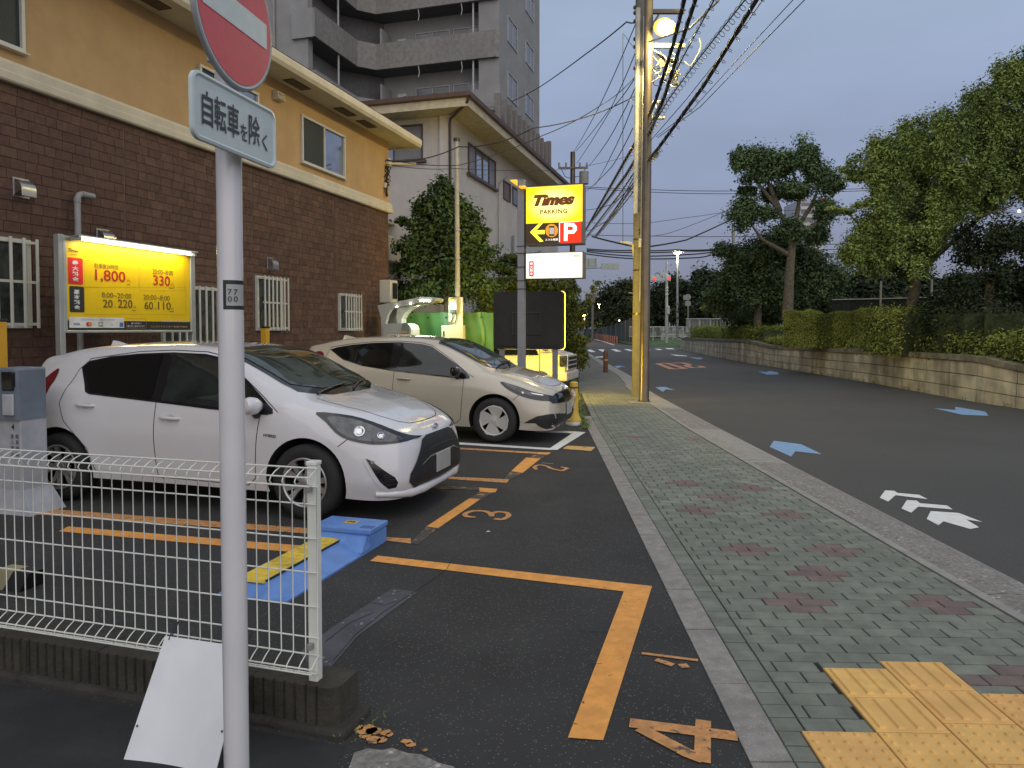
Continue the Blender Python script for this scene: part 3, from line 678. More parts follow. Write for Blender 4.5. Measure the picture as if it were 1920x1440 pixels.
# ---------------------------------------------------------------- apartment tower
m_apt = M('grey_tower_wall', (.28, .275, .27), .9, var=.08, scale=1.2, bump=.4, bscale=40, dirt=.25, dirtc=(.21, .205, .20), dscale=.3, streak=.3)
m_par = M('aggregate_parapet', (.23, .22, .205), .95, var=.14, scale=5, bump=.6, bscale=14, speck=9, speckc=(.27, .26, .245), dirt=.3, dirtc=(.15, .14, .13), dscale=.5)
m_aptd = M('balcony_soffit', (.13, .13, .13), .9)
m_wfr = M('white_frame', (.42, .42, .43), .5)
T = lthing('apartment_tower', 'tall grey apartment block with wraparound concrete balconies', 'apartment block', -11.2, 36)
ZT = 33
mb = MB(); mb.box((-30, 36.6, 0), (-11.2, 43.8, ZT)); mb.box((-32, 30.6, 0), (-20.0, 36.6, ZT)); mb.box((-12.3, 35.5, 0), (-11.2, 36.6, ZT)); mb.box((-20.0, 30.6, 0), (-19.2, 31.0, ZT)); mb.build('wall', m_apt, T)
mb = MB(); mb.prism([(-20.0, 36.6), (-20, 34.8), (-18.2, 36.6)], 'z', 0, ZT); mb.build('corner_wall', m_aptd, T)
for k in range(-2, 6):
    z0 = 15.4 + 2.93 * k
    if z0 < 8: continue
    # floor slab
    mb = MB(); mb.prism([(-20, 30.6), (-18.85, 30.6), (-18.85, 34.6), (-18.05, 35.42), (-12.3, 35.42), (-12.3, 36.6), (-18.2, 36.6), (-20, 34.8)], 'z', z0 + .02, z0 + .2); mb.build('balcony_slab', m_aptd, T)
    mb = MB(); th = .13
    out = [(-18.72, 30.45), (-18.72, 34.55), (-18.0, 35.28), (-11.35, 35.28), (-11.15, 35.45)]; inn = [(-18.85, 30.45), (-18.85, 34.6), (-18.05, 35.41), (-11.4, 35.41), (-11.3, 35.5)]
    n_ = len(out); vs = [(*q, z0) for q in out] + [(*q, z0) for q in inn] + [(*q, z0 + 1.35) for q in out] + [(*q, z0 + 1.35) for q in inn]
    fs = []
    for i in range(n_ - 1): fs += [(i, i+1, 2*n_+i+1, 2*n_+i), (n_+i+1, n_+i, 3*n_+i, 3*n_+i+1), (2*n_+i, 2*n_+i+1, 3*n_+i+1, 3*n_+i), (i+1, i, n_+i, n_+i+1)]
    fs += [(0, 2*n_, 3*n_, n_), (n_-1, 2*n_-1, 4*n_-1, 3*n_-1)]
    mb.add(vs, fs); mb.build('balcony_parapet', m_par, T, label='smooth grey balcony parapet' if k == -1 else None) if k != -1 else mb.build('balcony_parapet', m_apt, T)
    mb = MB(); mb.box((-20, 30.45, z0), (-18.73, 30.6, z0 + 1.35)); mb.build('end_panel', m_apt, T)
    f0 = z0 + .2
    mb = MB()
    for p_, s_ in ((-18.9, 32.9), (-12.6, 35.5)): mb.cyl((p_, s_), .05, f0, z0 + 2.93, 8)
    mb.build('post', m_wfr, T)
    mb = MB(); mb.box((-17.85, 35.42, f0), (-17.75, 36.6, f0 + 2)); mb.build('divider', m_apt, T)
    frame_window(T, 's', 36.6, -16.3, -14.3, f0 + .1, f0 + 2.0, 2, fr=m_wfr, panes=[m_dimg, m_blind])
    frame_window(T, 's', 36.6, -14.1, -12.35, f0 + .1, f0 + 2.0, 2, fr=m_wfr, panes=[m_blind, m_dimg])
    frame_window(T, 'p', -20.0, 31.4, 34.0, f0 + .1, f0 + 2.0, 3, fr=m_wfr, panes=[m_dimg, m_glass])
    mb = MB(); mb.bbox((-17.2, 36.2, f0 + 1.25), (-16.7, 36.55, f0 + 1.65), .02); mb.build('air_conditioner', m_wfr, T)
    mb = MB()
    for p_ in (-15.6, -13.2): mb.tube([(p_, 35.35, z0 + .0), (p_ + .05, 35.36, z0 - .35), (p_, 35.36, z0 - .6)], .025, 5)
    mb.build('drain_spout', m_wfr, T)
    zz = z0 + 1.4
    frame_window(T, 'p', -11.2, 36.95, 38.75, zz, zz + 1.35, 2, fr=m_wfr, panes=[m_blind, m_dimg])
    frame_window(T, 'p', -11.2, 40.5, 42.3, zz + .15, zz + 1.4, 2, fr=m_wfr, panes=[m_dimg, m_blind])
    if k >= 0:
        mb = MB(); mb.box((-23.6, 30.5, z0+.8), (-23.55, 30.6, z0+2)); mb.box((-22.9, 30.5, z0+.8), (-22.85, 30.6, z0+2)); mb.box((-23.6, 30.48, z0+1.95), (-22.85, 30.53, z0+2)); mb.box((-23.6, 30.48, z0+.8), (-22.85, 30.53, z0+.85)); mb.build('window_rail', m_bronze, T)
        frame_window(T, 's', 30.6, -23.5, -22.9, z0 + .9, z0 + 1.9, 1, fr=m_wfr, panes=[m_dimg])
for p_ in (-21.0,):
    mb = MB(); mb.cyl((p_, 30.5), .07, 0, ZT, 10); [mb.cyl((p_, 30.5), .09, z, z + .1, 10) for z in np.arange(9, ZT, 2.9)]; mb.build('drain_pipe', m_apt, T, smooth=True)
# annex with fins
m_fin = M('rose_cladding', (.185, .14, .13), .85, var=.1, scale=2)
m_fin2 = M('grey_fin', (.22, .195, .185), .85)
A_ = lthing('finned_annex', 'rose coloured annex with a row of vertical fins beside the tower', 'building', -11, 35)
mb = MB(); mb.box((-13.8, 34.4, 0), (-11.15, 45.6, 12.4)); mb.build('wall', m_fin, A_)
mb = MB(); mb.box((-13.9, 34.3, 12.4), (-11.1, 45.7, 12.62)); mb.build('coping', m_fin2, A_)
for i in range(12):
    s = 34.5 + i * .98; mb = MB(); mb.bbox((-11.16, s, 7.5), (-10.85, s + .28, 13.3 if i != 11 else 13.6), .015); mb.build('fin', m_fin2, A_)
    if i < 11: mb = MB(); mb.box((-11.145, s + .5, 11.0), (-11.1, s + .8, 12.0)); mb.build('slot', m_glass, A_)
# ================================================================= CARS
def hermite(xs, ys, t):   # smooth interpolation with finite-difference tangents, limited
    xs = np.array(xs, float); ys = np.array(ys, float); d = np.diff(ys) / np.diff(xs)
    m = np.zeros(len(xs)); m[0], m[-1] = d[0], d[-1]
    for i in range(1, len(xs) - 1):
        m[i] = 0 if d[i-1] * d[i] <= 0 else 2 * d[i-1] * d[i] / (d[i-1] + d[i])
    i = np.clip(np.searchsorted(xs, t) - 1, 0, len(xs) - 2); h = xs[i+1] - xs[i]; u = (t - xs[i]) / h
    return ys[i]*(2*u**3-3*u**2+1) + h*m[i]*(u**3-2*u**2+u) + ys[i+1]*(-2*u**3+3*u**2) + h*m[i+1]*(u**3-u**2)
CARROWS = [  # (x list, y list, z list) over 16 stations from nose to tail; x relative to the front axle
 ([.80,.79,.73,.60,.40,.2,0,-.3,-.9,-1.5,-2.1,-2.55,-2.85,-3.05,-3.12,-3.13], [.26,.52,.66,.745,.79,.80,.805,.805,.80,.80,.805,.81,.79,.73,.60,.28], [.2,.19,.18,.18,.19,.2,.2,.21,.215,.22,.225,.24,.27,.3,.32,.32]),
 ([.875,.85,.775,.62,.41,.2,0,-.3,-.9,-1.5,-2.1,-2.55,-2.87,-3.10,-3.20,-3.22], [.26,.53,.69,.785,.83,.845,.848,.84,.83,.83,.842,.852,.83,.76,.61,.28], [.33,.33,.34,.36,.38,.4,.4,.38,.36,.36,.40,.44,.46,.48,.5,.5]),
 ([.865,.835,.76,.61,.41,.2,0,-.3,-.9,-1.5,-2.1,-2.55,-2.88,-3.11,-3.21,-3.23], [.26,.515,.67,.765,.815,.842,.85,.85,.85,.85,.855,.858,.828,.755,.59,.28], [.52,.53,.55,.58,.62,.64,.65,.65,.66,.67,.69,.71,.73,.75,.76,.76]),
 ([.825,.80,.725,.58,.40,.2,0,-.3,-.9,-1.5,-2.1,-2.55,-2.86,-3.07,-3.16,-3.18], [.25,.47,.61,.695,.745,.778,.79,.808,.81,.81,.805,.795,.755,.68,.53,.27], [.655,.665,.70,.755,.81,.855,.89,.915,.925,.95,.985,1.02,1.04,1.03,.97,.94]),
 ([.785,.76,.69,.55,.38,.18,-.02,-.3,-.9,-1.5,-2.1,-2.55,-2.83,-3.02,-3.11,-3.13], [.2,.40,.52,.60,.65,.69,.72,.765,.775,.775,.765,.745,.70,.63,.49,.25], [.70,.715,.75,.81,.87,.92,.96,.99,.995,1.02,1.06,1.09,1.11,1.10,1.03,1.0]),
 ([.765,.74,.67,.535,.37,.17,-.03,-.3,-.9,-1.5,-2.1,-2.55,-2.80,-3.00,-3.09,-3.10], [.14,.28,.38,.44,.49,.53,.60,.66,.625,.615,.61,.60,.58,.55,.45,.22], [.715,.735,.772,.835,.90,.948,.985,1.10,1.325,1.385,1.375,1.33,1.285,1.25,1.19,1.16]),
 ([.76,.735,.665,.53,.365,.165,-.03,-.3,-.9,-1.5,-2.1,-2.55,-2.80,-3.01,-3.09,-3.10], [.08,.15,.2,.24,.28,.31,.38,.46,.50,.51,.51,.50,.49,.47,.38,.18], [.72,.742,.78,.845,.912,.962,1.0,1.135,1.385,1.43,1.42,1.38,1.335,1.295,1.24,1.2]),
 ([.758,.733,.663,.528,.363,.163,-.03,-.3,-.9,-1.5,-2.1,-2.55,-2.80,-3.02,-3.10,-3.11], [0]*16, [.722,.745,.785,.852,.92,.97,1.008,1.15,1.405,1.455,1.445,1.40,1.355,1.31,1.25,1.21]),
]
def car_surface(zs=1.0, tweak=None):
    rows = [tuple(list(a) for a in r) for r in CARROWS]
    if tweak: tweak(rows)
    rows = [([x for x in rows[0][0]], [0]*16, [z for z in rows[0][2]])] + rows
    U = np.linspace(0, 15, 15*6+1); K = np.arange(16)
    g = np.array([[hermite(K, c, U) for c in r] for r in rows])      # rows, 3, U
    R0 = np.arange(len(rows)); RV = np.concatenate([[0], np.linspace(1, len(rows)-1, (len(rows)-2)*5+1)])
    s = np.zeros((len(RV), 3, len(U)))
    for c in range(3):
        for j in range(len(U)): s[1:, c, j] = hermite(R0[1:], g[1:, c, j], RV[1:]); s[0, c, j] = g[0, c, j]
    s[:, 2] = np.where(s[:, 2] > .9, .9 + (s[:, 2] - .9) * zs, s[:, 2])
    nr, nu = len(RV), len(U); vs = []; idx = {}
    for i in range(nr):
        for j in range(nu):
            x, y, z = s[i, :, j]; idx[(i, j, 0)] = len(vs); vs.append((x, -y, z))
            if i in (0, nr-1): idx[(i, j, 1)] = idx[(i, j, 0)]
            else: idx[(i, j, 1)] = len(vs); vs.append((x, y, z))
    fs = []
    for i in range(nr-1):
        for j in range(nu-1):
            q = [idx[(i,j,0)], idx[(i,j+1,0)], idx[(i+1,j+1,0)], idx[(i+1,j,0)]]; fs.append(tuple(dict.fromkeys(q)))
            q = [idx[(i,j,1)], idx[(i+1,j,1)], idx[(i+1,j+1,1)], idx[(i,j+1,1)]]; fs.append(tuple(dict.fromkeys(q)))
        for j, fl in ((0, 0), (nu-1, 1)):
            q = [idx[(i,j,0)], idx[(i+1,j,0)], idx[(i+1,j,1)], idx[(i,j,1)]]; q = list(dict.fromkeys(q))
            if len(q) > 2: fs.append(tuple(q[::-1] if fl else q))
    return vs, fs
def cdt(poly, step):
    poly = [Vector(p) for p in poly]; b = []
    for i in range(len(poly)):
        a, c = poly[i], poly[(i+1) % len(poly)]; k = max(1, int((c-a).length / step)); b += [a.lerp(c, t/k) for t in range(k)]
    xs = [p.x for p in b]; ys = [p.y for p in b]; inner = []
    for x in np.arange(min(xs)+step/2, max(xs), step):
        for y in np.arange(min(ys)+step/2, max(ys), step):
            ins = False; j = len(poly)-1; q = Vector((x, y))
            for i in range(len(poly)):
                if (poly[i].y > y) != (poly[j].y > y) and x < (poly[j].x-poly[i].x)*(y-poly[i].y)/(poly[j].y-poly[i].y)+poly[i].x: ins = not ins
                j = i
            if ins and min((q-p).length for p in b) > step*.45: inner.append(q)
    v, e, f, *_ = geometry.delaunay_2d_cdt(b + inner, [], [list(range(len(b)))], 1, 1e-6)
    return v, f
def smoothpoly(pts, n=4):   # closed Catmull-Rom
    out = []; k = len(pts); P_ = [Vector(p) for p in pts]
    for i in range(k):
        a, b, c, d = P_[i-1], P_[i], P_[(i+1)%k], P_[(i+2)%k]
        for t in range(n):
            u = t/n; out.append(.5*((2*b)+(c-a)*u+(2*a-5*b+4*c-d)*u*u+(3*b-a-3*c+d)*u**3))
    return out
class Skin:
    def __init__(s, vs, fs): s.b = BVHTree.FromPolygons([Vector(v) for v in vs], fs)
    def patch(s, mb, poly, mode, off=.003, step=.05, flip=1, ang=0.):
        v, f = cdt(poly, step); out = []
        for q in v:
            if mode == 'side': o, d = Vector((q.x, -2*flip, q.y)), Vector((0, flip, 0))
            elif mode == 'front': o, d = Vector((2, q.x*flip, q.y)), Vector((-1, 0, 0))
            elif mode == 'rear': o, d = Vector((-5, q.x*flip, q.y)), Vector((1, 0, 0))
            elif mode == 'top': o, d = Vector((q.x, q.y*flip, 3)), Vector((0, 0, -1))
            elif mode == 'obl':  # oblique front-side direction; q.x runs along the tangent
                dx, dy = -math.cos(ang), math.sin(ang); o = Vector((q.x*math.sin(ang) , q.x*math.cos(ang), q.y)) - Vector((dx, dy, 0))*4
                o = Vector((o.x, o.y*flip, o.z)); d = Vector((dx, dy*flip, 0))
            h, n, _, _ = s.b.ray_cast(o, d)
            if h is None: h, n, _, _ = s.b.find_nearest(o + d*2)
            if n.dot(d) > 0: n = -n
            out.append(h + n*off)
        mb.add(out, [tuple(t) for t in f]); return mb
    def line(s, mb, pts, mode, w=.006, off=.0015, flip=1, step=.03):
        P_ = [Vector(p) for p in pts]; c = [P_[0]]
        for i in range(len(P_)-1):
            k = max(1, int((P_[i+1]-P_[i]).length/step)); c += [P_[i].lerp(P_[i+1], t/k) for t in range(1, k+1)]
        row = []
        for i, q in enumerate(c):
            t = (c[min(i+1, len(c)-1)] - c[max(i-1, 0)]).normalized(); n = Vector((-t.y, t.x))*w/2
            for a in (q-n, q+n):
                if mode == 'side': o, d = Vector((a.x, -2*flip, a.y)), Vector((0, flip, 0))
                elif mode == 'front': o, d = Vector((2, a.x*flip, a.y)), Vector((-1, 0, 0))
                else: o, d = Vector((a.x, a.y*flip, 3)), Vector((0, 0, -1))
                h, nn, _, _ = s.b.ray_cast(o, d)
                if h is None: h, nn, _, _ = s.b.find_nearest(o+d*1.2)
                if nn.dot(d) > 0: nn = -nn
                row.append(h+nn*off)
        mb.add(row, [(2*i, 2*i+1, 2*i+3, 2*i+2) for i in range(len(c)-1)]); return mb
m_tyre = M('tyre_rubber', (.02, .02, .02), .85, var=.15, bump=.2, bscale=60)
m_rim = M('silver_rim', (.42, .42, .43), .35, metal=.75, var=.05)
m_cap = M('silver_wheel_cover', (.52, .51, .48), .4, metal=.3, var=.05)
m_well = M('wheel_well', (.01, .01, .01), .95)
m_gapm = M('panel_gap', (.02, .02, .02), .8)
m_cglass = M('car_window', (.006, .007, .007), .04, spec=.45, var=.05)
m_cglassf = M('car_front_window', (.016, .019, .019), .03, spec=.6, var=.5, scale=3)
m_screenm = M('windscreen', (.035, .048, .040), .03, spec=.8, var=.6, scale=2.2)
m_red = M('red_lens', (.14, .010, .012), .12, coat=.6)
m_chrome = M('chrome', (.62, .62, .64), .12, metal=1.)
m_lens = M('clear_lens', (.055, .058, .065), .08, coat=1., var=.6, scale=14, metal=.3)
m_plate = M('number_plate', (.36, .36, .35), .5)
def wheel(par, x, y, style, flip, R_=.312):
    w = bpy.data.objects.new('wheel', None); COL.objects.link(w); w.parent = par; w.location = (x, y, R_); ORG[w] = (0, 0, 0); w.rotation_euler = (0, random.uniform(0, 1), 0)
    o = -1 if flip > 0 else 1   # outward direction in y
    mb = MB(); mb.lathe([(.205, o*.085), (.225, o*.098), (.265, o*.1), (.292, o*.088), (R_, o*.06), (R_, -o*.07), (.28, -o*.1), (.2, -o*.1)], 40, 'y'); mb.build('tyre', m_tyre, w, smooth=50)
    mb = MB(); mb.lathe([(.206, o*.088), (.198, o*.07), (.188, o*.02), (.18, -o*.02), (.02, -o*.03)], 36, 'y'); mb.build('wheel_barrel', m_well, w, smooth=True)
    mb = MB(); mb.lathe([(.208, o*.086), (.207, o*.096), (.198, o*.099), (.188, o*.092), (.186, o*.08)], 40, 'y', closed=True); mb.lathe([(.0, o*.088), (.035, o*.088), (.05, o*.08), (.058, o*.06), (.0, o*.05)], 24, 'y')
    def bar(pts, wd, y0, y1):
        for i in range(len(pts)-1):
            a, b = Vector(pts[i]), Vector(pts[i+1]); n = (b-a).normalized(); n = Vector((-n.y, n.x)); e = (b-a).normalized()*wd[i]*.1
            q = [a-e-n*wd[i]/2, b+e-n*wd[i+1]/2, b+e+n*wd[i+1]/2, a-e+n*wd[i]/2]
            mb.hexa([(p.x, o*y0[i] if k_ in (0, 3) else o*y0[i+1], p.y) for k_, p in enumerate(q)], [(p.x, o*y1[i] if k_ in (0, 3) else o*y1[i+1], p.y) for k_, p in enumerate(q)])
    if style == 'alloy':
        for k in range(5):
            for s_ in (-.13, .13):
                a = k*2*math.pi/5; bar([(.03*math.cos(a+s_*2), .03*math.sin(a+s_*2)), (.11*math.cos(a+s_*1.4), .11*math.sin(a+s_*1.4)), (.2*math.cos(a+s_*2), .2*math.sin(a+s_*2))], [.034, .034, .05], [.05, .05, .07], [.078, .082, .094])
        for k in range(5):
            a = k*2*math.pi/5 + .6; mb.lathe([(0, o*.083), (.009, o*.083), (.01, o*.07)], 8, 'y', (.045*math.cos(a), 0, .045*math.sin(a)))
    else:
        for k in range(4):
            a = k*math.pi/2 + .25
            bar([(.0, .0), (.12*math.cos(a), .12*math.sin(a)), (.2*math.cos(a+.12), .2*math.sin(a+.12))], [.09, .105, .16], [.05, .05, .07], [.082, .086, .094])
            b_ = a + .62; bar([(.04*math.cos(b_-.5), .04*math.sin(b_-.5)), (.12*math.cos(b_), .12*math.sin(b_)), (.2*math.cos(b_+.05), .2*math.sin(b_+.05))], [.055, .055, .10], [.05, .05, .07], [.08, .084, .093])
        mb.lathe([(.075, o*.084), (.0, o*.09)], 20, 'y')
    mb.build('rim', m_rim if style == 'alloy' else m_cap, w, smooth=35)
def make_car(label, wx, wy, head, paint_, spec):
    car = thing('parked_car', label, 'car', (wx, wy, 0), head)
    vs, fs = car_surface(spec.get('zs', 1.), spec.get('tweak')); sk = Skin(vs, fs)
    WB = spec['wb']; AR = .36
    me = bpy.data.meshes.new('b'); me.from_pydata(vs, [], fs)
    bm = bmesh.new(); bm.from_mesh(me); bmesh.ops.recalc_face_normals(bm, faces=bm.faces[:]); bm.to_mesh(me); bm.free()
    me.materials.append(paint_); me.materials.append(m_well)
    body = bpy.data.objects.new('body', me); COL.objects.link(body)
    cut = []
    for ax in (0, -WB):
        for sy in (-1, 1):
            m2 = MB(); m2.lathe([(0, .52*sy), (AR, .52*sy), (AR + .012, 1.1*sy), (0, 1.1*sy)], 44, 'y', (ax, 0, .315)); cm = bpy.data.meshes.new('c'); cm.from_pydata(m2.v, [], m2.f)
            bm = bmesh.new(); bm.from_mesh(cm); bmesh.ops.remove_doubles(bm, verts=bm.verts[:], dist=1e-5); bmesh.ops.recalc_face_normals(bm, faces=bm.faces[:]); bm.to_mesh(cm); bm.free()
            c = bpy.data.objects.new('cutter', cm); COL.objects.link(c); cut.append(c)
            md = body.modifiers.new('b', 'BOOLEAN'); md.object = c; md.operation = 'DIFFERENCE'; md.solver = 'EXACT'
    dg = bpy.context.evaluated_depsgraph_get(); dg.update(); nm = bpy.data.meshes.new_from_object(body.evaluated_get(dg))
    body.modifiers.clear(); body.data = nm; nm.name = 'body'
    for c in cut: bpy.data.objects.remove(c)
    for p in nm.polygons:
        c = p.center; p.use_smooth = True; r_ = min(math.hypot(c.x - ax, c.z - .315) for ax in (0, -WB))
        if (r_ < AR + .03 and abs(c.y) < .79 and r_ > 0 and abs(p.normal.y) < .8) and c.z < .7 or (c.z < .235 and p.normal.z < -.6) or (abs(abs(c.y) - .52) < .01 and r_ < AR): p.material_index = 1
    try: nm.set_sharp_from_angle(angle=R(38))
    except Exception: pass
    body.parent = car
    # side glass
    S = spec
    for fl in (1, -1):
        mb = MB(); sk.patch(mb, S['surround'], 'side', .005, .035, fl); mb.build('window_surround', m_blackg, car, smooth=60)
        for nm_, poly, mt in (('rear_window', S['rwin'], m_cglass), ('front_window', S['fwin'], m_cglassf)) + ((('quarter_window', S['qwin'], m_cglass),) if 'qwin' in S else ()):
            mb = MB(); sk.patch(mb, poly, 'side', .009, .035, fl); mb.build(nm_, mt, car, smooth=60)
        for l in S['gaps']:
            mb = MB(); sk.line(mb, l, 'side', .007, .0018, fl); mb.build('panel_gap', m_gapm, car, smooth=60)
        for hx, hz in S['handles']:
            mb = MB(); sk.patch(mb, smoothpoly([(hx-.055, hz+.0), (hx, hz-.032), (hx+.055, hz), (hx, hz+.034)]), 'side', .001, .02, fl); mb.build('handle_recess', S['recess'], car, smooth=True)
            h, n, _, _ = sk.b.ray_cast(Vector((hx, -2*fl, hz)), Vector((0, fl, 0))); y = h.y
            mb = MB(); pts = [(hx-.1, y+fl*.01, hz+.004), (hx-.085, y-fl*.022, hz+.004), (hx, y-fl*.032, hz+.002), (hx+.085, y-fl*.024, hz-.002), (hx+.1, y+fl*.01, hz-.004)]; mb.tube(pts, [.012, .014, .015, .014, .012], 10); mb.build('door_handle', paint_, car, smooth=True)
        # lamps
        mb = MB(); sk.patch(mb, smoothpoly(S['lamp_frame'], 3), 'side', .007, .025, fl); hl = mb.build('headlight', m_blackg, car, smooth=60)
        mb = MB(); sk.patch(mb, smoothpoly(S['lamp'], 3), 'side', .012, .025, fl); mb.build('lens', m_lens, hl, smooth=60)
        for (cx, cz, rr) in S['bulbs']:
            h, n, _, _ = sk.b.ray_cast(Vector((cx, -2*fl, cz)), Vector((0, fl, 0))); q = MB(); n = n if n.y*fl < 0 else -n
            t = n.orthogonal().normalized(); b_ = n.cross(t); ring = []
            for r_, d_ in ((0, .004), (rr*.5, .006), (rr*.8, .012), (rr, .009), (rr*1.05, .005)): ring.append([h + n*(d_+.011) + (t*math.cos(a) + b_*math.sin(a))*r_ for a in np.linspace(0, 2*math.pi, 16, endpoint=False)])
            for i in range(4): q.add(ring[i]+ring[i+1], [(j, (j+1)%16, 16+(j+1)%16, 16+j) for j in range(16)])
            q.build('reflector', m_chrome, hl, smooth=True)
        mb = MB(); sk.patch(mb, smoothpoly(S['tail'], 3), 'side', .006, .04, fl); mb.build('tail_light', m_red, car, smooth=60)
        if 'chrome' in S: mb = MB(); sk.line(mb, S['chrome'], 'side', .014, .008, fl); mb.build('lamp_strip', m_chrome, hl, smooth=True)
        for nm_, poly, mt, mode in S['extras']:
            mb = MB(); sk.patch(mb, poly, mode, .004, .04, fl); mb.build(nm_, mt, car, smooth=60)
        # door mirror
        mx_, mz_, my_ = S['mirror']; mir = MB(); yb = -fl*my_
        pts = []
        for a in np.linspace(0, 1, 7): pts.append((mx_ - .03 + .10*math.sin(a*math.pi)*.0, yb - fl*(.02 + .2*a), mz_ + .01))
        mir.tube([(mx_+.02, yb-fl*.01, mz_-.01), (mx_+.03, yb-fl*.05, mz_), (mx_+.035, yb-fl*.1, mz_+.005), (mx_+.03, yb-fl*.16, mz_+.01), (mx_+.02, yb-fl*.19, mz_+.012), (mx_+.01, yb-fl*.205, mz_+.012)], [.03, .06, .075, .075, .058, .02], 14)
        mo = mir.build('door_mirror', S['mirror_mat'], car, smooth=True)
        q = MB(); q.tube([(mx_+.02, yb+fl*.06, mz_-.085), (mx_+.03, yb-fl*.06, mz_-.075), (mx_+.03, yb-fl*.09, mz_-.04)], [.03, .028, .03], 10); q.build('mirror_foot', m_black, mo, smooth=True)
    # windscreen, rear glass
    def halfsym(l): return [(x, y) for x, y in l] + [(x, -y) for x, y in reversed(l)]
    mb = MB(); sk.patch(mb, halfsym(S['ws_edge']), 'top', .006, .045); mb.build('windscreen_frit', m_blackg, car, smooth=60)
    mb = MB(); sk.patch(mb, halfsym(S['ws']), 'top', .011, .045); ws = mb.build('windscreen', m_screenm, car, smooth=60)
    mb = MB(); sk.patch(mb, [(-.52,1.0),(.52,1.0),(.44,1.2),(-.44,1.2)], 'rear', .003, .06); mb.build('rear_screen', m_cglass, car, smooth=60)
    for y0, y1 in ((-.55, .05), (.0, .5)):
        mb = MB(); pts = []
        for t in np.linspace(0, 1, 9):
            yy_ = y0 + (y1-y0)*t; xx_ = S['wiper'] - .16*abs(t)*(1-.3*t) - .08*abs(yy_); h, n, _, _ = sk.b.ray_cast(Vector((xx_, yy_, 3)), Vector((0, 0, -1))); pts.append(h + Vector((0, 0, .022)))
        mb.tube(pts, [.012]+[.008]*8, 6); mb.build('wiper', m_black, car, smooth=True)
    for l in S['topgaps']:
        for fl in (1, -1): mb = MB(); sk.line(mb, l, 'top', .007, .0018, fl); mb.build('panel_gap', m_gapm, car, smooth=60)
    # grille etc
    for nm_, poly, mt, off in S['front']: mb = MB(); sk.patch(mb, poly, 'front', off, .04); mb.build(nm_, mt, car, smooth=50)
    # plate
    y_, z_ = S.get('plate', (0, .44)); mb = MB(); xx = .885; mb.bbox((xx, y_-.165, z_-.083), (xx+.012, y_+.165, z_+.083), .004); mb.build('number_plate', m_plate, car)
    if 'emblem' in S:
        ez = S['emblem']; h, n, _, _ = sk.b.ray_cast(Vector((2, 0, ez)), Vector((-1, 0, 0))); e = MB()
        def ring(a, b, cz=0, cy=0): e.tube([(h.x + .008, cy + a*math.cos(t), ez + cz + b*math.sin(t)) for t in np.linspace(0, 2*math.pi, 25)], .0055, 6, False)
        ring(.062, .042); ring(.022, .04); ring(.045, .016, .02); e.build('emblem', m_chrome, car, smooth=True)
    h, n, _, _ = sk.b.ray_cast(Vector((-2.6, 0, 3)), Vector((0, 0, -1))); mb = MB()
    mb.add([(-2.72, 0, h.z+.06), (-2.74, -.02, h.z-.02), (-2.74, .02, h.z-.02), (-2.50, -.03, h.z-.005), (-2.50, .03, h.z-.005), (-2.42, 0, h.z-.005), (-2.66, 0, h.z+.055)], [(0,1,2),(0,6,1),(6,3,1),(6,5,3),(0,2,6),(6,2,4),(6,4,5),(1,3,5,4,2)]); mb.build('roof_antenna', paint_, car, smooth=60)
    for x in (0, -WB):
        for fl in (1, -1): wheel(car, x, -fl*.755, S['wheel'], fl)
    return car, sk
m_pearl = M('white_pearl_paint', (.63, .62, .635), .2, coat=1., var=.01)
m_beige = M('beige_car_paint', (.50, .455, .37), .25, coat=1., var=.01, metal=.15)
side_front = []
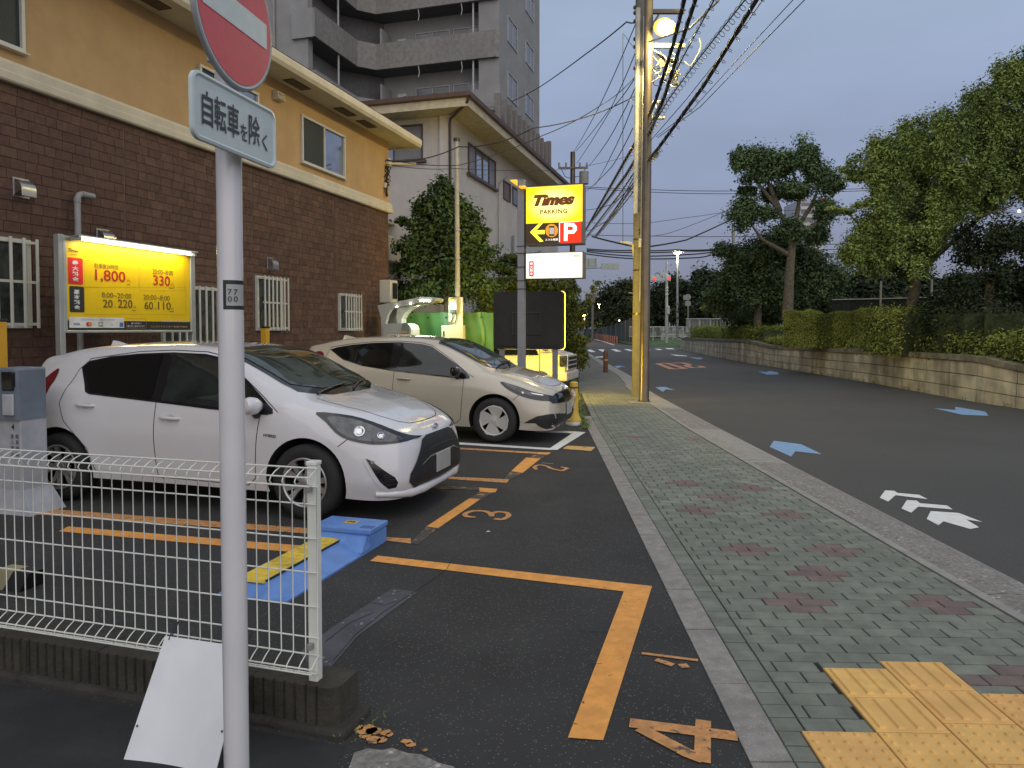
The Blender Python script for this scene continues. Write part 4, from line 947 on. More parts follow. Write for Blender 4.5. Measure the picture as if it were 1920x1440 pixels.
aqua1 = dict(wb=2.53, zs=1.0, wheel='alloy', recess=M('handle_shade', (.5, .5, .51), .3), mirror_mat=m_pearl,
  surround=[(-2.40,1.215),(-2.33,1.275),(-2.1,1.318),(-1.80,1.345),(-1.44,1.36),(-1.1,1.348),(-.93,1.318),(-.68,1.17),(-.47,1.02),(-.31,.905),(-.30,.868),(-.36,.855),(-.93,.888),(-1.5,.932),(-2.2,.982),(-2.25,1.0)],
  rwin=[(-2.375,1.21),(-2.31,1.262),(-2.1,1.303),(-1.80,1.328),(-1.53,1.34),(-1.53,.955),(-2.2,1.0)],
  fwin=[(-1.42,1.343),(-1.1,1.33),(-.94,1.302),(-.68,1.15),(-.54,1.045),(-.54,.885),(-.93,.908),(-1.42,.945)],
  gaps=[[(-1.47,.94),(-1.475,.6),(-1.46,.30),(-1.40,.255)],[(-.42,.875),(-.45,.6),(-.47,.32),(-.55,.255)],[(-2.33,1.29),(-2.42,1.2),(-2.47,1.05),(-2.52,.9),(-2.45,.74),(-2.2,.5),(-2.13,.30)],[(-.55,.255),(-2.13,.29)],[(-.93,1.335),(-.62,1.13),(-.33,.935),(-.26,.88)],[(-2.34,1.295),(-1.8,1.365),(-1.44,1.38),(-1.1,1.367),(-.93,1.335)],[(.30,.62),(.40,.70),(.5,.735)]],
  handles=[(-2.22,.885),(-1.31,.80)], lamp_frame=[(.08,.885),(.18,.81),(.33,.695),(.56,.640),(.785,.645),(.80,.672),(.60,.775),(.36,.855)],
  lamp=[(.19,.850),(.245,.785),(.37,.700),(.56,.660),(.76,.662),(.59,.757),(.38,.832)], bulbs=[(.46,.738,.045),(.62,.70,.03)],
  tail=[(-2.80,.80),(-2.95,.66),(-3.08,.60),(-3.10,.72),(-3.02,.88),(-2.88,1.04),(-2.70,1.20),(-2.665,1.12),(-2.69,.98)],
  extras=[], mirror=(-.47, .93, .80), ws_edge=[(.02,.0),(.0,.35),(-.10,.56),(-.17,.655),(-.30,.665),(-.6,.635),(-.90,.60),(-.93,.3),(-.94,.0)],
  ws=[(-.10,.0),(-.12,.35),(-.20,.55),(-.26,.625),(-.6,.60),(-.87,.57),(-.895,.3),(-.90,.0)], wiper=.0,
  topgaps=[[(-.02,.60),(.10,.615),(.28,.60),(.50,.52),(.64,.42),(.70,.30),(.715,.15),(.72,0)]],
  front=[('grille', [(-.26,.655),(-.36,.63),(-.60,.385),(-.615,.32),(-.5,.235),(.5,.235),(.615,.32),(.60,.385),(.36,.63),(.26,.655)], m_black, .010),
         ('grille_slat', [(-.44,.43),(-.28,.475),(.28,.475),(.44,.43),(.44,.437),(.28,.487),(-.28,.487),(-.44,.437)], m_chrome, .018),
         ('grille_slat', [(-.45,.52),(-.2,.545),(.2,.545),(.45,.52),(.2,.556),(-.2,.556)], M('grille_rib', (.05, .05, .05), .4), .016)], plate=(0, .40), emblem=.682)
fx, fy, _ = G(572, 976); hd = R(-15.5)
cx_, cy_ = fx + math.sin(R(15.5))*.84, fy + math.cos(R(15.5))*.84
car1, sk1 = make_car('white hatchback with dark windows and a round badge, parked nearest behind the mesh fence', cx_, cy_, hd, m_pearl, aqua1)
for fl in (1, -1):   # fog-lamp vents and white chin on the bumper corners
    mb = MB(); sk1.patch(mb, [(.53,.53),(.57,.515),(.665,.44),(.745,.375),(.765,.33),(.75,.29),(.70,.28),(.645,.34)], 'side', .004, .025, fl); v = mb.build('bumper_vent', m_blackg, car1, smooth=60)
    for k in range(5):
        mb = MB(); sk1.line(mb, [(.672+.004*k, .395-.018*k), (.722+.007*k, .395-.018*k)], 'side', .006, .009, fl); mb.build('slat', m_black, v)
    mb = MB(); sk1.line(mb, [(.515,.53),(.60,.37),(.66,.285)], 'side', .016, .010, fl); mb.build('bumper_blade', m_pearl, car1, smooth=True)
mb = MB(); mb.tube([(.60,-.77,.235),(.72,-.68,.23),(.80,-.55,.222),(.84,-.38,.218),(.85,0,.215),(.84,.38,.218),(.80,.55,.222),(.72,.68,.23),(.60,.77,.235)], [.02,.035,.045,.04,.03,.04,.045,.035,.02], 12); mb.build('chin_spoiler', m_pearl, car1, smooth=True)
h, n, _, _ = sk1.b.ray_cast(Vector((-.30, -2, .67)), Vector((0, 1, 0)))
mb = MB(); text(mb, 'HYBRID', (-.315, h.y-.004, .688), (1, 0, -.08), (0, 0, 1), w=.12, bold=.02, shear=.2); mb.build('badge', m_black, car1)
mb = MB(); sk1.patch(mb, [(.585+.014*math.cos(a), .50+.014*math.sin(a)) for a in np.linspace(0, 6.28, 10, endpoint=False)], 'side', .004, .02); mb.build('parking_sensor', M('sensor_grey', (.3, .3, .3)), car1)

aqua2 = dict(aqua1, wb=2.60, zs=1.04, wheel='cover', recess=M('handle_shade_beige', (.36, .33, .27), .3), mirror_mat=m_blackg,
  surround=[(-2.60,1.262),(-2.5,1.295),(-2.25,1.335),(-1.9,1.365),(-1.5,1.378),(-1.15,1.355),(-.98,1.318),(-.70,1.15),(-.50,1.03),(-.36,.915),(-.36,.885),(-.45,.875),(-.93,.915),(-1.5,.965),(-2.0,1.03),(-2.35,1.12)],
  rwin=[(-2.12,1.335),(-1.9,1.35),(-1.58,1.362),(-1.58,.985),(-2.0,1.045),(-2.14,1.08)],
  qwin=[(-2.54,1.262),(-2.40,1.302),(-2.15,1.335),(-2.17,1.09),(-2.33,1.135)],
  fwin=[(-1.46,1.36),(-1.15,1.338),(-.99,1.302),(-.70,1.13),(-.56,1.04),(-.56,.90),(-.93,.93),(-1.46,.978)],
  gaps=[[(-1.50,.97),(-1.51,.65),(-1.50,.30),(-1.42,.255)],[(-.44,.88),(-.46,.6),(-.49,.32),(-.56,.255)],[(-2.60,1.30),(-2.65,1.15),(-2.62,.95),(-2.4,.72),(-2.2,.5),(-2.13,.30)],[(-.56,.255),(-2.13,.29)],[(-.98,1.335),(-.66,1.14),(-.40,.955),(-.30,.90)],[(-2.60,1.30),(-2.25,1.352),(-1.9,1.383),(-1.5,1.396),(-1.15,1.373),(-.98,1.335)],[(.27,.60),(.36,.68),(.43,.70)]],
  handles=[(-2.27,.945),(-1.34,.865)],
  lamp_frame=[(.08,.845),(.20,.74),(.40,.65),(.60,.60),(.80,.585),(.82,.62),(.72,.665),(.50,.725),(.28,.80)],
  lamp=[(.13,.835),(.24,.76),(.42,.685),(.55,.66),(.50,.70),(.30,.785)], bulbs=[(.40,.70,.02)], chrome=[(.16,.822),(.30,.765),(.48,.70),(.66,.665)],
  tail=[(-2.76,.93),(-2.90,.96),(-3.0,1.04),(-2.97,1.14),(-2.84,1.23),(-2.72,1.22),(-2.67,1.12),(-2.69,1.0)],
  extras=[('bumper_garnish', [(.42,.29),(.50,.335),(.60,.385),(.74,.41),(.85,.41),(.82,.21),(.70,.2),(.62,.245),(.57,.29)], m_black, 'side')], mirror=(-.56, .975, .80),
  front=[('grille', [(-.70,.62),(-.5,.675),(0,.69),(.5,.675),(.70,.62),(.64,.55),(0,.525),(-.64,.55)], m_blackg, .010),
         ('lower_grille', [(-.62,.41),(-.2,.37),(.2,.37),(.62,.41),(.58,.225),(-.58,.225)], m_black, .004)], plate=(0, .43)); aqua2.pop('emblem')
aqua2['emblem'] = .70
fx, fy, _ = G(926, 831); cx_, cy_ = fx + math.sin(R(15.5))*.84, fy + math.cos(R(15.5))*.84
car2, sk2 = make_car('beige hatchback with black door mirrors, parked beyond the white hatchback', cx_, cy_, hd, m_beige, aqua2)

# white kei pickup beyond the black sign board ------------------------------------
m_van = M('white_van_paint', (.62, .61, .57), .35, coat=.5, var=.02)
V = lthing('parked_truck', 'small white cab truck lit yellow by the sign board, beyond the beige hatchback', 'truck', -3.72, 17.25)
def VP(u, z, s=17.2): return (-3.72 - u, s, z)     # u = distance back from the nose
side = [(0.02,.30),(.0,.55),(.03,.88),(.10,.94),(.32,1.0),(.62,1.60),(.80,1.74),(1.2,1.80),(1.75,1.79),(1.95,1.72),(2.05,1.3),(2.08,.9),(2.08,.42),(1.1,.30)]
mb = MB(); sp_ = [(-3.72 - u, z) for u, z in side]; N_ = len(sp_)
secs = [(17.14, .98), (17.10, 1.0), (17.10, 1.0)]
s_in = 17.17; s_o = 17.12
cx0, cz0 = -4.7, 1.0
rings = []
for s, k in ((17.13, .965), (17.08, 1.0), (18.47, 1.0), (18.42, .965)): rings.append([(cx0 + (x-cx0)*k, s, cz0 + (z-cz0)*k) for x, z in sp_])
for i in range(3): mb.add(rings[i] + rings[i+1], [(j, (j+1) % N_, N_+(j+1) % N_, N_+j) for j in range(N_)])
mb.add(rings[0], [tuple(range(N_))]); mb.add(rings[3], [tuple(range(N_))[::-1]]); mb.build('cab', m_van, V, smooth=40)
mb = MB(); mb.prism([(-3.72-u, z) for u, z in ((.66,.94),(.95,1.55),(1.15,1.68),(1.90,1.66),(1.93,.92))], 'y', 17.105, 17.07)
w_ = mb.build('side_window', m_cglass, V)
mb = MB(); mb.add([(-3.72-.34-.02, 17.2, 1.03), (-3.72-.34-.02, 18.36, 1.03), (-3.72-.62-.02, 18.3, 1.62), (-3.72-.62-.02, 17.26, 1.62)], [(0,1,2,3)]);
mb.v = [(x + .03, y, z + .015) for x, y, z in mb.v]; mb.build('windscreen', m_screenm, V)
mb = MB(); mb.box((-4.36, 17.066, .40), (-4.35, 17.08, 1.12)); mb.box((-4.36, 17.066, 1.0), (-4.02, 17.08, 1.006)); mb.build('panel_gap', m_gapm, V)
mb = MB(); mb.bbox((-3.86, 17.06, .66), (-3.70, 17.22, .92), .02); mb.build('headlight', m_lens, V)
mb = MB(); mb.bbox((-3.73, 17.25, .55), (-3.685, 18.35, .93), .02); g_ = mb.build('grille', m_van, V)
for i in range(3):
    for j in range(6): mb = MB(); mb.box((-3.688, 17.29 + j*.17, .59 + i*.11), (-3.678, 17.43 + j*.17, .665 + i*.11)); mb.build('grille_opening', m_black, g_)
mb = MB(); mb.bbox((-4.0, 17.02, .30), (-3.66, 18.5, .52), .04); mb.build('bumper', m_van, V)
mb = MB(); mb.bbox((-7.0, 17.1, .60), (-5.82, 18.45, .9), .02); mb.build('cargo_bed', m_van, V)
for x in (-4.35, -6.3):
    for s in (17.18, 18.37):
        mb = MB(); mb.lathe([(0, -.07), (.16, -.08), (.24, -.08), (.27, -.05), (.27, .05), (.24, .08), (0, .07)], 24, 'y', (x, s, .27)); mb.build('wheel', m_tyre, V, smooth=50)
mb = MB(); mb.tube([(-4.2, 17.05, 1.05), (-4.17, 16.93, 1.1)], .02, 6); mb.bbox((-4.24, 16.83, 1.05), (-4.1, 16.95, 1.32), .03); mb.build('door_mirror', m_black, V)
# ================================================================= FENCE, SIGNPOST AND NEAR THINGS
m_fwhite = M('white_fence_coat', (.74, .75, .68), .4, var=.05, coat=.3, dirt=.15, dirtc=(.42, .42, .36), dscale=6)
m_spole = M('grey_white_pole', (.66, .65, .66), .22, var=.03, coat=.5)
fp = GL(592, 1272, .18)
FEN = lthing('mesh_fence', 'white welded wire mesh fence with a square end post on the concrete block base', 'fence', fp[0], fp[1], .18)
mb = MB(); mb.bbox((fp[0]-.02, fp[1]-.02, .17), (fp[0]+.02, fp[1]+.02, 1.035), .004); post = mb.build('post', m_fwhite, FEN)
mb = MB(); mb.bbox((fp[0]-.023, fp[1]-.023, 1.035), (fp[0]+.023, fp[1]+.023, 1.052), .004); mb.build('cap', m_fwhite, post)
fs = fp[1] - .032
prof = [(0, .218), (.03, .224), (.05, .238), (.05, .257), (.028, .273), (0, .288), (0, .955), (.03, .962), (.056, .972), (.066, .985), (.056, 1.0), (.03, 1.014), (-.004, 1.025)]
mb = MB(); mb.tube([(0, -a, z) for a, z in prof], .0026, 6)
wm = bpy.data.meshes.new('vertical_wire'); wm.from_pydata(mb.v, [], mb.f); wm.materials.append(m_fwhite); wm.polygons.foreach_set('use_smooth', [True]*len(wm.polygons))
NW = 44
for i in range(NW):
    piece('vertical_wire', wm, FEN, (fp[0] + .032 - i * .0553, fs, 0))
for a, z in ((0, 1.028), (.058, 1.003), (.058, .969), (-.004, .955), (-.005, .885), (-.005, .75), (-.005, .615), (-.005, .48), (-.005, .357), (-.005, .288), (.053, .257), (.053, .238), (0, .216)):
    mb = MB(); mb.tube([(fp[0] + .036, fs - a, z), (fp[0] + .032 - NW*.0553, fs - a, z)], .0032, 6); mb.build('horizontal_wire', m_fwhite, FEN, smooth=True)
for z in (.953, .33): mb = MB(); mb.bbox((fp[0]-.012, fs-.012, z-.02), (fp[0]+.008, fs+.01, z+.005), .003); mb.build('clip', m_pvc, FEN)
mb = MB(); q = fp[0] + .032 - NW*.0553; mb.bbox((q-.024, fp[1]-.024, .17), (q+.024, fp[1]+.024, 1.03), .004); mb.build('post', m_fwhite, FEN)
# fluted block base
m_flute = M('old_fluted_block', (.050, .044, .033), .95, var=.25, scale=10, bump=1., bscale=50, dirt=.5, dirtc=(.03, .028, .024), dscale=3)
f0 = GL(590, 1287, .18); sF = f0[1]; pR = GL(640, 1285, .18)[0]; sB = fp[1] + .11
BW = lthing('block_wall', 'low weathered fluted concrete block base under the white mesh fence', 'wall', pR, sF)
x = pR; k = 0
while x > pR - 3.2:
    L_ = .39; pts = [(x, sB), (x, sF + .06)]
    if k == 0: pts += [(x - .006, sF + .03), (x - .025, sF + .008), (x - .05, sF)]
    else: pts += [(x, sF)]
    u = .055 if k == 0 else 0
    while u < L_ - .03:
        for a, b in ((.0, 0), (.026, 0), (.031, .012), (.037, .012), (.042, 0)): pts.append((x - u - a, sF + b))
        u += .0485
    pts += [(x - L_ + .003, sF), (x - L_ + .003, sB)]
    mb = MB(); mb.prism([(a - 0, b) for a, b in pts], 'z', .02, .178 + random.uniform(-.002, .002)); mb.build('block', m_flute, BW, smooth=25); x -= L_; k += 1
mb = MB(); mb.bbox((pR - 3.2, sF - .03, -.05), (pR + .05, sB + .03, .03), .015); mb.build('footing', M('dark_footing', (.045, .042, .035), .95, var=.3, bump=1.), BW)
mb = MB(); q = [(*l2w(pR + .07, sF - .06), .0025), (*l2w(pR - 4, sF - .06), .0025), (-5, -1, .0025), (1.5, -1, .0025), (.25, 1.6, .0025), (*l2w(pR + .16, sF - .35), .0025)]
mb.quad(*q); struct(mb, 'shaded_driveway', M('shade_dark_asphalt', (.024, .024, .024), .92, var=.25, scale=3, bump=.5))  # darker asphalt sheet: the weaker light of the foreground is put into its colour
# blank panel leaning off the fence
def P3(px, py, Y): return D(px, py, Y)
a, b, c, d = Vector(P3(310, 1192, 2.74)), Vector(P3(462, 1214, 2.66)), Vector(P3(384, 1530, 2.42)), Vector(P3(196, 1530, 2.50))
n_ = (b - a).cross(d - a).normalized(); n_ = n_ if n_.y > 0 else -n_
BD = wthing('blank_panel', 'blank white rectangular panel tied at an angle below the mesh fence behind the signpost', 'panel', d.x, d.y, 0)
mb = MB(); N1, N2 = 10, 14; vs = []
for side_ in (0, 1):
    for j in range(N2+1):
        for i in range(N1+1):
            p = a.lerp(b, i/N1).lerp(d.lerp(c, i/N1), j/N2); p = p + n_*(.012*math.sin(i/N1*math.pi) + side_*.004); vs.append(tuple(p))
K = (N1+1)*(N2+1); fs_ = []
for j in range(N2):
    for i in range(N1):
        q = [j*(N1+1)+i, j*(N1+1)+i+1, (j+1)*(N1+1)+i+1, (j+1)*(N1+1)+i]; fs_ += [tuple(q), tuple(K+t for t in q[::-1])]
rim_ = [i for i in range(N1+1)] + [j*(N1+1)+N1 for j in range(1, N2+1)] + [N2*(N1+1)+i for i in range(N1-1, -1, -1)] + [j*(N1+1) for j in range(N2-1, 0, -1)]
fs_ += [(rim_[i], rim_[(i+1) % len(rim_)], K+rim_[(i+1) % len(rim_)], K+rim_[i]) for i in range(len(rim_))]
mb.add(vs, fs_); mb.build('sheet', M('white_panel_board', (.70, .70, .72), .4, var=.04, scale=4, dirt=.35, dirtc=(.55, .55, .55), dscale=3), BD, smooth=40)
for u, v in ((.03, .52), (.965, .52)):
    p = a.lerp(b, u).lerp(d.lerp(c, u), v) - n_*.003; mb = MB(); t1 = (b-a).normalized()*.005; t2 = (d-a).normalized()*.005; mb.quad(p-t1, p-t2, p+t1, p+t2); mb.build('screw_hole', m_black, BD)
for u in (.05, .97):
    p = a.lerp(b, u); mb = MB(); mb.tube([p + Vector((0, -.004, -.012)), p + Vector((.004, .02, .02)), p + Vector((.01, .06, .035)), p + Vector((0, .02, -.01))], .003, 6); mb.build('cable_tie', m_black, BD, smooth=True)

# signpost ------------------------------------------------------------------
SPY = 2.1
pt, pb = Vector(D(429, 300, SPY)), Vector(D(444, 1440, SPY)); dv = (pt - pb) / (pt.z - pb.z); base = pb - dv * pb.z; top_ = pb + dv * (3.3 - pb.z)
SP = wthing('signpost', 'grey white round steel signpost in the foreground carrying the no entry sign', 'signpost', base.x, base.y, 0)
mb = MB(); mb.tube([base, top_], .0358, 40); mb.build('pole', m_spole, SP, smooth=True)
def ppt(z, ang, r): c_ = base + dv * z; return Vector((c_.x + r*math.cos(ang), c_.y + r*math.sin(ang), z))
# wrapped number label
mb = MB(); a0 = R(-102); a1 = R(10)
def curved(mb, a0, a1, z0, z1, r):
    n = 14; vs = [ppt(z, a0 + (a1-a0)*i/n, r) for z in (z0, z1) for i in range(n+1)]; mb.add(vs, [(i, i+1, n+2+i, n+1+i) for i in range(n)])
zt, zb = [EYE + (617 - y)/1350*SPY for y in (527, 581)]
curved(mb, a0, a1, zb, zt, .0366); lb = mb.build('number_label', m_black, SP, smooth=True)
mb = MB(); curved(mb, a0 + R(15), a1 - R(8), zb + .011, zt - .012, .0370); mb.build('label_face', M('label_grey', (.36, .37, .36), .4), lb, smooth=True)
mb = MB()
for s_, zc in (('77', (zt+zb)/2 + .008), ('00', (zt+zb)/2 - .012)):
    for k, ch in enumerate(s_):
        an = a0 + R(30 + 24*k); c_ = ppt(zc, an, .0375); text(mb, ch, c_, (-math.sin(an), math.cos(an), 0), (0, 0, 1), w=.011, h=.016)
mb.build('letters', m_black, lb)
# round no entry sign + plate
su = Vector((.17, .985, 0)).normalized(); sn = Vector((su.y, -su.x, 0)); sv = Vector((0, 0, 1))
def disc(mb, c, r, n=48, bar=False): mb.add([c + (su*math.cos(t) + sv*math.sin(t))*r for t in np.linspace(0, 2*math.pi, n, endpoint=False)], [tuple(range(n))])
c0 = Vector((-.753, 2.0, 2.43))
NS = wthing('no_entry_sign', 'red round no entry sign with a white bar, seen sharply from the side', 'sign', c0.x, c0.y, c0.z)
m_sred = M('sign_red', (.55, .05, .085), .45, var=.05, scale=30); m_swhite = M('sign_white', (.52, .60, .60), .4, var=.04, scale=20); m_salu = M('sign_aluminium', (.34, .34, .34), .45, metal=.4); m_sblack = M('sign_black', (.03, .035, .06), .5)
mb = MB(); r0 = .198; ring = []
for rr, o_ in ((r0-.006, .0), (r0, -.002), (r0+.002, -.012), (r0-.008, -.016), (0.001, -.006)): ring.append([c0 + (su*math.cos(t) + sv*math.sin(t))*rr + sn*o_ for t in np.linspace(0, 2*math.pi, 56, endpoint=False)])
for i in range(4): mb.add(ring[i] + ring[i+1], [(j, (j+1) % 56, 56+(j+1) % 56, 56+j) for j in range(56)])
mb.build('rim', m_salu, NS, smooth=40)
mb = MB(); disc(mb, c0 - sn*.001, r0-.004); mb.build('white_border', m_swhite, NS)
mb = MB(); disc(mb, c0 + sn*.0004, r0-.013); mb.build('red_face', m_sred, NS)
mb = MB(); mb.quad(*[c0 + su*a_ + sv*b_ + sn*.0016 for a_, b_ in ((-.16, -.036), (.16, -.036), (.16, .036), (-.16, .036))]); mb.build('white_bar', m_swhite, NS)
for dz in (.1, -.105):
    mb = MB(); q = c0 + sv*dz; pc = base + dv*(q.z); a_ = q - sn*.008; mb.bbox((-.03, -.05, -.014), (.03, .05, .014), .003)
    mb.v = [tuple(Vector((pc.x, pc.y, q.z)).lerp(a_, .35) + sn*v_[0]*1.4 + su*v_[1] + sv*v_[2]) for v_ in mb.v]; mb.build('bracket', m_salu, NS)
c1 = Vector((-.753, 2.0, 2.135))
PL_ = wthing('supplementary_plate', 'white plate with rounded corners lettered in dark Japanese characters under the no entry sign', 'sign', c1.x, c1.y, c1.z)
pu = Vector((.21, .978, 0)).normalized(); pn = Vector((pu.y, -pu.x, 0))
def rrect(w, h, r, n=6):
    o = []
    for cx, cy, a0 in ((w/2-r, h/2-r, 0), (-w/2+r, h/2-r, 90), (-w/2+r, -h/2+r, 180), (w/2-r, -h/2+r, 270)):
        for i in range(n+1): t = R(a0 + 90*i/n); o.append((cx + r*math.cos(t), cy + r*math.sin(t)))
    return o
mb = MB(); o1 = rrect(.392, .172, .03); o2 = rrect(.378, .158, .024); n_ = len(o1)
P_ = lambda l, d_: [c1 + pu*x + sv*y + pn*d_ for x, y in l]
mb.add(P_(o1, -.010) + P_(o1, 0.001) + P_(o2, .003) + P_(rrect(.366, .146, .02), -.002), [(j, (j+1) % n_, n_+(j+1) % n_, n_+j) for j in range(n_)] + [(n_+j, n_+(j+1) % n_, 2*n_+(j+1) % n_, 2*n_+j) for j in range(n_)] + [(2*n_+j, 2*n_+(j+1) % n_, 3*n_+(j+1) % n_, 3*n_+j) for j in range(n_)] + [tuple(range(n_)), tuple(range(3*n_, 4*n_))])
mb.build('plate', m_swhite, PL_, smooth=20)
mb = MB()
for ch, x, y, w_, h_ in (('自', -.135, .0, .046, .088), ('転', -.080, .0, .052, .088), ('車', -.022, .0, .054, .088), ('を', .028, -.018, .034, .046), ('除', .080, .0, .056, .088), ('く', .134, -.018, .028, .050)):
    text(mb, ch, c1 + pu*x + sv*y, pu, sv, w=w_, h=h_, bold=.012, thick=.0006)
mb.build('letters', m_sblack, PL_)
for dz in (.03, -.03):
    mb = MB(); q = c1 + sv*dz; pc = base + dv*(q.z); mb.bbox((-.03, -.05, -.012), (.03, .05, .012), .003)
    mb.v = [tuple(Vector((pc.x, pc.y, q.z)).lerp(q - pn*.01, .4) + pn*v_[0]*1.2 + pu*v_[1] + sv*v_[2]) for v_ in mb.v]; mb.build('bracket', m_salu, PL_)

# ---------------------------------------------------------------- flap lock unit (blue, yellow flap)
m_fblue = M('flap_blue', (.12, .25, .58), .6, var=.12, scale=10, dirt=.3, dirtc=(.10, .19, .42), dscale=5, bump=.3, bscale=90); m_fyel = M('flap_yellow', (.75, .54, .06), .55, var=.1, dirt=.45, dirtc=(.22, .17, .06), dscale=7)
r1, r2 = GL(522, 1131), GL(705, 1035); l1 = GL(470, 1112)
pr, s0_, s1_ = (r1[0] + r2[0]) / 2 , r1[1], r2[1]; pl = pr - .46
FL = lthing('flap_lock', 'blue flap lock unit with a yellow flap lying on the asphalt behind the fence end', 'parking lock', pr - .2, s0_)
mb = MB(); N_ = 1
prf = [(pr, 0), (pr, .012), (pr - .16, .068), (pr - .18, .07), (pr - .38, .07), (pr-.42, .05), (pr - .46, .02), (pr-.46, 0)]
mb.prism(prf, 'y', s0_ + .10, s1_); mb.add([(x, s0_ + .10, z) for x, z in prf] + [(x*1.0, s0_, min(z, .012)) for x, z in prf], [(j, (j+1) % 8, 8+(j+1) % 8, 8+j) for j in range(8)] + [tuple(range(8, 16))]); mb.build('ramp', m_fblue, FL)
for k in range(12): mb = MB(); mb.box((pr - .15, s0_ + .16 + k*.07, .03), (pr - .05, s0_ + .165 + k*.07, .05)); 
mb = MB(); mb.hexa([(pr-.40, s0_+.08, .071), (pr-.20, s0_+.08, .071), (pr-.20, s1_-.02, .071), (pr-.40, s1_-.02, .071)], [(pr-.39, s0_+.09, .086), (pr-.21, s0_+.09, .086), (pr-.21, s1_-.02, .086), (pr-.39, s1_-.02, .086)]); fl = mb.build('flap', m_fyel, FL)
for k in range(13): mb = MB(); mb.box((pr-.375, s0_+.16+k*.065, .0855), (pr-.225, s0_+.175+k*.065, .091)); mb.build('rib', m_fyel, fl)
mb = MB(); mb.box((pr-.205, s0_+.10, .071), (pr-.199, s1_-.02, .084)); mb.build('hinge', m_black, FL)
mb = MB(); pts_ = [(pr+.0, .0), (pr+.0, .10), (pr-.03, .125), (pr-.42, .125), (pr-.45, .10), (pr-.45, 0)]
mb.prism(pts_, 'y', s1_-.005, s1_+.26); mb.build('motor_box', m_fblue, FL)
mb = MB(); mb.bbox((pr-.46, s1_-.015, .118), (pr+.01, s1_+.27, .155), .008); mb.build('lid', m_fblue, FL)
mb = MB(); mb.hexa([(pr-.42, s1_-.12, .06), (pr-.0, s1_-.12, .02), (pr-.0, s1_, .02), (pr-.42, s1_, .07)], [(pr-.42, s1_-.10, .075), (pr-.02, s1_-.10, .04), (pr-.02, s1_-.006, .11), (pr-.42, s1_-.006, .12)]); mb.build('cover', m_fblue, FL)
mb = MB(); mb.quad((pr-.27, s1_+.10, .1565), (pr-.17, s1_+.10, .1565), (pr-.17, s1_+.18, .1565), (pr-.27, s1_+.18, .1565)); st = mb.build('sticker', M('sticker_yellow', (.6, .35, .05)), FL)
mb = MB(); text(mb, '3', (pr-.22, s1_+.14, .157), (0, 1, 0), (-1, 0, 0), h=.06, w=.045, bold=.03, thick=.0008); mb.build('letters', m_black, st)
mb = MB(); [mb.box((pr-.09+k*.02, s1_+.02, .1552), (pr-.083+k*.02, s1_+.09, .1568)) for k in range(5)]; mb.build('printed_marks', M('dark_blue', (.02, .04, .12)), FL, kind='stuff')

# grey-blue locking post at the left
gq = GL(22, 962); GM = lthing('ticket_post', 'tall pale parking post with a blue grey head and black window at the left edge', 'parking post', gq[0], gq[1])
m_gb = M('blue_grey_head', (.15, .18, .22), .5, var=.08, dirt=.3, dirtc=(.10, .12, .14), dscale=5); m_gp = M('pale_post', (.40, .41, .45), .5, dirt=.3, dirtc=(.28, .28, .28), dscale=4)
p_, s_ = gq[0], gq[1]
mb = MB(); mb.hexa([(p_-.30, s_-.05, .0), (p_+.26, s_-.05, 0), (p_+.26, s_+.3, 0), (p_-.30, s_+.3, 0)], [(p_-.17, s_, .2), (p_+.15, s_, .2), (p_+.15, s_+.26, .2), (p_-.17, s_+.26, .2)]); mb.bbox((p_-.17, s_, .19), (p_+.12, s_+.25, .86), .01); mb.build('column', m_gp, GM)
mb = MB(); mb.bbox((p_-.17, s_-.02, .84), (p_+.115, s_+.26, 1.24), .02); mb.prism([(p_-.17, .80), (p_+.13, .80), (p_+.10, 1.08), (p_-.17, 1.08)], 'y', s_-.03, s_+.24); hd_ = mb.build('head', m_gb, GM)
mb = MB(); mb.bbox((p_-.03, s_-.045, 1.05), (p_+.10, s_-.015, 1.21), .01); mb.build('window', m_blackg, hd_)
mb = MB(); mb.bbox((p_-.02, s_-.05, .84), (p_+.10, s_-.028, 1.02), .01); mb.build('badge_panel', m_gp, hd_)
mb = MB(); text(mb, '4', (p_+.04, s_-.003, .74), (1, 0, 0), (0, 0, 1), h=.045, bold=.02)
for k, cc in enumerate('進入禁止'): text(mb, cc, (p_+.03, s_-.003, .66-k*.05), (1, 0, 0), (0, 0, 1), w=.036, h=.038)
for k, cc in enumerate('精算確認'): text(mb, cc, (p_+.085, s_-.003, .66-k*.05), (1, 0, 0), (0, 0, 1), w=.036, h=.038)
mb.build('letters', m_black, GM)
tq = GL(14, 1108); TS_ = lthing('tyre_stop', 'concrete wheel stop with worn black and yellow stripes at the left edge', 'wheel stop', tq[0], tq[1])
m_ty = M('stop_yellow', (.30, .27, .15), .8, wear=.12, wearc=(.14, .13, .12)); 
for k in range(5):
    x0 = tq[0] + .09 - .13*(k+1); mb = MB(); lo = [(x0, tq[1], 0), (x0+.13, tq[1], 0), (x0+.13, tq[1]+.16, 0), (x0, tq[1]+.16, 0)]
    mb.hexa(lo, [(x0+.05, tq[1]+.03, .11), (x0+.18, tq[1]+.03, .11), (x0+.18, tq[1]+.13, .11), (x0+.05, tq[1]+.13, .11)]); mb.build('stripe_block', m_ty if k % 2 else m_black, TS_)

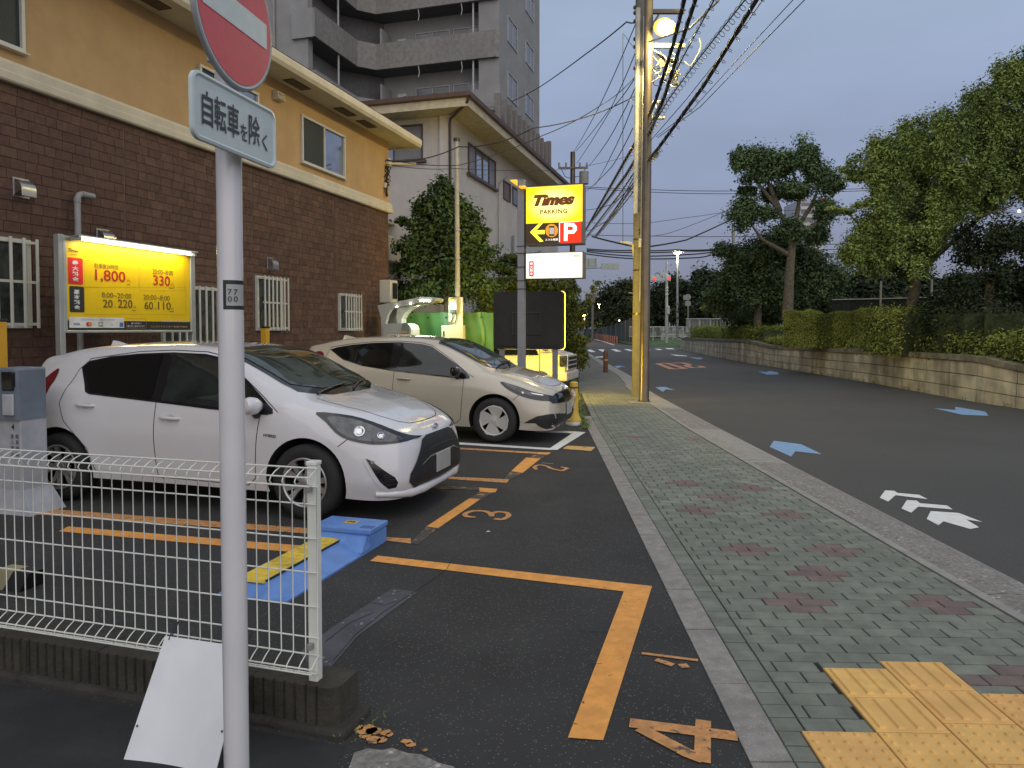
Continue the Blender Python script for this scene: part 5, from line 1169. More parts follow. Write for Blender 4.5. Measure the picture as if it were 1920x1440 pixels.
# yellow posts
m_yp = M('yellow_post', (.62, .33, .02), .5, var=.06)
for k, (px, py, w_) in enumerate(((497, 612, .105), (-2, 598, .10))):
    p_, s_, z_ = PW(px, py, -7.45)
    t = lthing('yellow_post', ['square yellow post with a black cap below the barred window right of the signpost', 'slim yellow post at the left picture edge beside the barred window'][k], 'post', p_, s_)
    mb = MB(); mb.bbox((p_-w_/2, s_-w_/2, 0), (p_+w_/2, s_+w_/2, z_-.03), .006); mb.build('post', m_yp, t)
    mb = MB(); mb.bbox((p_-w_/2-.006, s_-w_/2-.006, z_-.03), (p_+w_/2+.006, s_+w_/2+.006, z_), .006); mb.build('cap', m_black, t)

# ---------------------------------------------------------------- yellow price board at the wall
def emit(name, c, st, centre=None, rad=1., edge=.5, c2=None, zs=1.):
    m = bpy.data.materials.new(name); m.use_nodes = True; nt = m.node_tree; b = nt.nodes['Principled BSDF']; b.inputs['Base Color'].default_value = (*[min(.8, x) for x in c], 1); b.inputs['Roughness'].default_value = .4
    b.inputs['Emission Color'].default_value = (*c, 1); b.inputs['Emission Strength'].default_value = st
    if centre is not None:
        g = nt.nodes.new('ShaderNodeNewGeometry'); s = nt.nodes.new('ShaderNodeVectorMath'); s.operation = 'SUBTRACT'; s.inputs[1].default_value = centre
        sc = nt.nodes.new('ShaderNodeVectorMath'); sc.operation = 'MULTIPLY'; sc.inputs[1].default_value = (1, 1, zs)
        l = nt.nodes.new('ShaderNodeVectorMath'); l.operation = 'LENGTH'; r = nt.nodes.new('ShaderNodeMapRange'); r.interpolation_type = 'SMOOTHSTEP'
        r.inputs[1].default_value = rad*.35; r.inputs[2].default_value = rad; r.inputs[3].default_value = 1; r.inputs[4].default_value = 0
        nt.links.new(g.outputs['Position'], s.inputs[0]); nt.links.new(s.outputs[0], sc.inputs[0]); nt.links.new(sc.outputs[0], l.inputs[0]); nt.links.new(l.outputs['Value'], r.inputs[0])
        mxn = nt.nodes.new('ShaderNodeMix'); mxn.data_type = 'RGBA'; mxn.inputs[6].default_value = (*[x*edge for x in c], 1); mxn.inputs[7].default_value = (*(c2 or c), 1)
        nt.links.new(r.outputs[0], mxn.inputs[0]); nt.links.new(mxn.outputs[2], b.inputs['Emission Color'])
    return m
def lamp(kind, name, loc, power, col, size=.1, rot=(0, 0, 0), sy=None, spot=None, sm=None):
    l = bpy.data.lights.new(name, kind); l.energy = power; l.color = col
    if kind == 'AREA':
        l.size = size
        if sy: l.shape = 'RECTANGLE'; l.size_y = sy
    else: l.shadow_soft_size = size
    if spot: l.spot_size = spot; l.spot_blend = .6
    o = bpy.data.objects.new(name, l); COL.objects.link(o); o.location = loc; o.rotation_euler = rot; return o
YP = -7.2; YS0, YS1, YZ0, YZ1 = 6.43, 8.41, 1.555, 2.60
YB = lthing('price_board', 'lit yellow parking price board with red 1,800 figures on two silver posts', 'sign', YP, YS0)
m_silv = M('silver_frame', (.42, .44, .42), .4, metal=.5, var=.05)
mb = MB(); mb.box((YP-.06, YS0, YZ0), (YP-.004, YS1, YZ1)); mb.build('backing', m_silv, YB)
mb = MB(); mb.bbox((YP-.03, YS0-.02, YZ0-.03), (YP+.02, YS1+.02, YZ0), .005); mb.bbox((YP-.03, YS0-.02, YZ1), (YP+.02, YS1+.02, YZ1+.03), .005); mb.bbox((YP-.03, YS0-.045, YZ0-.03), (YP+.025, YS0-.001, YZ1+.03), .006); mb.bbox((YP-.03, YS1+.001, YZ0-.03), (YP+.025, YS1+.045, YZ1+.03), .006); mb.build('frame', m_silv, YB)
for s in (YS0-.06, YS1+.06): mb = MB(); mb.bbox((YP-.06, s-.035, 0), (YP+.02, s+.035, YZ1+.04), .008); mb.build('post', m_silv, YB)
m_yb = M('board_yellow', (.70, .47, .0), .45, var=.02, spec=.4); m_ybr = M('board_red', (.62, .012, .015), .45); m_ybt = M('board_brown', (.10, .05, .015), .5); m_ybw = M('board_white', (.62, .62, .6), .45); m_line = M('board_line', (.42, .25, .02), .5); m_txr = M('text_red', (.42, .012, .004), .5)
mb = MB(); mb.quad((YP, YS0, YZ0+.115), (YP, YS1, YZ0+.115), (YP, YS1, YZ1), (YP, YS0, YZ1)); mb.build('yellow_face', m_yb, YB)
mb = MB(); mb.quad((YP, YS0, YZ0), (YP, YS1, YZ0), (YP, YS1, YZ0+.113), (YP, YS0, YZ0+.113)); mb.build('black_band', m_black, YB)
def yb(zx, zy): q = PW(100 + zx/6.856, 430 + zy/6.856, YP); return q[1], q[2]
def ybbox(x0, y0, x1, y1): xm, ym = (x0+x1)/2, (y0+y1)/2; c = yb(xm, ym); return c[0], c[1], yb(x1, ym)[0] - yb(x0, ym)[0], yb(xm, y0)[1] - yb(xm, y1)[1]
def ytext(s, box, m, bold=0., th=.003, shear=0., par=None):
    s_, z_, w_, h_ = ybbox(*box); mb = MB(); text(mb, s, (YP, s_, z_), (0, 1, 0), (0, 0, 1), w=w_, h=h_, bold=bold, thick=th, shear=shear); return mb.build('letters', m, par or YB)
def ylabel(box, m, r=.015, nm='label', th=.002):
    s_, z_, w_, h_ = ybbox(*box); mb = MB(); mb.add([(YP+th, s_+a, z_+b) for a, b in rrect(w_, h_, r)], [tuple(range(28))]); return mb.build(nm, m, YB)
def yvert(s, box, m):
    s_, z_, w_, h_ = ybbox(*box); mb = MB(); n = len(s)
    for k, ch in enumerate(s): text(mb, ch, (YP, s_, z_ + h_/2 - h_*(k+.5)/n), (0, 1, 0), (0, 0, 1), w=w_, h=h_/n*.86, bold=.03, thick=.0035)
    mb.build('letters', m, YB)
ylabel((188,368,380,708), m_ybr); yvert('最大料金', (240,400,322,675), m_ybw); ylabel((208,732,397,1066), m_black); yvert('基本料金', (262,770,340,1035), m_ybw)
ytext('Times', (190,250,325,295), m_ybt, .02, shear=.35); ytext('PARKING', (220,318,305,334), m_ybt, .01)
ytext('駐車後24時間', (528,448,832,512), m_ybt, .0); ytext('1,800', (540,528,930,692), m_txr, .015); ytext('円', (945,650,985,690), m_txr)
ytext('20:00~8:00', (1276,522,1540,584), m_ybt); ytext('330', (1285,595,1500,725), m_txr, .015); ytext('円', (1515,698,1545,738), m_txr)
ytext('8:00~20:00', (625,818,1005,884), m_ybt); ytext('20', (635,905,762,1008), m_ybt, .01); ytext('分', (780,985,806,1010), m_ybt); ytext('220', (830,905,1016,1012), m_ybt, .01); ytext('円', (1030,988,1060,1020), m_ybt)
ytext('20:00~8:00', (1160,846,1496,912), m_ybt); ytext('60', (1170,930,1282,1030), m_ybt, .01); ytext('分', (1298,1005,1324,1032), m_ybt); ytext('110', (1345,935,1510,1036), m_ybt, .01); ytext('円', (1518,1012,1545,1040), m_ybt)
for b_ in ((945,708,985,716), (1487,755,1545,762), (1010,1040,1062,1047), (1497,1052,1545,1060)): ylabel(b_, m_ybt, .0005, 'underline')
def yrect(x0, y0, x1, y1):
    mb = MB(); t = .0035
    for (a, b), (c, d) in (((x0,y0),(x1,y0)), ((x1,y0),(x1,y1)), ((x1,y1),(x0,y1)), ((x0,y1),(x0,y0))):
        p, q = yb(a, b), yb(c, d); d_ = Vector((q[0]-p[0], q[1]-p[1])).normalized(); n = Vector((-d_.y, d_.x))*t/2
        mb.quad((YP+.0015, p[0]-n.x, p[1]-n.y), (YP+.0015, q[0]-n.x, q[1]-n.y), (YP+.0015, q[0]+n.x, q[1]+n.y), (YP+.0015, p[0]+n.x, p[1]+n.y))
    mb.build('outline', m_line, YB)
yrect(400,400,1095,745); yrect(1112,440,1690,790); yrect(405,745,1700,1095)
ylabel((220,1130,922,1266), m_ybw, .003); ytext('クレジットカードご利用いただけます', (360,1146,795,1176), M('text_grey', (.2, .2, .2)), th=.004)
ytext('VISA', (255,1202,340,1234), M('card_blue', (.05, .08, .28)), .02, .004, .2)
def ydot(cx, cy, r, m, th=.004):
    s_, z_ = yb(cx, cy); rr = (yb(cx+r, cy)[0]-s_); mb = MB(); mb.add([(YP+th, s_+rr*math.cos(t), z_+rr*math.sin(t)) for t in np.linspace(0, 6.283, 20, endpoint=False)], [tuple(range(20))]); mb.build('card_mark', m, YB)
ydot(443, 1220, 24, M('card_red', (.45, .02, .02))); ydot(470, 1220, 24, M('card_orange', (.6, .2, .02)), .0045)
ytext('JCB', (573,1190,640,1215), m_black, .02, .004); ytext('CARD', (573,1228,640,1250), m_black, .02, .004); ytext('△', (730,1200,768,1235), M('text_grey2', (.35, .35, .35)), 0, .004)
ylabel((850,1198,898,1254), M('card_lightblue', (.06, .16, .42)), .003, 'card_mark', .004)
yrect(942,1150,1192,1270)
ytext('タイムズパーキングの', (952,1158,1172,1182), m_ybw, .0, .004); ytext('最大料金は', (1000,1196,1130,1220), m_ybw, .0, .004); ytext('繰り返し適用されます', (952,1232,1172,1256), m_ybw, .0, .004)
ytext('0017187 タイムズ', (1395,1162,1720,1192), m_ybw, .0, .004); ytext('コンタクトセンター 0120-77-8924', (1255,1238,1725,1262), M('text_amber', (.6, .4, .1)), 0, .004)
m_tube = emit('tube_lamp', (1., .93, .72), 9)
mb = MB(); mb.tube([(YP+.12, YS0+.12, YZ1+.0), (YP+.12, YS1-.1, YZ1+.0)], .016, 10); tb = mb.build('tube_lamp', m_tube, YB)
mb = MB(); mb.prism([(YP+.02, YZ1+.03), (YP+.15, YZ1+.045), (YP+.16, YZ1+.03), (YP+.02, YZ1+.02)], 'y', YS0+.05, YS1); mb.build('lamp_hood', m_silv, YB)
for s in (YS0+.08, YS1-.04): mb = MB(); mb.box((YP, s-.02, YZ1-.02), (YP+.14, s+.02, YZ1+.02)); mb.build('lamp_holder', m_silv, YB)
wl_ = l2w(YP+.11, (YS0+YS1)/2)
lamp('AREA', 'tube_light', (*wl_, YZ1-.02), 11, (1, .9, .62), YS1-YS0-.25, (0, 0, R(90)-LA), .03)

# ---------------------------------------------------------------- parking sign on its pole
TSS = 12.72
TSG = lthing('parking_sign', 'tall illuminated yellow parking sign box with a red P panel on a grey square pole', 'sign', -3.6, 12.8)
m_gpole = M('grey_square_pole', (.27, .27, .28), .5, var=.06)
mb = MB(); mb.bbox((-3.675, 12.75, 0), (-3.545, 12.88, 4.3), .008); pol = mb.build('pole', m_gpole, TSG)
for z in (2.45, 2.7, 2.95, 3.08, 2.3): mb = MB(); mb.box((-3.685, 12.74, z), (-3.535, 12.89, z+.012)); mb.build('strap', m_black, pol)
def tsq(zx, zy): q = PL(960 + zx/6.545, 320 + zy/6.545, TSS); return q[0], q[2]
def tbox(x0, y0, x1, y1): xm, ym = (x0+x1)/2, (y0+y1)/2; c = tsq(xm, ym); return c[0], c[1], tsq(x1, ym)[0]-tsq(x0, ym)[0], tsq(xm, y0)[1]-tsq(xm, y1)[1]
X0, X1 = -3.50, -2.46; ZA, ZB, ZC = 3.11, 3.485, 4.14
m_sbox = M('sign_casing', (.20, .17, .16), .5)
mb = MB(); mb.bbox((X0-.01, TSS+.004, ZA-.02), (X1+.012, TSS+.26, ZC+.015), .01); mb.build('casing', m_sbox, TSG)
cw = l2w((X0+X1)/2, TSS)
m_tyel = emit('lit_yellow', (1., .62, .0), 1.7, (*cw, (ZB+ZC)/2), .56, .75, (1.1, .95, .30), 1.5)
mb = MB(); mb.quad((X0, TSS, ZB), (X1, TSS, ZB), (X1, TSS, ZC), (X0, TSS, ZC)); mb.build('yellow_panel', m_tyel, TSG)
mb = MB(); mb.quad((X0, TSS, ZA), (X1-.41, TSS, ZA), (X1-.41, TSS, ZB-.003), (X0, TSS, ZB-.003)); mb.build('arrow_panel', M('dark_brown_panel', (.03, .018, .008), .4, emis=.25, ecol=(.12, .06, .01)), TSG)
m_tred = emit('lit_red', (1., .03, .0), .75); m_twh = emit('lit_white', (1., .86, .8), 1.5); m_tya = emit('lit_arrow', (1., .85, .05), 1.3); m_tor = emit('lit_orange', (.8, .32, .02), .7); m_tbr = M('sign_lettering', (.05, .02, .004), .5, emis=.8, ecol=(.17, .045, .0))
mb = MB(); mb.quad((X1-.405, TSS-.001, ZA+.004), (X1-.02, TSS-.001, ZA+.004), (X1-.02, TSS-.001, ZB-.01), (X1-.405, TSS-.001, ZB-.01)); mb.build('red_panel', m_tred, TSG)
def ttext(s, box, m, bold=0., shear=0., th=.003, space=1.):
    p_, z_, w_, h_ = tbox(*box); mb = MB(); text(mb, s, (p_, TSS, z_), (1, 0, 0), (0, 0, 1), w=w_, h=h_, bold=bold, shear=shear, thick=th, space=space); mb.build('letters', m, TSG)
def tpoly(pts, m, nm, th=.003): mb = MB(); mb.add([(tsq(x, y)[0], TSS-th, tsq(x, y)[1]) for x, y in pts], [tuple(range(len(pts)))]); mb.build(nm, m, TSG)
ttext('Times', (262,285,772,428), m_tbr, .075, .32); ttext('PARKING', (345,472,678,530), m_tbr, .035, 0, space=1.1)
tpoly([(222,755),(340,638),(388,634),(300,732),(400,728),(400,778),(303,780),(388,868),(342,876)], m_tya, 'arrow')
tpoly([(487+78*math.cos(t), 735+82*math.sin(t)) for t in np.linspace(0, 6.283, 24, endpoint=False)], m_tor, 'round_mark')
tpoly([(455,680),(520,680),(520,800),(455,800)], m_black, 'phone_mark', .004); tpoly([(460,700),(516,700),(516,780),(460,780)], emit('lit_grey', (.6, .55, .5), .5), 'phone_screen', .005)
ttext('スマホ精算', (408,832,565,862), m_twh)
pp = lambda l: [(a, b) for a, b in l]
tpoly([(640,645),(685,645),(680,862),(637,862)], m_twh, 'letter_stem', .004)
tpoly([(686,645),(760,645),(795,685),(795,730),(760,772),(682,776),(683,735),(740,730),(750,715),(750,700),(740,685),(685,684)], m_twh, 'letter_bowl', .004)
tpoly([(578,632),(588,632),(588,876),(578,876)], m_twh, 'edge_strip', .004); tpoly([(588,632),(820,618),(820,626),(588,640)], m_twh, 'edge_strip', .004)
mb = MB(); q0, q1 = PL(961, 337, 13.25), PL(984, 351, 12.62); m_ora = emit('lit_orange_edge', (1., .42, .02), .9)
mb.hexa([(q0[0]-.05, q0[1], q0[2]-.02), (q0[0]+.08, q0[1], q0[2]-.02), (q1[0]+.04, q1[1], q1[2]-.03), (q1[0]-.07, q1[1], q1[2]-.03)], [(q0[0]-.05, q0[1], q0[2]+.0), (q0[0]+.08, q0[1], q0[2]), (q1[0]+.04, q1[1], q1[2]), (q1[0]-.07, q1[1], q1[2])]); mb.build('top_arm', m_ora, TSG)
mb = MB(); mb.hexa([(X0+.02, TSS+.03, ZC+.015), (X1, TSS+.03, ZC+.015), (X1-.1, TSS+.25, ZC+.015), (X0-.1, TSS+.6, ZC+.05)], [(X0+.02, TSS+.03, ZC+.035), (X1, TSS+.03, ZC+.03), (X1-.1, TSS+.25, ZC+.03), (X0-.1, TSS+.6, ZC+.14)]); mb.build('top_cover', m_black, TSG)
# lower white panel
m_tw2 = emit('lit_white_panel', (1., .93, .70), 1.25, (*cw, 2.70), .62, .72, (1.25, 1.15, .95), 1.7)
mb = MB(); mb.bbox((X0-.01, TSS+.004, 2.475), (X1+.03, TSS+.2, 2.955), .01); mb.build('casing', m_sbox, TSG)
mb = MB(); mb.quad((X0, TSS, 2.49), (X1, TSS, 2.49), (X1, TSS, 2.94), (X0, TSS, 2.94)); mb.build('white_panel', m_tw2, TSG)
def tlab(box, m, r=.02, th=.002): p_, z_, w_, h_ = tbox(*box); mb = MB(); mb.add([(p_+a, TSS-th, z_+b) for a, b in rrect(w_, h_, r)], [tuple(range(28))]); mb.build('label', m, TSG)
tlab((210,1110,268,1298), emit('lit_deep_red', (.7, .05, .02), .9)); mb = MB(); p_, z_, w_, h_ = tbox(220,1125,258,1285)
for k, ch in enumerate('最大料金'): text(mb, ch, (p_, TSS, z_+h_/2-h_*(k+.5)/4), (1, 0, 0), (0, 0, 1), w=w_*.9, h=h_/4*.85, bold=.02, thick=.004)
mb.build('letters', m_twh, TSG)
m_lgr = emit('faint_print', (.45, .36, .2), .6)
def trect(x0, y0, x1, y1, t=4):
    for b_ in ((x0, y0, x1, y0+t), (x0, y1-t, x1, y1), (x0, y0+t, x0+t, y1-t), (x1-t, y0+t, x1, y1-t)): tpoly([(b_[0], b_[1]), (b_[2], b_[1]), (b_[2], b_[3]), (b_[0], b_[3])], m_lgr, 'outline')
trect(282, 1035, 836, 1090); trect(282, 1096, 836, 1300, 3)
ttext('駐車後24時間', (300,1045,540,1072), m_lgr, .0); ttext(':00', (745,1036,822,1062), m_lgr, .02)
ttext('330', (625,1165,755,1212), emit('faint_red_print', (1, .75, .6), 2.), .01)

# black sign board seen from behind, lit on its far side
BS = lthing('back_lit_board', 'big black rounded sign board on two grey posts seen from behind', 'sign', -3.86, 14.25)
b0, b1, z0_, z1_ = -4.61, -3.13, 1.155, 2.335; ctr = ((b0+b1)/2, (z0_+z1_)/2)
def rbox(mb, w, h, r, y0, y1, c=ctr):
    q = rrect(w, h, r); n = len(q); mb.add([(c[0]+a, y0, c[1]+b) for a, b in q] + [(c[0]+a, y1, c[1]+b) for a, b in q], [tuple(range(n)), tuple(range(n, 2*n))[::-1]] + [(j, (j+1) % n, n+(j+1) % n, n+j) for j in range(n)])
m_bb = M('black_board', (.030, .028, .026), .6, var=.12, bump=.3)
mb = MB(); rbox(mb, b1-b0, z1_-z0_, .07, 14.2, 14.33); mb.build('casing', m_bb, BS, smooth=30)
mb = MB(); rbox(mb, b1-b0-.14, z1_-z0_-.14, .05, 14.185, 14.199); mb.build('back_panel', m_bb, BS, smooth=30)
mb = MB(); rbox(mb, .58, .42, .01, 14.178, 14.184, (ctr[0]-.02, ctr[1]-.06)); mb.build('hatch', m_bb, BS)
mb = MB(); hc = (ctr[0]-.02, ctr[1]-.06)
for (a_, b_, c2_, d2_) in ((-.31, .21, .31, .23), (-.31, -.23, .31, -.21), (-.31, -.21, -.29, .21), (.29, -.21, .31, .21)): mb = MB(); mb.bbox((hc[0]+a_, 14.165, hc[1]+b_), (hc[0]+c2_, 14.184, hc[1]+d2_), .004); mb.build('rib', M('board_rib', (.05, .048, .044), .4), BS)
mb = MB(); rbox(mb, b1-b0+.01, z1_-z0_+.01, .07, 14.331, 14.37); mb.build('lit_face', emit('lit_board_yellow', (1., .66, .05), 5.), BS, smooth=30)
for p_ in (-4.44, -3.31): mb = MB(); mb.bbox((p_-.05, 14.21, 0), (p_+.05, 14.30, z0_+.05), .006); mb.build('post', m_gpole, BS)
cwl = l2w(ctr[0], 14.5); lamp('AREA', 'board_glow', (*cwl, ctr[1]), 170, (1., .66, .02), 1.3, (R(90), 0, -LA), 1.05).rotation_euler = (R(90), 0, -LA)

# yellow guide post beside the pavement
gq = GL(1076, 796); p_, s_ = gq[0], gq[1]
GC = lthing('guide_post', 'short yellow guide post with a flared white foot at the pavement edge', 'guide post', p_, s_)
m_gy = M('guide_yellow', (.62, .40, .05), .5, var=.1, dirt=.35, dirtc=(.42, .33, .12), dscale=8)
mb = MB(); pr_ = []
for r_, z_ in ((.125, .05), (.12, .09), (.095, .13), (.078, .2), (.072, .3), (.07, .64), (.066, .69), (.05, .705), (0.001, .70)): pr_.append((r_, z_))
mb.lathe(pr_, 20, 'z', (p_, s_, 0)); mb.build('body', m_gy, GC, smooth=40)
mb = MB(); mb.lathe([(.0, .0), (.135, 0), (.135, .035), (.122, .052), (0, .052)], 20, 'z', (p_, s_, 0)); mb.build('foot', m_ybw, GC, smooth=40)
mb = MB(); curv = [(p_ + .0735*math.cos(t), s_ + .0735*math.sin(t)) for t in np.linspace(R(-120), R(-60), 8)]; mb.add([(*q, .28) for q in curv] + [(*q, .60) for q in curv], [(i, i+1, 9+i, 8+i) for i in range(7)]); mb.build('printed_panel', M('guide_print', (.55, .42, .16), .5, var=.5, scale=14, c2=(.6, .5, .4)), GC, smooth=True)
mb = MB(); mb.lathe([(.0705, .60), (.073, .605), (.073, .62), (.0705, .625)], 20, 'z', (p_, s_, 0)); mb.build('band', m_ybt, GC, smooth=True)

# ---------------------------------------------------------------- payment machine with canopy
PS = 15.2
def pq(zx, zy): q = PL(680 + zx/7.385, 540 + zy/7.385, PS); return q[0], q[2]
PM = lthing('payment_canopy', 'pale curved canopy stand over a rounded payment machine, lit by small lamps', 'payment machine', -7.4, PS)
m_can = M('canopy_white', (.42, .43, .41), .45, var=.04)
L1 = [pq(*q) for q in ((245,245),(275,330),(298,420),(302,560),(305,700),(352,700),(355,560),(362,470),(385,380),(430,300),(478,275),(700,235),(860,195),(1010,196),(1036,175),(1040,150),(1000,130),(850,125))]
L1 = L1[:4] + [(L1[4][0], 0.0), (L1[5][0], 0.0)] + L1[6:]
mb = MB(); mb.prism(L1, 'y', PS-.16, PS-.04); mb.prism(L1, 'y', PS+.24, PS+.36); mb.build('side_frame', m_can, PM, smooth=25)
R1_ = [pq(*q) for q in ((478,278),(478,490),(535,490),(545,430),(570,380),(605,335),(650,300),(705,270),(860,225),(1005,196),(860,196),(700,236))]; R1_[1] = (R1_[1][0], 0); R1_[2] = (R1_[2][0], 0)
mb = MB(); mb.prism(R1_, 'y', PS-.03, PS+.235); mb.build('inner_frame', m_can, PM, smooth=25)
mb = MB(); roof_ = [pq(*q) for q in ((260,250),(850,140),(1000,140),(1025,160),(1005,180),(860,180),(480,262),(400,300))]; mb.prism(roof_, 'y', PS-.039, PS+.239); mb.build('canopy', m_can, PM, smooth=25)
m_led = emit('led_lamp', (.93, 1., .9), 30)
for zx, zy in ((845,176),(885,184),(920,180),(962,184),(705,220),(518,262)):
    a_, b_ = pq(zx, zy+8); mb = MB(); mb.lathe([(0, 0), (.018, 0), (.02, .01), (0, .012)], 10, 'z', (a_, PS-.175, b_)); mb.build('lamp', m_led, PM)
a_, b_ = pq(880, 240); lw = l2w(a_+.05, PS-.05); lamp('AREA', 'canopy_light', (*lw, b_), 16, (.85, 1, .8), .5, (R(0), 0, -LA), .25)
lw = l2w(a_-.15, PS+.9); lamp('AREA', 'sheet_fill_light', (*lw, b_), 14, (.75, 1, .75), .3, (R(55), 0, -LA), .25)  # added lamp without a fixture, brightens the green sheet behind the canopy
a0_, b0_ = pq(357, 540); a1_, b1_ = pq(740, 700); _, bt = pq(600, 488)
mb = MB(); w_ = (a1_-a0_); q = [(a0_, 0), (a1_, 0), (a1_, bt-.13), (a1_-.04, bt-.05), (a1_-.12, bt-.005), (a1_-.2, bt), (a0_, bt-.01)]; mb.prism(q, 'y', PS-.28, PS+.2); mb.build('machine_body', m_can, PM, smooth=25)
mb = MB(); c_ = pq(665, 560); mb.add([(c_[0]+.1*math.cos(t), PS-.283, c_[1]+.13*math.sin(t)) for t in np.linspace(0, 3.14, 12)] + [(c_[0]-.1, PS-.283, c_[1]-.3), (c_[0]+.1, PS-.283, c_[1]-.3)], [tuple(range(14))]); mb.build('recess', M('machine_recess', (.20, .26, .22), .4), PM)
mb = MB(); c_ = pq(640, 612); mb.box((c_[0]-.08, PS-.29, c_[1]-.02), (c_[0]+.08, PS-.285, c_[1]+.02)); mb.build('display', M('machine_display', (.55, .3, .15), .4), PM)
mb = MB(); a_, b_ = pq(432, 642); c2_, d2_ = pq(790, 700); mb.bbox((a_, PS-.36, .9), (c2_, PS-.33, b_), .01); np_ = mb.build('notice_plate', M('notice_cream', (.55, .50, .38), .5), PM)
mb = MB(); c_ = pq(502, 680); mb.tube([(c_[0]+.035*math.cos(t), PS-.363, c_[1]+.035*math.sin(t)) for t in np.linspace(0, 6.283, 17)], .006, 5, False); mb.build('red_ring', m_ybr, np_)
mb = MB(); p0_ = pq(545, 672); p1_ = pq(700, 690); text(mb, '駐輪厳禁', ((p0_[0]+p1_[0])/2+.02, PS-.361, (p0_[1]+p1_[1])/2), (1, 0, 0), (0, 0, 1), w=p1_[0]-p0_[0]+.05, h=.055, bold=.01); mb.build('letters', m_ybt, np_)

# ---------------------------------------------------------------- meter post, green sheet
MS = 16.8
def mq(zx, zy): q = PL(680 + zx/7.385, 540 + zy/7.385, MS); return q[0], q[2]
MP = lthing('meter_post', 'cream electricity meter board and box on a tall thin pole before the green sheet', 'meter post', mq(1318, 300)[0], MS)
m_mp = M('meter_cream', (.50, .47, .36), .55, var=.05); c_ = mq(1318, 300)[0]
tz = PL(857, 265, MS)[2]
mb = MB(); mb.tube([(c_, MS, 0), (c_-.02, MS, tz)], [.072, .055], 14); mb.build('pole', M('pole_grey_cream', (.33, .32, .29), .6, var=.1), MP, smooth=True)
mb = MB(); mb.lathe([(.0, .0), (.08, .0), (.08, .08), (0, .08)], 12, 'z', (c_-.02, MS, tz)); mb.build('pole_cap', m_black, MP)
for zz in (2.6, 3.3, 4.0): mb = MB(); mb.lathe([(.074, 0), (.076, .02), (.074, .04)], 12, 'z', (c_-.005, MS, zz)); mb.build('pole_band', m_silv, MP)
a_, b_ = mq(1212, 132); c2_, d2_ = mq(1408, 520); mb = MB(); mb.bbox((a_, MS-.12, d2_), (c2_, MS-.08, b_), .006); mb.build('meter_board', m_mp, MP)
a_, b_ = mq(1140, 520); c2_, d2_ = mq(1438, 735); mb = MB(); mb.bbox((a_, MS-.25, d2_), (c2_, MS-.075, b_), .012); bx_ = mb.build('switch_box', m_mp, MP)
a_, b_ = mq(1168, 595); c2_, d2_ = mq(1188, 670); mb = MB(); mb.box((a_, MS-.258, d2_), (c2_, MS-.251, b_)); mb.build('latch', m_black, bx_)
a_, b_ = mq(1232, 150); c2_, d2_ = mq(1350, 350); mb = MB(); mb.bbox((a_, MS-.22, d2_), (c2_, MS-.121, b_), .02); mt_ = mb.build('meter', M('meter_grey', (.30, .32, .28), .25, coat=.5), MP)
a_, b_ = mq(1240, 155); c3_, d3_ = mq(1310, 178); mb = MB(); mb.box((a_, MS-.226, d3_), (c3_, MS-.221, b_)); mb.build('label', m_yb, mt_)
mb = MB(); a_, b_ = mq(1250, 300); c3_, d3_ = mq(1335, 350); mb.bbox((a_, MS-.26, d3_), (c3_, MS-.221, b_), .01); mb.build('terminal_cover', m_black, mt_)
for k in range(2):
    mb = MB(); mb.tube([(mq(x, y)[0], MS-.16, mq(x, y)[1]) for x, y in (((1280,350),(1280,420),(1255,475),(1225,480),(1210,455)), ((1330,350),(1335,420),(1310,480),(1265,500),(1225,500)))[k]], .012, 6); mb.build('cable', m_black, MP, smooth=True)
GS = lthing('green_sheet', 'green tarpaulin hung along a fence behind the payment canopy', 'tarpaulin', -7.5, 17.0)
g0_, g1_ = PL(752, 587, 17.0)[0], PL(926, 587, 17.0)[0]; gz = PL(860, 586, 17.0)[2]
NX, NZ = 90, 30; vs = []; fs_ = []
for j in range(NZ+1):
    for i in range(NX+1):
        u, v = i/NX, j/NZ; x = g0_ + (g1_-g0_)*u; z = .05 + (gz-.05)*v + .012*math.sin(u*31)*(v > .99)
        y = 17.0 + .010*math.sin(u*23+v*2.5) + .04*(1-v)*math.sin(u*9+1.5*v) + .006*math.sin(u*47+v*9) + .012*math.sin(v*11+u*5) + .05*math.exp(-((u-.87+.03*math.sin(v*7))/.012)**2)
        vs.append((x, y, z))
for j in range(NZ):
    for i in range(NX): fs_.append((j*(NX+1)+i, j*(NX+1)+i+1, (j+1)*(NX+1)+i+1, (j+1)*(NX+1)+i))
mb = MB(); mb.add(vs, fs_); mb.build('sheet', M('green_tarp', (.065, .165, .05), .5, var=.12, scale=3, dirt=.2, dirtc=(.04, .15, .06)), GS, smooth=60, recalc=False)
for k in range(5):
    u = .12 + .19*k; mb = MB(); mb.lathe([(.0, -.01), (.022, -.01), (.022, .0), (0, 0)], 10, 'y', (g0_+(g1_-g0_)*u, 16.96, gz-.12)); mb.build('eyelet', m_black, GS)
for k in range(4):
    u = .05 + .3*k; mb = MB(); mb.cyl((g0_+(g1_-g0_)*u, 17.12), .03, 0, gz-.02, 8); mb.build('fence_post', m_pvc, GS)
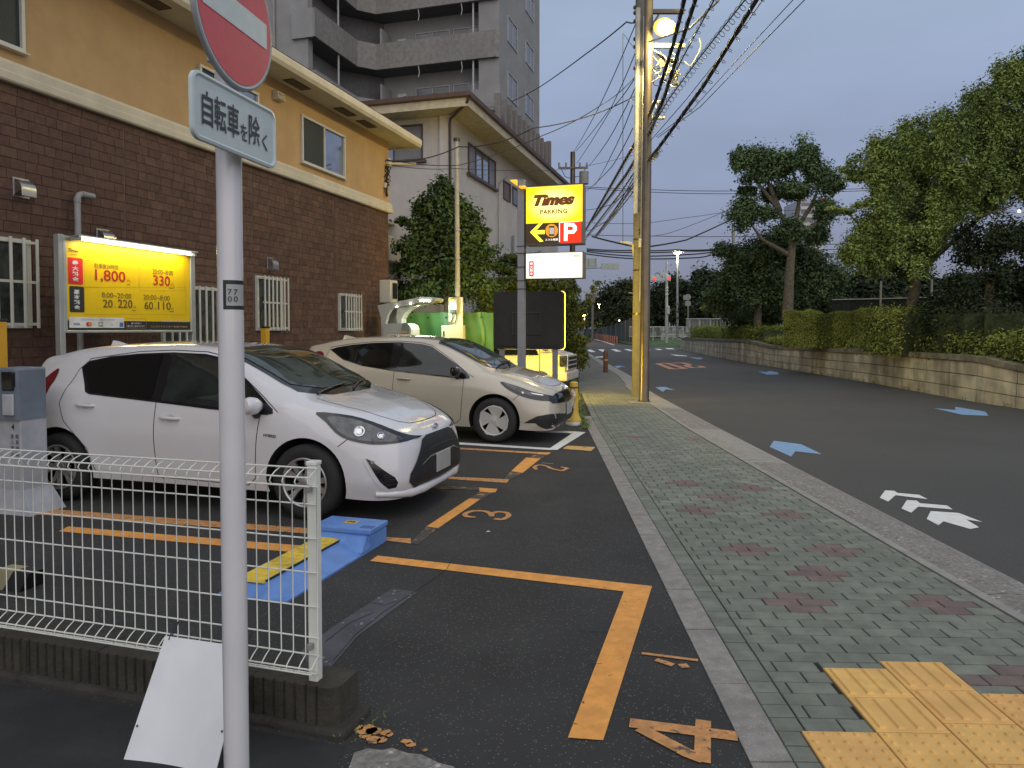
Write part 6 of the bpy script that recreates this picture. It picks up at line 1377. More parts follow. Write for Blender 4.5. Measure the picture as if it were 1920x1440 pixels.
# ================================================================= UTILITY POLES, LAMPS, CABLES
m_conc_p = M('pole_concrete', (.17, .16, .13), .85, var=.12, scale=6, bump=.4, bscale=70, dirt=.3, dirtc=(.18, .17, .14), dscale=1.5, streak=.2)
m_dkst = M('brown_steel_pole', (.115, .088, .055), .33, metal=.55, var=.15, scale=4, coat=.3)
m_wire = M('cable_black', (.018, .017, .018), .6)
m_galv = M('galvanised', (.30, .30, .28), .5, metal=.5, var=.1)
m_lbox = M('light_box', (.5, .5, .46), .5)
cb = Vector(G(1198, 744)); ct = Vector(D(1203, 0, cb.y)); ctv = (ct - cb) / ct.z
UP = wthing('utility_pole', 'tall concrete utility pole carrying crossarms, cable boxes and coiled wires by the kerb', 'utility pole', cb.x, cb.y)
def up(z, dx=0, dy=0): q = cb + ctv*z; return (q.x + dx, q.y + dy, z)
mb = MB(); mb.tube([up(0), up(12.5)], [.165, .125], 24); pole_ = mb.build('pole', m_conc_p, UP, smooth=True)
for z in (1.9, 2.9, 3.6, 4.5, 5.3, 6.1, 6.9, 7.6): mb = MB(); r_ = .165-.0032*z; mb.tube([up(z), up(z+.035)], r_+.006, 24); mb.build('band', m_dkst, pole_, smooth=50)
for k in range(10):
    z = 2.4+.55*k; sx = 1 if k % 2 else -1; mb = MB(); mb.tube([up(z, .1*sx), up(z, .26*sx)], .011, 6); mb.build('step_bolt', m_galv, UP)
mb = MB(); mb.tube([up(4.2, -.13, -.14), up(8.8, -.10, -.13)], .055, 12); mb.build('conduit', M('pale_conduit', (.5, .49, .42), .5), UP, smooth=True)
mb = MB(); mb.tube([up(2.2, -.02, -.18), up(5.0, .0, -.17), up(8.6, .02, -.16)], .022, 8); mb.build('conduit', m_galv, UP, smooth=True)
a_ = up(3.5, -.02, -.2); mb = MB(); mb.bbox((a_[0]-.05, a_[1]-.06, 3.42), (a_[0]+.05, a_[1]+.02, 3.62), .01); mb.build('small_box', m_lbox, UP)
mb = MB()
for k, z in enumerate((3.72, 3.80)):
    for i in range(3): a_ = up(z + .02, -.06 + .05*i, -.178); mb.box((a_[0], a_[1]-.003, z), (a_[0]+.03, a_[1], z+.05))
mb.build('stencil_marks', m_black, UP, kind='stuff')
a_ = up(6.0, -.15); b_ = D(1163, 455, cb.y)
a0 = up(b_[2]); mb = MB(); mb.tube([(b_[0], b_[1], b_[2]+.02), (a0[0]-.25, a0[1], b_[2]), (a0[0]-.16, a0[1], b_[2]-.04), (a0[0]-.14, a0[1], b_[2]-.35)], [.02, .035, .035, .02], 6); mb.build('stay_arm', m_lbox, UP, smooth=40)
# steel pole standing in front
sb = Vector(G(1207.5, 754)); stp = Vector(D(1216, 60, sb.y)); sv_ = (stp - sb) / stp.z
SP2 = wthing('steel_pole', 'brown steel pole standing right in front of the concrete utility pole', 'pole', sb.x, sb.y)
mb = MB(); mb.tube([sb + sv_*0, sb + sv_*.06, sb + sv_*.08, sb + sv_*12], [.125, .12, .105, .085], 28); mb.build('pole', m_dkst, SP2, smooth=40)
mb = MB(); mb.bbox((sb.x-.32, sb.y-.25, 0), (sb.x+.28, sb.y+.22, .012), .004); mb.build('base_slab', m_conc, SP2)
def spz(py): return D(1213, py, sb.y)[2]
# crossarms on the poles
for py, x0, x1, m_, nm in ((22, 1214, 1283, m_dkst, 'crossarm'), (44, 1214, 1240, m_dkst, 'crossarm'), (86, 1217, 1284, M('arm_yellow_grey', (.16, .15, .09), .5), 'crossarm')):
    a_, b_ = D(x0, py, sb.y+.12), D(x1, py, sb.y+.12); mb = MB(); mb.bbox((a_[0], a_[1]-.04, a_[2]-.045), (b_[0], a_[1]+.04, a_[2]+.045), .006); mb.build(nm, m_, SP2)
a_, b_ = D(1222, 30, sb.y), D(1222, 50, sb.y); mb = MB(); mb.tube([D(1217, 57, sb.y+.1), D(1236, 26, sb.y+.1)], .02, 6); mb.build('brace', m_dkst, SP2)
for py, x0, x1 in ((192, 1221, 1243), (221, 1221, 1246)):
    a_, b_ = D(x0, py, sb.y+.2), D(x1, py, sb.y+.2); mb = MB(); mb.bbox((a_[0], a_[1]-.05, a_[2]-.03), (b_[0], a_[1]+.05, a_[2]+.03), .01); mb.build('cable_clamp', m_lbox, SP2)
for py in (14, 24, 73, 88, 128, 40):
    a_ = D(1191, py, cb.y); mb = MB(); mb.lathe([(0, 0), (.035, 0), (.05, .03), (.035, .06), (.05, .09), (.035, .12), (0, .12)], 12, 'x', (a_[0]-.04, a_[1], a_[2])); mb.build('insulator', m_dkst, UP, smooth=40)
# street lamp head
lp = Vector(D(1246, 49, sb.y - .25))
SL = wthing('street_lamp', 'glaring yellow street lamp head fixed to the steel pole below the crossarm', 'lamp', lp.x, lp.y, lp.z)
mb = MB(); mb.tube([Vector(D(1216, 52, sb.y)), Vector(D(1230, 50, sb.y-.1)), lp + Vector((-.1, 0, .05))], .028, 8); mb.build('arm', m_galv, SL, smooth=True)
mb = MB(); mb.tube([lp + Vector((-.2, .05, .04)), lp + Vector((-.1, .03, .07)), lp + Vector((.12, -.03, .05)), lp + Vector((.2, -.05, .0))], [.05, .10, .09, .03], 14); mb.build('housing', m_lbox, SL, smooth=True)
m_halo = emit('lamp_halo', (1., .58, .06), 1.1); m_core = emit('lamp_core', (1., .84, .30), 2.6)
mb = MB(); bm = bmesh.new(); bmesh.ops.create_uvsphere(bm, u_segments=16, v_segments=10, radius=1); bm.verts.index_update(); mb.add([lp + Vector((v.co.x*.235, v.co.y*.14, v.co.z*.19 - .02)) for v in bm.verts], [[v.index for v in f.verts] for f in bm.faces]); mb.build('lens', m_halo, SL, smooth=True); mb = MB(); mb.add([lp + Vector((v.co.x*.175, v.co.y*.1 - .075, v.co.z*.14 - .022)) for v in bm.verts], [[v.index for v in f.verts] for f in bm.faces]); bm.free(); mb.build('bulb', m_core, SL, smooth=True)  # outer 'lens' shell glows amber to paint the halo around the bright core
lamp('POINT', 'street_lamp_light', (lp.x, lp.y - .25, lp.z - .18), 650, (1., .79, .30), .14)

def extrap(a, b, k): a, b = Vector(a), Vector(b); return b + (b-a)*k
NC = [0]
def cable(pts, r, label, group=None, sag=0., coil=None, n=14, name='overhead_cable', m=None, irregular=0.):
    P_ = [Vector(p) for p in pts]; out = []
    for i in range(len(P_)-1):
        for t in np.linspace(0, 1, n, endpoint=(i == len(P_)-2)): q = P_[i].lerp(P_[i+1], t); q.z -= sag*4*t*(1-t); out.append(q)
    mb = MB(); mb.tube(out, r, 6); og = tuple(P_[0]); o = mb.build(name, m or m_wire, None, smooth=True, org=og, label=label, cat='cable', group=group)
    if coil:
        cr_, pitch = coil; L_ = [0]
        for i in range(len(out)-1): L_.append(L_[-1] + (out[i+1]-out[i]).length)
        turns = int(L_[-1]/pitch); hp = []
        for k in range(turns*8):
            s = k*pitch/8; i = min(int(np.searchsorted(L_, s)), len(out)-1); i = max(i, 1); t = (s-L_[i-1])/max(1e-6, L_[i]-L_[i-1]); q = out[i-1].lerp(out[i], min(t, 1)); d = (out[i]-out[i-1]).normalized(); a = d.cross(Vector((0, 0, 1))).normalized(); b = a.cross(d); an = k*math.pi/4
            hp.append(q + (a*math.cos(an) + b*math.sin(an))*cr_ - b*cr_*.8)
        if len(hp) > 4: mb = MB(); mb.tube(hp, .006, 4); mb.build('coil', m_galv, o, smooth=True, org=og)
    return o
py_ = cb.y - .1
GW = 'thin wires running from the utility pole towards the distant pole'
LW = 'thin black overhead wire running from the utility pole down to the distant pole'
FY = 42
z3 = lambda x, y: (1000 + x/3, y/3)
for l in (((575,135),(375,590),(230,850)), ((578,285),(440,600),(240,850)), ((568,445),(440,610),(243,920)), ((570,500),(420,790),(310,935)), ((560,590),(450,850),(345,1045)), ((575,1015),(440,1150),(290,1180)), ((575,1060),(430,1230),(300,1300)), ((575,980),(440,1200),(340,1330)), ((575,1000),(500,1120),(420,1230)), ((560,720),(440,940),(290,1080))):
    LW = {135: 'highest', 285: 'second highest', 445: 'third highest', 500: 'fourth highest', 590: 'fifth highest', 720: 'sixth highest', 980: 'seventh highest', 1000: 'eighth highest', 1015: 'second lowest', 1060: 'lowest'}[l[0][1]] + ' of the thin wires leaving the left side of the utility pole'
    q = [z3(*p) for p in l]; Ys = (py_, (py_+FY)/2*.8, FY); Ys = Ys[:len(q)]
    cable([D(*q[0], py_), D(*q[1], 22), D(*q[2], FY)], .012, LW, GW, sag=.05)
for kk, l in enumerate((((575,800),(500,930),(290,1300)), ((572,900),(520,985),(330,1240)))):
    q = [z3(*p) for p in l]; cable([D(*q[0], py_), D(*q[1], 18.5), D(*q[2], 34)], .035, ('upper' if kk == 0 else 'lower') + ' thick black cable bundle sloping down left of the utility pole', 'thick cables left of the utility pole', coil=(.05, .3))
for kk, l in enumerate((((575,960),(480,1100),(300,1330)), ((575,1030),(470,1180),(350,1330)))):
    q = [z3(*p) for p in l]; cable([D(*q[0], py_), D(*q[1], 18.5), D(*q[2], 34)], .014, ('left' if kk == 0 else 'right') + ' one of two thin coil wrapped cables left of the utility pole', 'coiled cables left of the utility pole', coil=(.045, .26))
# service drops to the left
cable([D(1193, 42, py_), D(1175, 41, py_+.6), D(1100, 100, 20), D(1012, 163, 27), D(960, 190, 32)], .016, 'service wire dropping left from the pole top across the tower edge', sag=.02)
cable([D(1191, 180, py_), D(1000, 240, 15.5), D(860, 275, 16), D(722, 301, 16.2)], .013, 'upper service wire from the utility pole to the corner of the ochre house', sag=.12)
cable([D(1190, 145, py_), D(1130, 195, 16), D(1020, 253, 16.2), D(860, 310, 16.3), D(724, 299, 16.2)], .009, 'lower service wire from the utility pole to the corner of the ochre house', sag=.05)
cable([D(724, 308, 16.2), D(855, 316, 16.7), D(1060, 318, 30), D(1190, 290, 38)], .008, 'faint wire passing the top of the meter post', sag=.05)
cable([D(1190, 92, py_), D(1168, 62, py_-1), D(1168, 160, py_-.2), D(1168, 455, py_)], .006, 'fine vertical wire hanging left of the utility pole')
# heavy cables climbing to the upper right (towards the viewer, high above the road)
def climb(l, r, lab, coil=None, g=None, Y1=9.5, irr=0.):
    q0, q1 = l[0], l[-1]; k = len(l); pts = []
    for i, q in enumerate(l): t = i/(k-1); pts.append(D(*q, (sb.y-.1)*(1-t)**1.0 + Y1*t))
    pts.append(extrap(pts[-2], pts[-1], 1.2)); return cable(pts, r, lab, g, coil=coil, n=8)
climb([z3(655,890), z3(700,838), z3(960,480), z3(1255,0)], .03, 'thick dark cable with coils rising to the upper right edge of the sky', (.066, .27))
mb = MB(); q = Vector(D(*z3(655, 892), sb.y-.1)); q2 = Vector(D(*z3(697, 852), sb.y-.12)); mb.tube([q, q.lerp(q2, .5)+Vector((.02, 0, -.03)), q2], [.045, .06, .05], 10); mb.build('cable_joint', M('joint_brown', (.06, .03, .02), .6), None, smooth=True, org=tuple(q), label='dark elbow joint where the thick cable meets the steel pole', cat='cable joint')
climb([z3(652,745), z3(760,560), z3(930,330), z3(1190,0)], .010, 'thin cable inside pale wire coils below the thick coiled cable', (.06, .2))
climb([z3(660,790), z3(860,560), z3(1200,130), z3(1290,0)], .007, 'fine wire hugging the right side of the coiled cable', None, 'fine wires rising to the upper right')
climb([z3(700,775), z3(940,600), z3(1210,320), z3(1525,0)], .007, 'rightmost fine wire rising alone across the open sky', None, 'fine wires rising to the upper right')
climb([z3(690,770), z3(900,610), z3(1180,300), z3(1460,0)], .006, 'second fine wire from the right rising across the open sky', None, 'fine wires rising to the upper right')
climb([z3(655,640), z3(690,560), z3(790,240), z3(850,0)], .034, 'thick black cable bundle passing left behind the lamp', (.05, .4), Y1=11)
climb([z3(655,750), z3(740,540), z3(820,280), z3(912,0)], .034, 'thick black cable bundle passing right of the lamp', (.055, .32), Y1=11)
climb([z3(658,700), z3(760,480), z3(880,250), z3(1000,30)], .012, 'twisted wire with ring coils right of the lamp', (.05, .28), Y1=11)
cable([D(*z3(650, 235), sb.y-.2), D(*z3(880, 160), 13.5), D(*z3(1045, 0), 11.5)], .02, 'pale lit tube rising from behind the lamp', name='cable_tube', m=m_lbox)
# tangle of loops lit by the lamp
tz = wthing('cable_tangle', 'lamp lit tangle of cable loops and connectors hanging under the yellow crossarm', 'cable tangle', *D(1250, 140, sb.y))
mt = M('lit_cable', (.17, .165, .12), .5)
for k in range(16):
    px, py = 1252 + random.uniform(-26, 18), 118 + random.uniform(-18, 30); pts = []
    for i in range(6): pts.append(D(px + random.uniform(-12, 12) + i*1.5, py + random.uniform(-12, 12) + i*3, sb.y + random.uniform(-.1, .1)))
    sm = [Vector(p) for p in pts]; o_ = []
    for i in range(1, 5):
        for t in np.linspace(0, 1, 5, endpoint=False):
            a, b, c, d = sm[i-1], sm[i], sm[min(i+1, 5)], sm[min(i+2, 5)]; o_.append(.5*((2*b)+(c-a)*t+(2*a-5*b+4*c-d)*t*t+(3*b-a-3*c+d)*t**3))
    mb = MB(); mb.tube(o_, random.choice((.008, .012, .018)), 5); mb.build('loop', mt if k % 3 else m_wire, tz, smooth=True)
for k in range(9):
    c_ = D(1256 + random.uniform(-14, 14), 120 + random.uniform(-10, 34), sb.y + .05); mb = MB(); s_ = random.uniform(.03, .06); mb.bbox((c_[0]-s_, c_[1]-.03, c_[2]-s_*.7), (c_[0]+s_, c_[1]+.03, c_[2]+s_*.7), .006); mb.build('connector', mt if k % 2 else m_wire, tz)
for l in ([(650,365),(700,420),(760,480),(810,490)], [(655,470),(700,440),(770,400)], [(650,270),(740,320),(760,380),(740,440)], [(850,345),(880,370),(900,350),(940,270),(935,215)]):
    mb = MB(); mb.tube([D(*q_, sb.y-.05) for q_ in osm([z3(*p) for p in l])], .012, 6); mb.build('loop', mt, tz, smooth=True)
# horizontal wires across the far sky
LH = 'thin horizontal wire crossing the sky behind the poles'
GH = 'horizontal wires crossing the far sky'
for l, Y in ((((290,1050),(700,1068),(1130,1074),(1900,1060)), 46), (((290,1058),(700,1082),(1130,1090),(2000,1068)), 46), (((300,1320),(700,1328),(1130,1330),(1500,1322)), 50), (((280,1252),(600,1258),(850,1225),(1060,1195),(1500,1180)), 60), (((650,1330),(760,1312),(905,1260),(1100,1180)), 60)):
    cable([D(*z3(*p), Y) for p in l], .022 if Y < 60 else .02, LH, GH, sag=.03)
for l, Y in ((((300,1400),(560,1408),(800,1405),(1020,1402),(1400,1370)), 44), (((300,1408),(600,1420),(850,1412),(1040,1405),(1400,1385)), 44), (((300,1415),(560,1440),(860,1432),(1040,1412)), 44), (((280,1425),(560,1455),(900,1450),(1000,1435)), 44)):
    cable([D(*z3(*p), Y) for p in l], .04, {1400: 'topmost', 1408: 'second from top', 1415: 'third from top', 1425: 'lowest'}[l[0][1]] + ' of four heavy dark cables sagging low across the far street', 'heavy cables low over the far street', sag=.04)
cable([D(*z3(330,1330), 34), D(*z3(560,1385), 30), D(*z3(650,1387), 30), D(*z3(860,1350), 33), D(*z3(1090,1245), 38), D(*z3(1130, 1225), 39)], .035, 'single sagging cable running right from the utility pole to the trees', sag=.02)
for k, l in enumerate((((80,1385),(300,1345)), ((1100,1170),(1480,1330)))): cable([D(*z3(*p), 40) for p in l], .02, LH, GH, sag=.1)
for yy_, Y, w_ in ((452, 60, 'top'), (462, 60, 'middle'), (470, 58, 'bottom')):
    cable([D(1540, yy_+6, Y), D(1700, yy_, Y*.9), D(1930, yy_-12, Y*.8)], .03, w_ + ' of three thin wires glimpsed through the large tree', 'wires glimpsed through the right hand trees', sag=.05)
# second utility pole
q = D(1073, 620, FY); UP2 = wthing('utility_pole', 'distant utility pole with a crossarm and transformer rising above the parking sign', 'utility pole', q[0], FY)
tz_ = D(1073, 285, FY)[2]
mb = MB(); mb.tube([(q[0], FY, 0), (q[0], FY, tz_)], [.19, .14], 14); mb.build('pole', m_dkst, UP2, smooth=True)
za = D(1073, 316, FY)[2]; mb = MB(); mb.box((q[0]-.85, FY-.2, za-.05), (q[0]+.85, FY-.1, za+.05)); mb.build('crossarm', m_dkst, UP2)
mb = MB(); mb.cyl((q[0]+.62, FY-.3), .27, za-.95, za-.25, 16); mb.build('transformer', m_pvc, UP2, smooth=40)
for dx in (-.8, -.4, .4, .8): mb = MB(); mb.cyl((q[0]+dx, FY-.15), .06, za+.05, za+.3, 8); mb.build('insulator', m_galv, UP2)
for a_ in (((-.8, .2), (-.1, -.6)), ((.8, .1), (.1, -.5))): mb = MB(); mb.tube([(q[0]+a_[0][0], FY-.15, za+a_[0][1]), (q[0]+(a_[0][0]+a_[1][0])/2, FY-.15, za-.5), (q[0]+a_[1][0], FY-.15, za+a_[1][1])], .02, 5); mb.build('jumper_wire', m_wire, UP2, smooth=True)
q = D(1111, 620, 100); zt_ = D(1111, 538, 100)[2]; UP3 = wthing('utility_pole', 'far utility pole standing in front of the distant wood', 'utility pole', q[0], 100)
mb = MB(); mb.tube([(q[0], 100, -.1), (q[0], 100, zt_)], [.2, .15], 10); mb.build('pole', m_conc_p, UP3); mb = MB(); mb.box((q[0]-.9, 99.8, zt_-1.2), (q[0]+.5, 99.95, zt_-1.05)); mb.box((q[0]-.3, 99.6, zt_-2.2), (q[0]+.3, 99.9, zt_-1.4)); mb.build('crossarm', m_dkst, UP3)
for k in range(3): cable([D(1111, 545+k*4, 100), D(1145, 556+k*4, 110), D(1182, 555+k*6, 130)], .04, LH, GH, sag=.2)

# ================================================================= FAR STREET
def lamp_post(px, pyt, pyb, Y, col, st, label, r=.08, pw=0, size=.28, headdx=0.):
    b_ = D(px, pyb, Y); t_ = D(px, pyt, Y); o = wthing('street_lamp', label, 'street lamp', b_[0], Y, b_[2])
    mb = MB(); mb.tube([b_, (t_[0], Y, t_[2])], [r*1.3, r], 10); mb.build('pole', m_galv, o, smooth=True)
    mb = MB(); mb.tube([(t_[0]+headdx-size*1.6, Y, t_[2]+.02), (t_[0]+headdx, Y, t_[2]+.12), (t_[0]+headdx+size*1.6, Y, t_[2]+.05)], [size*.2, size*.45, size*.3], 8); mb.build('housing', m_galv, o, smooth=True)
    mb = MB(); mb.tube([(t_[0]+headdx-size, Y-.05, t_[2]-.06), (t_[0]+headdx, Y-.05, t_[2]-.1), (t_[0]+headdx+size, Y-.05, t_[2]-.04)], [size*.3, size*.5, size*.3], 8); mb.build('lens', emit('lens_%s' % px, col, st), o, smooth=True)
    if pw: lamp('POINT', 'far_lamp_light', (t_[0]+headdx, Y-.3, t_[2]-.5), pw, col, .2)
    return o
lamp_post(1270, 472, 632, 72, (1., .95, .68), 30, 'tall street lamp glowing warm white beside the traffic signal', .1, 900, .35)
lamp_post(1124, 569, 606, 110, (1., .88, .62), 30, 'distant slim street lamp glowing at the foot of the wood', .09, 500, .35)
lamp_post(1096, 590, 616, 90, (1., .45, .12), 30, 'small orange street lamp beyond the hedge at the far bend', .07, 200, .3, -.1)
for k, (px, py, Y, s_, c_, lb_) in enumerate(((1220, 574, 100, .16, (.95, .97, 1), 'left of two round white lights in the dark trees beyond the pole'), (1229, 574.5, 100, .13, (.95, .97, 1), 'right of two round white lights in the dark trees beyond the pole'), (1161, 601, 95, .12, (1, .95, .8), 'small white light beside the green mesh fence'), (1104, 565, 400, .5, (1, .1, .25), 'red aviation light above the distant wood'), (1543, 373, 295, .9, (1, .12, .18), 'red aviation light on top of the distant tower'), (1841, 465, 60, .14, (1, .8, .4), 'warm bright light seen through the dark trees at right'), (1849, 474, 60, .09, (1, .8, .4), 'lower warm light seen through the dark trees at right'), (1911, 396, 60, .13, (1, .75, .35), 'warm light among leaves at the right edge'), (1913, 428, 60, .09, (1, .75, .35), 'lower warm light among leaves at the right edge'))):
    c__ = D(px, py, Y); mb = MB(); bm = bmesh.new(); bmesh.ops.create_icosphere(bm, subdivisions=2, radius=s_); bm.verts.index_update(); mb.add([Vector(c__) + v.co for v in bm.verts], [[v.index for v in f.verts] for f in bm.faces]); bm.free()
    mb.build('light', emit('glow_%d' % k, c_, (3, 3, 3, 1.6, 1.2, 3, 3, 3, 3)[k]), None, org=c__, label=lb_, cat='light')
# traffic signal
m_sg = M('signal_cream', (.52, .53, .46), .5); q = D(1250, 646, 70); t_ = D(1250, 492, 70)
TS = wthing('traffic_signal', 'pale traffic signal pole with two red signal heads at the far junction', 'traffic signal', q[0], 70, -.08)
mb = MB(); mb.tube([(q[0], 70, -.08), (t_[0], 70, t_[2])], [.16, .11], 12); mb.build('pole', m_sg, TS, smooth=True)
for (x0, y0, x1, y1, tilt), (rx, ry) in zip(((1219, 527, 1238, 517, .0), (1247, 527, 1258, 516, 0)), ((1227, 523), (1254, 522))):
    a_, b_ = D(x0, y0, 69.3), D(x1, y1, 69.3); mb = MB(); mb.bbox((a_[0], 69.3, a_[2]), (b_[0], 69.5, b_[2]), .05); h_ = mb.build('signal_head', m_sg, TS)
    r_ = D(rx, ry, 69.28); mb = MB(); mb.lathe([(.0, 0), (.12, 0), (.15, .02), (0, .03)], 14, 'y', (r_[0], 69.24, r_[2])); mb.build('red_lens', emit('signal_red%d' % rx, (1, .05, .06), 1.3), h_)
mb = MB(); mb.tube([D(1238, 521, 69.5), D(1249, 512, 69.8), D(1251, 500, 69.9)], .05, 6); mb.tube([D(1240, 523, 69.5), D(1250, 530, 69.9)], .05, 6); mb.box(D(1239, 517, 69.4), D(1243, 508, 69.6)); mb.build('bracket', m_sg, TS)
mb = MB(); mb.bbox(D(1251, 589, 69.7), D(1255, 574, 69.9), .04); mb.build('pedestrian_box', m_sg, TS)
for py in (541, 546, 553): mb = MB(); mb.tube([D(1248, py, 69.7), D(1253, py-1, 69.7)], .07, 6); mb.build('clamp', m_sg, TS)
# direction sign boards on arm
q = D(1060, 505, 60); RS = wthing('direction_sign', 'pale direction sign panels on a horizontal arm behind the parking sign', 'sign', q[0], 60)
mb = MB(); mb.tube([(q[0], 60, -.1), (q[0], 60, q[2]+.8)], .13, 10); mb.tube([(q[0], 60, q[2]), D(1161, 500, 60)], .06, 8); mb.build('pole', m_sg, RS)
for x0, x1, y0, y1 in ((1097, 1120, 500, 484), (1127, 1161, 505, 493)): mb = MB(); mb.bbox((D(x0, y0, 59.8)[0], 59.8, D(x0, y0, 59.8)[2]), (D(x1, y1, 59.8)[0], 59.86, D(x1, y1, 59.8)[2]), .02); mb.build('panel', M('panel_pale', (.46, .50, .44), .5), RS)
for x in (1104, 1117): mb = MB(); mb.box((D(x, 500, 59.78)[0]-.04, 59.76, D(x, 500, 59.78)[2]), (D(x, 484, 59.78)[0]+.04, 59.79, D(x, 484, 59.78)[2])); mb.build('rib', m_galv, RS)
# round signs
q = D(1290, 632, 57); RN = wthing('road_sign', 'slim pole with two grey round sign backs beside the white railing', 'road sign', q[0], 57, q[2])
mb = MB(); mb.tube([q, D(1290, 552, 57)], .05, 8); mb.build('pole', m_galv, RN, smooth=True)
for px, py, w_ in ((1290, 557, .24), (1290, 569, .24), (1284, 558, .0)):
    if w_: c_ = D(px, py, 56.9); mb = MB(); mb.lathe([(0, 0), (w_, 0), (w_, .03), (0, .03)], 20, 'y', c_); mb.build('sign_back', m_pvc, RN)
    else: c_ = D(px, py, 56.9); mb = MB(); mb.cbox(c_, (.22, .03, .36)); mb.build('small_plate', m_pvc, RN)
# grey pole by the trees with box sign
q = D(1376, 612, 45); GP = wthing('grey_pole', 'tall grey pole with a white box standing among the trees', 'pole', q[0], 45, .8)
mb = MB(); mb.tube([(q[0], 45, .7), D(1375, 425, 45)], [.12, .1], 12); mb.build('pole', m_galv, GP, smooth=True)
mb = MB(); mb.bbox((D(1363, 572, 44.8)[0], 44.8, D(1363, 572, 44.8)[2]), (D(1373, 556, 44.8)[0], 44.95, D(1363, 556, 44.8)[2]), .02); mb.build('box', m_lbox, GP)
mb = MB(); mb.bbox((D(1352, 491, 44.8)[0], 44.8, D(1352, 491, 44.8)[2]), (D(1372, 483, 44.8)[0], 44.95, D(1363, 483, 44.8)[2]), .02); mb.build('plate', m_lbox, GP)
# railings
def railing(px0, px1, pyt, pyb, Y0, Y1, nb, label, r=.02, col=m_lbox):
    a, b = D(px0, pyt, Y0), D(px1, pyt, Y1); zb = D(px0, pyb, Y0)[2]; o = wthing('railing', label, 'railing', a[0], a[1], zb)
    mb = MB(); mb.tube([a, b], .045, 8); mb.build('top_rail', col, o)
    mb = MB(); mb.tube([(a[0], a[1], zb+.1), (b[0], b[1], zb+.1)], .025, 6); mb.build('bottom_rail', col, o)
    for i in range(nb+1):
        t = i/nb; x, y, z = [a[k]+(b[k]-a[k])*t for k in range(3)]; big = i % 8 == 3; mb = MB(); w_ = .035 if big else .016
        mb.box((x-w_, y-w_, zb-(.3 if big else -.1)), (x+w_, y+w_, z)); mb.build('post' if big else 'baluster', col, o)
    return o
railing(1287, 1376, 598, 625, 57, 46, 34, 'white railing with vertical bars on the raised bank beside the round signs')
railing(1180, 1288, 613, 633, 74, 74, 46, 'far white railing behind the traffic signal pole')
mb = MB(); a_, b_ = D(1240, 646, 77), D(1278, 646, 77); 
GR = wthing('guard_rail', 'white tubular guard rail with wavy bars at the far junction', 'guard rail', a_[0], 77, -.08)
z0, z1 = .0, .95
mb.tube([(a_[0], 77, z0), (a_[0], 77, z1-.15), (a_[0]+.12, 77, z1), (b_[0]-.12, 77, z1), (b_[0], 77, z1-.15), (b_[0], 77, z0)], .055, 8); mb.build('frame', m_lbox, GR, smooth=True)
for zz in (.25, .45, .65): mb = MB(); mb.tube([(a_[0]+(b_[0]-a_[0])*t, 77, zz+.07*math.sin(t*9)) for t in np.linspace(0, 1, 22)], .03, 6); mb.build('wavy_bar', m_lbox, GR, smooth=True)
mb = MB(); mb.tube([D(1280, 646, 77), D(1280, 634, 77), D(1284, 631, 77), D(1300, 631, 77)], .055, 6); mb.build('second_frame', m_lbox, GR, smooth=True)
# red posts at the bend
m_rp = M('red_post', (.36, .14, .085), .6)
pm = None
for i in range(20):
    t = i/19; px = 1156.5 - 51*t**.8; Y = 74 + 60*t; b_ = D(px, 640, Y); x = b_[0]
    if pm is None:
        mb = MB(); mb.tube([(0, 0, 0), (0, 0, .86), (0, 0, .9)], [.06, .06, .03], 10); o = mb.build('lane_post', m_rp, None, org=(0, 0, 0), smooth=40); pm = o
    else: o = pm.copy(); COL.objects.link(o)
    o.location = (x, Y, -.076); tag(o, ('first second third fourth fifth sixth seventh eighth ninth tenth eleventh twelfth thirteenth fourteenth fifteenth sixteenth seventeenth eighteenth nineteenth twentieth'.split()[i]) + ' from the right in the row of reddish posts at the far bend', 'post', 'reddish posts along the far road')
mb = MB()
pts = [D(1156.5 - 51*(i/19)**.8 + .0, 640, 74+60*i/19) for i in range(20)]
mb = MB(); [mb.quad((pts[i][0]-.35, pts[i][1], -.070), (pts[i][0]-.15, pts[i][1], -.070), (pts[i+1][0]-.15, pts[i+1][1], -.070), (pts[i+1][0]-.35, pts[i+1][1], -.070)) for i in range(19)]; struct(mb, 'road_edge_line', m_white)
q = G(1135.5, 698); BO = wthing('bollard', 'brown round topped bollard at the kerb beyond the utility pole', 'bollard', q[0], q[1])
mb = MB(); mb.lathe([(.085, 0), (.085, .70), (.078, .76), (.05, .80), (0, .815)], 18, 'z', (q[0], q[1], 0)); mb.build('post', M('bollard_brown', (.13, .055, .035), .6, var=.2, scale=20), BO, smooth=40); mb = MB(); mb.lathe([(.087, .42), (.089, .43), (.089, .46), (.087, .47)], 18, 'z', (q[0], q[1], 0)); mb.build('band', m_orangew, BO)
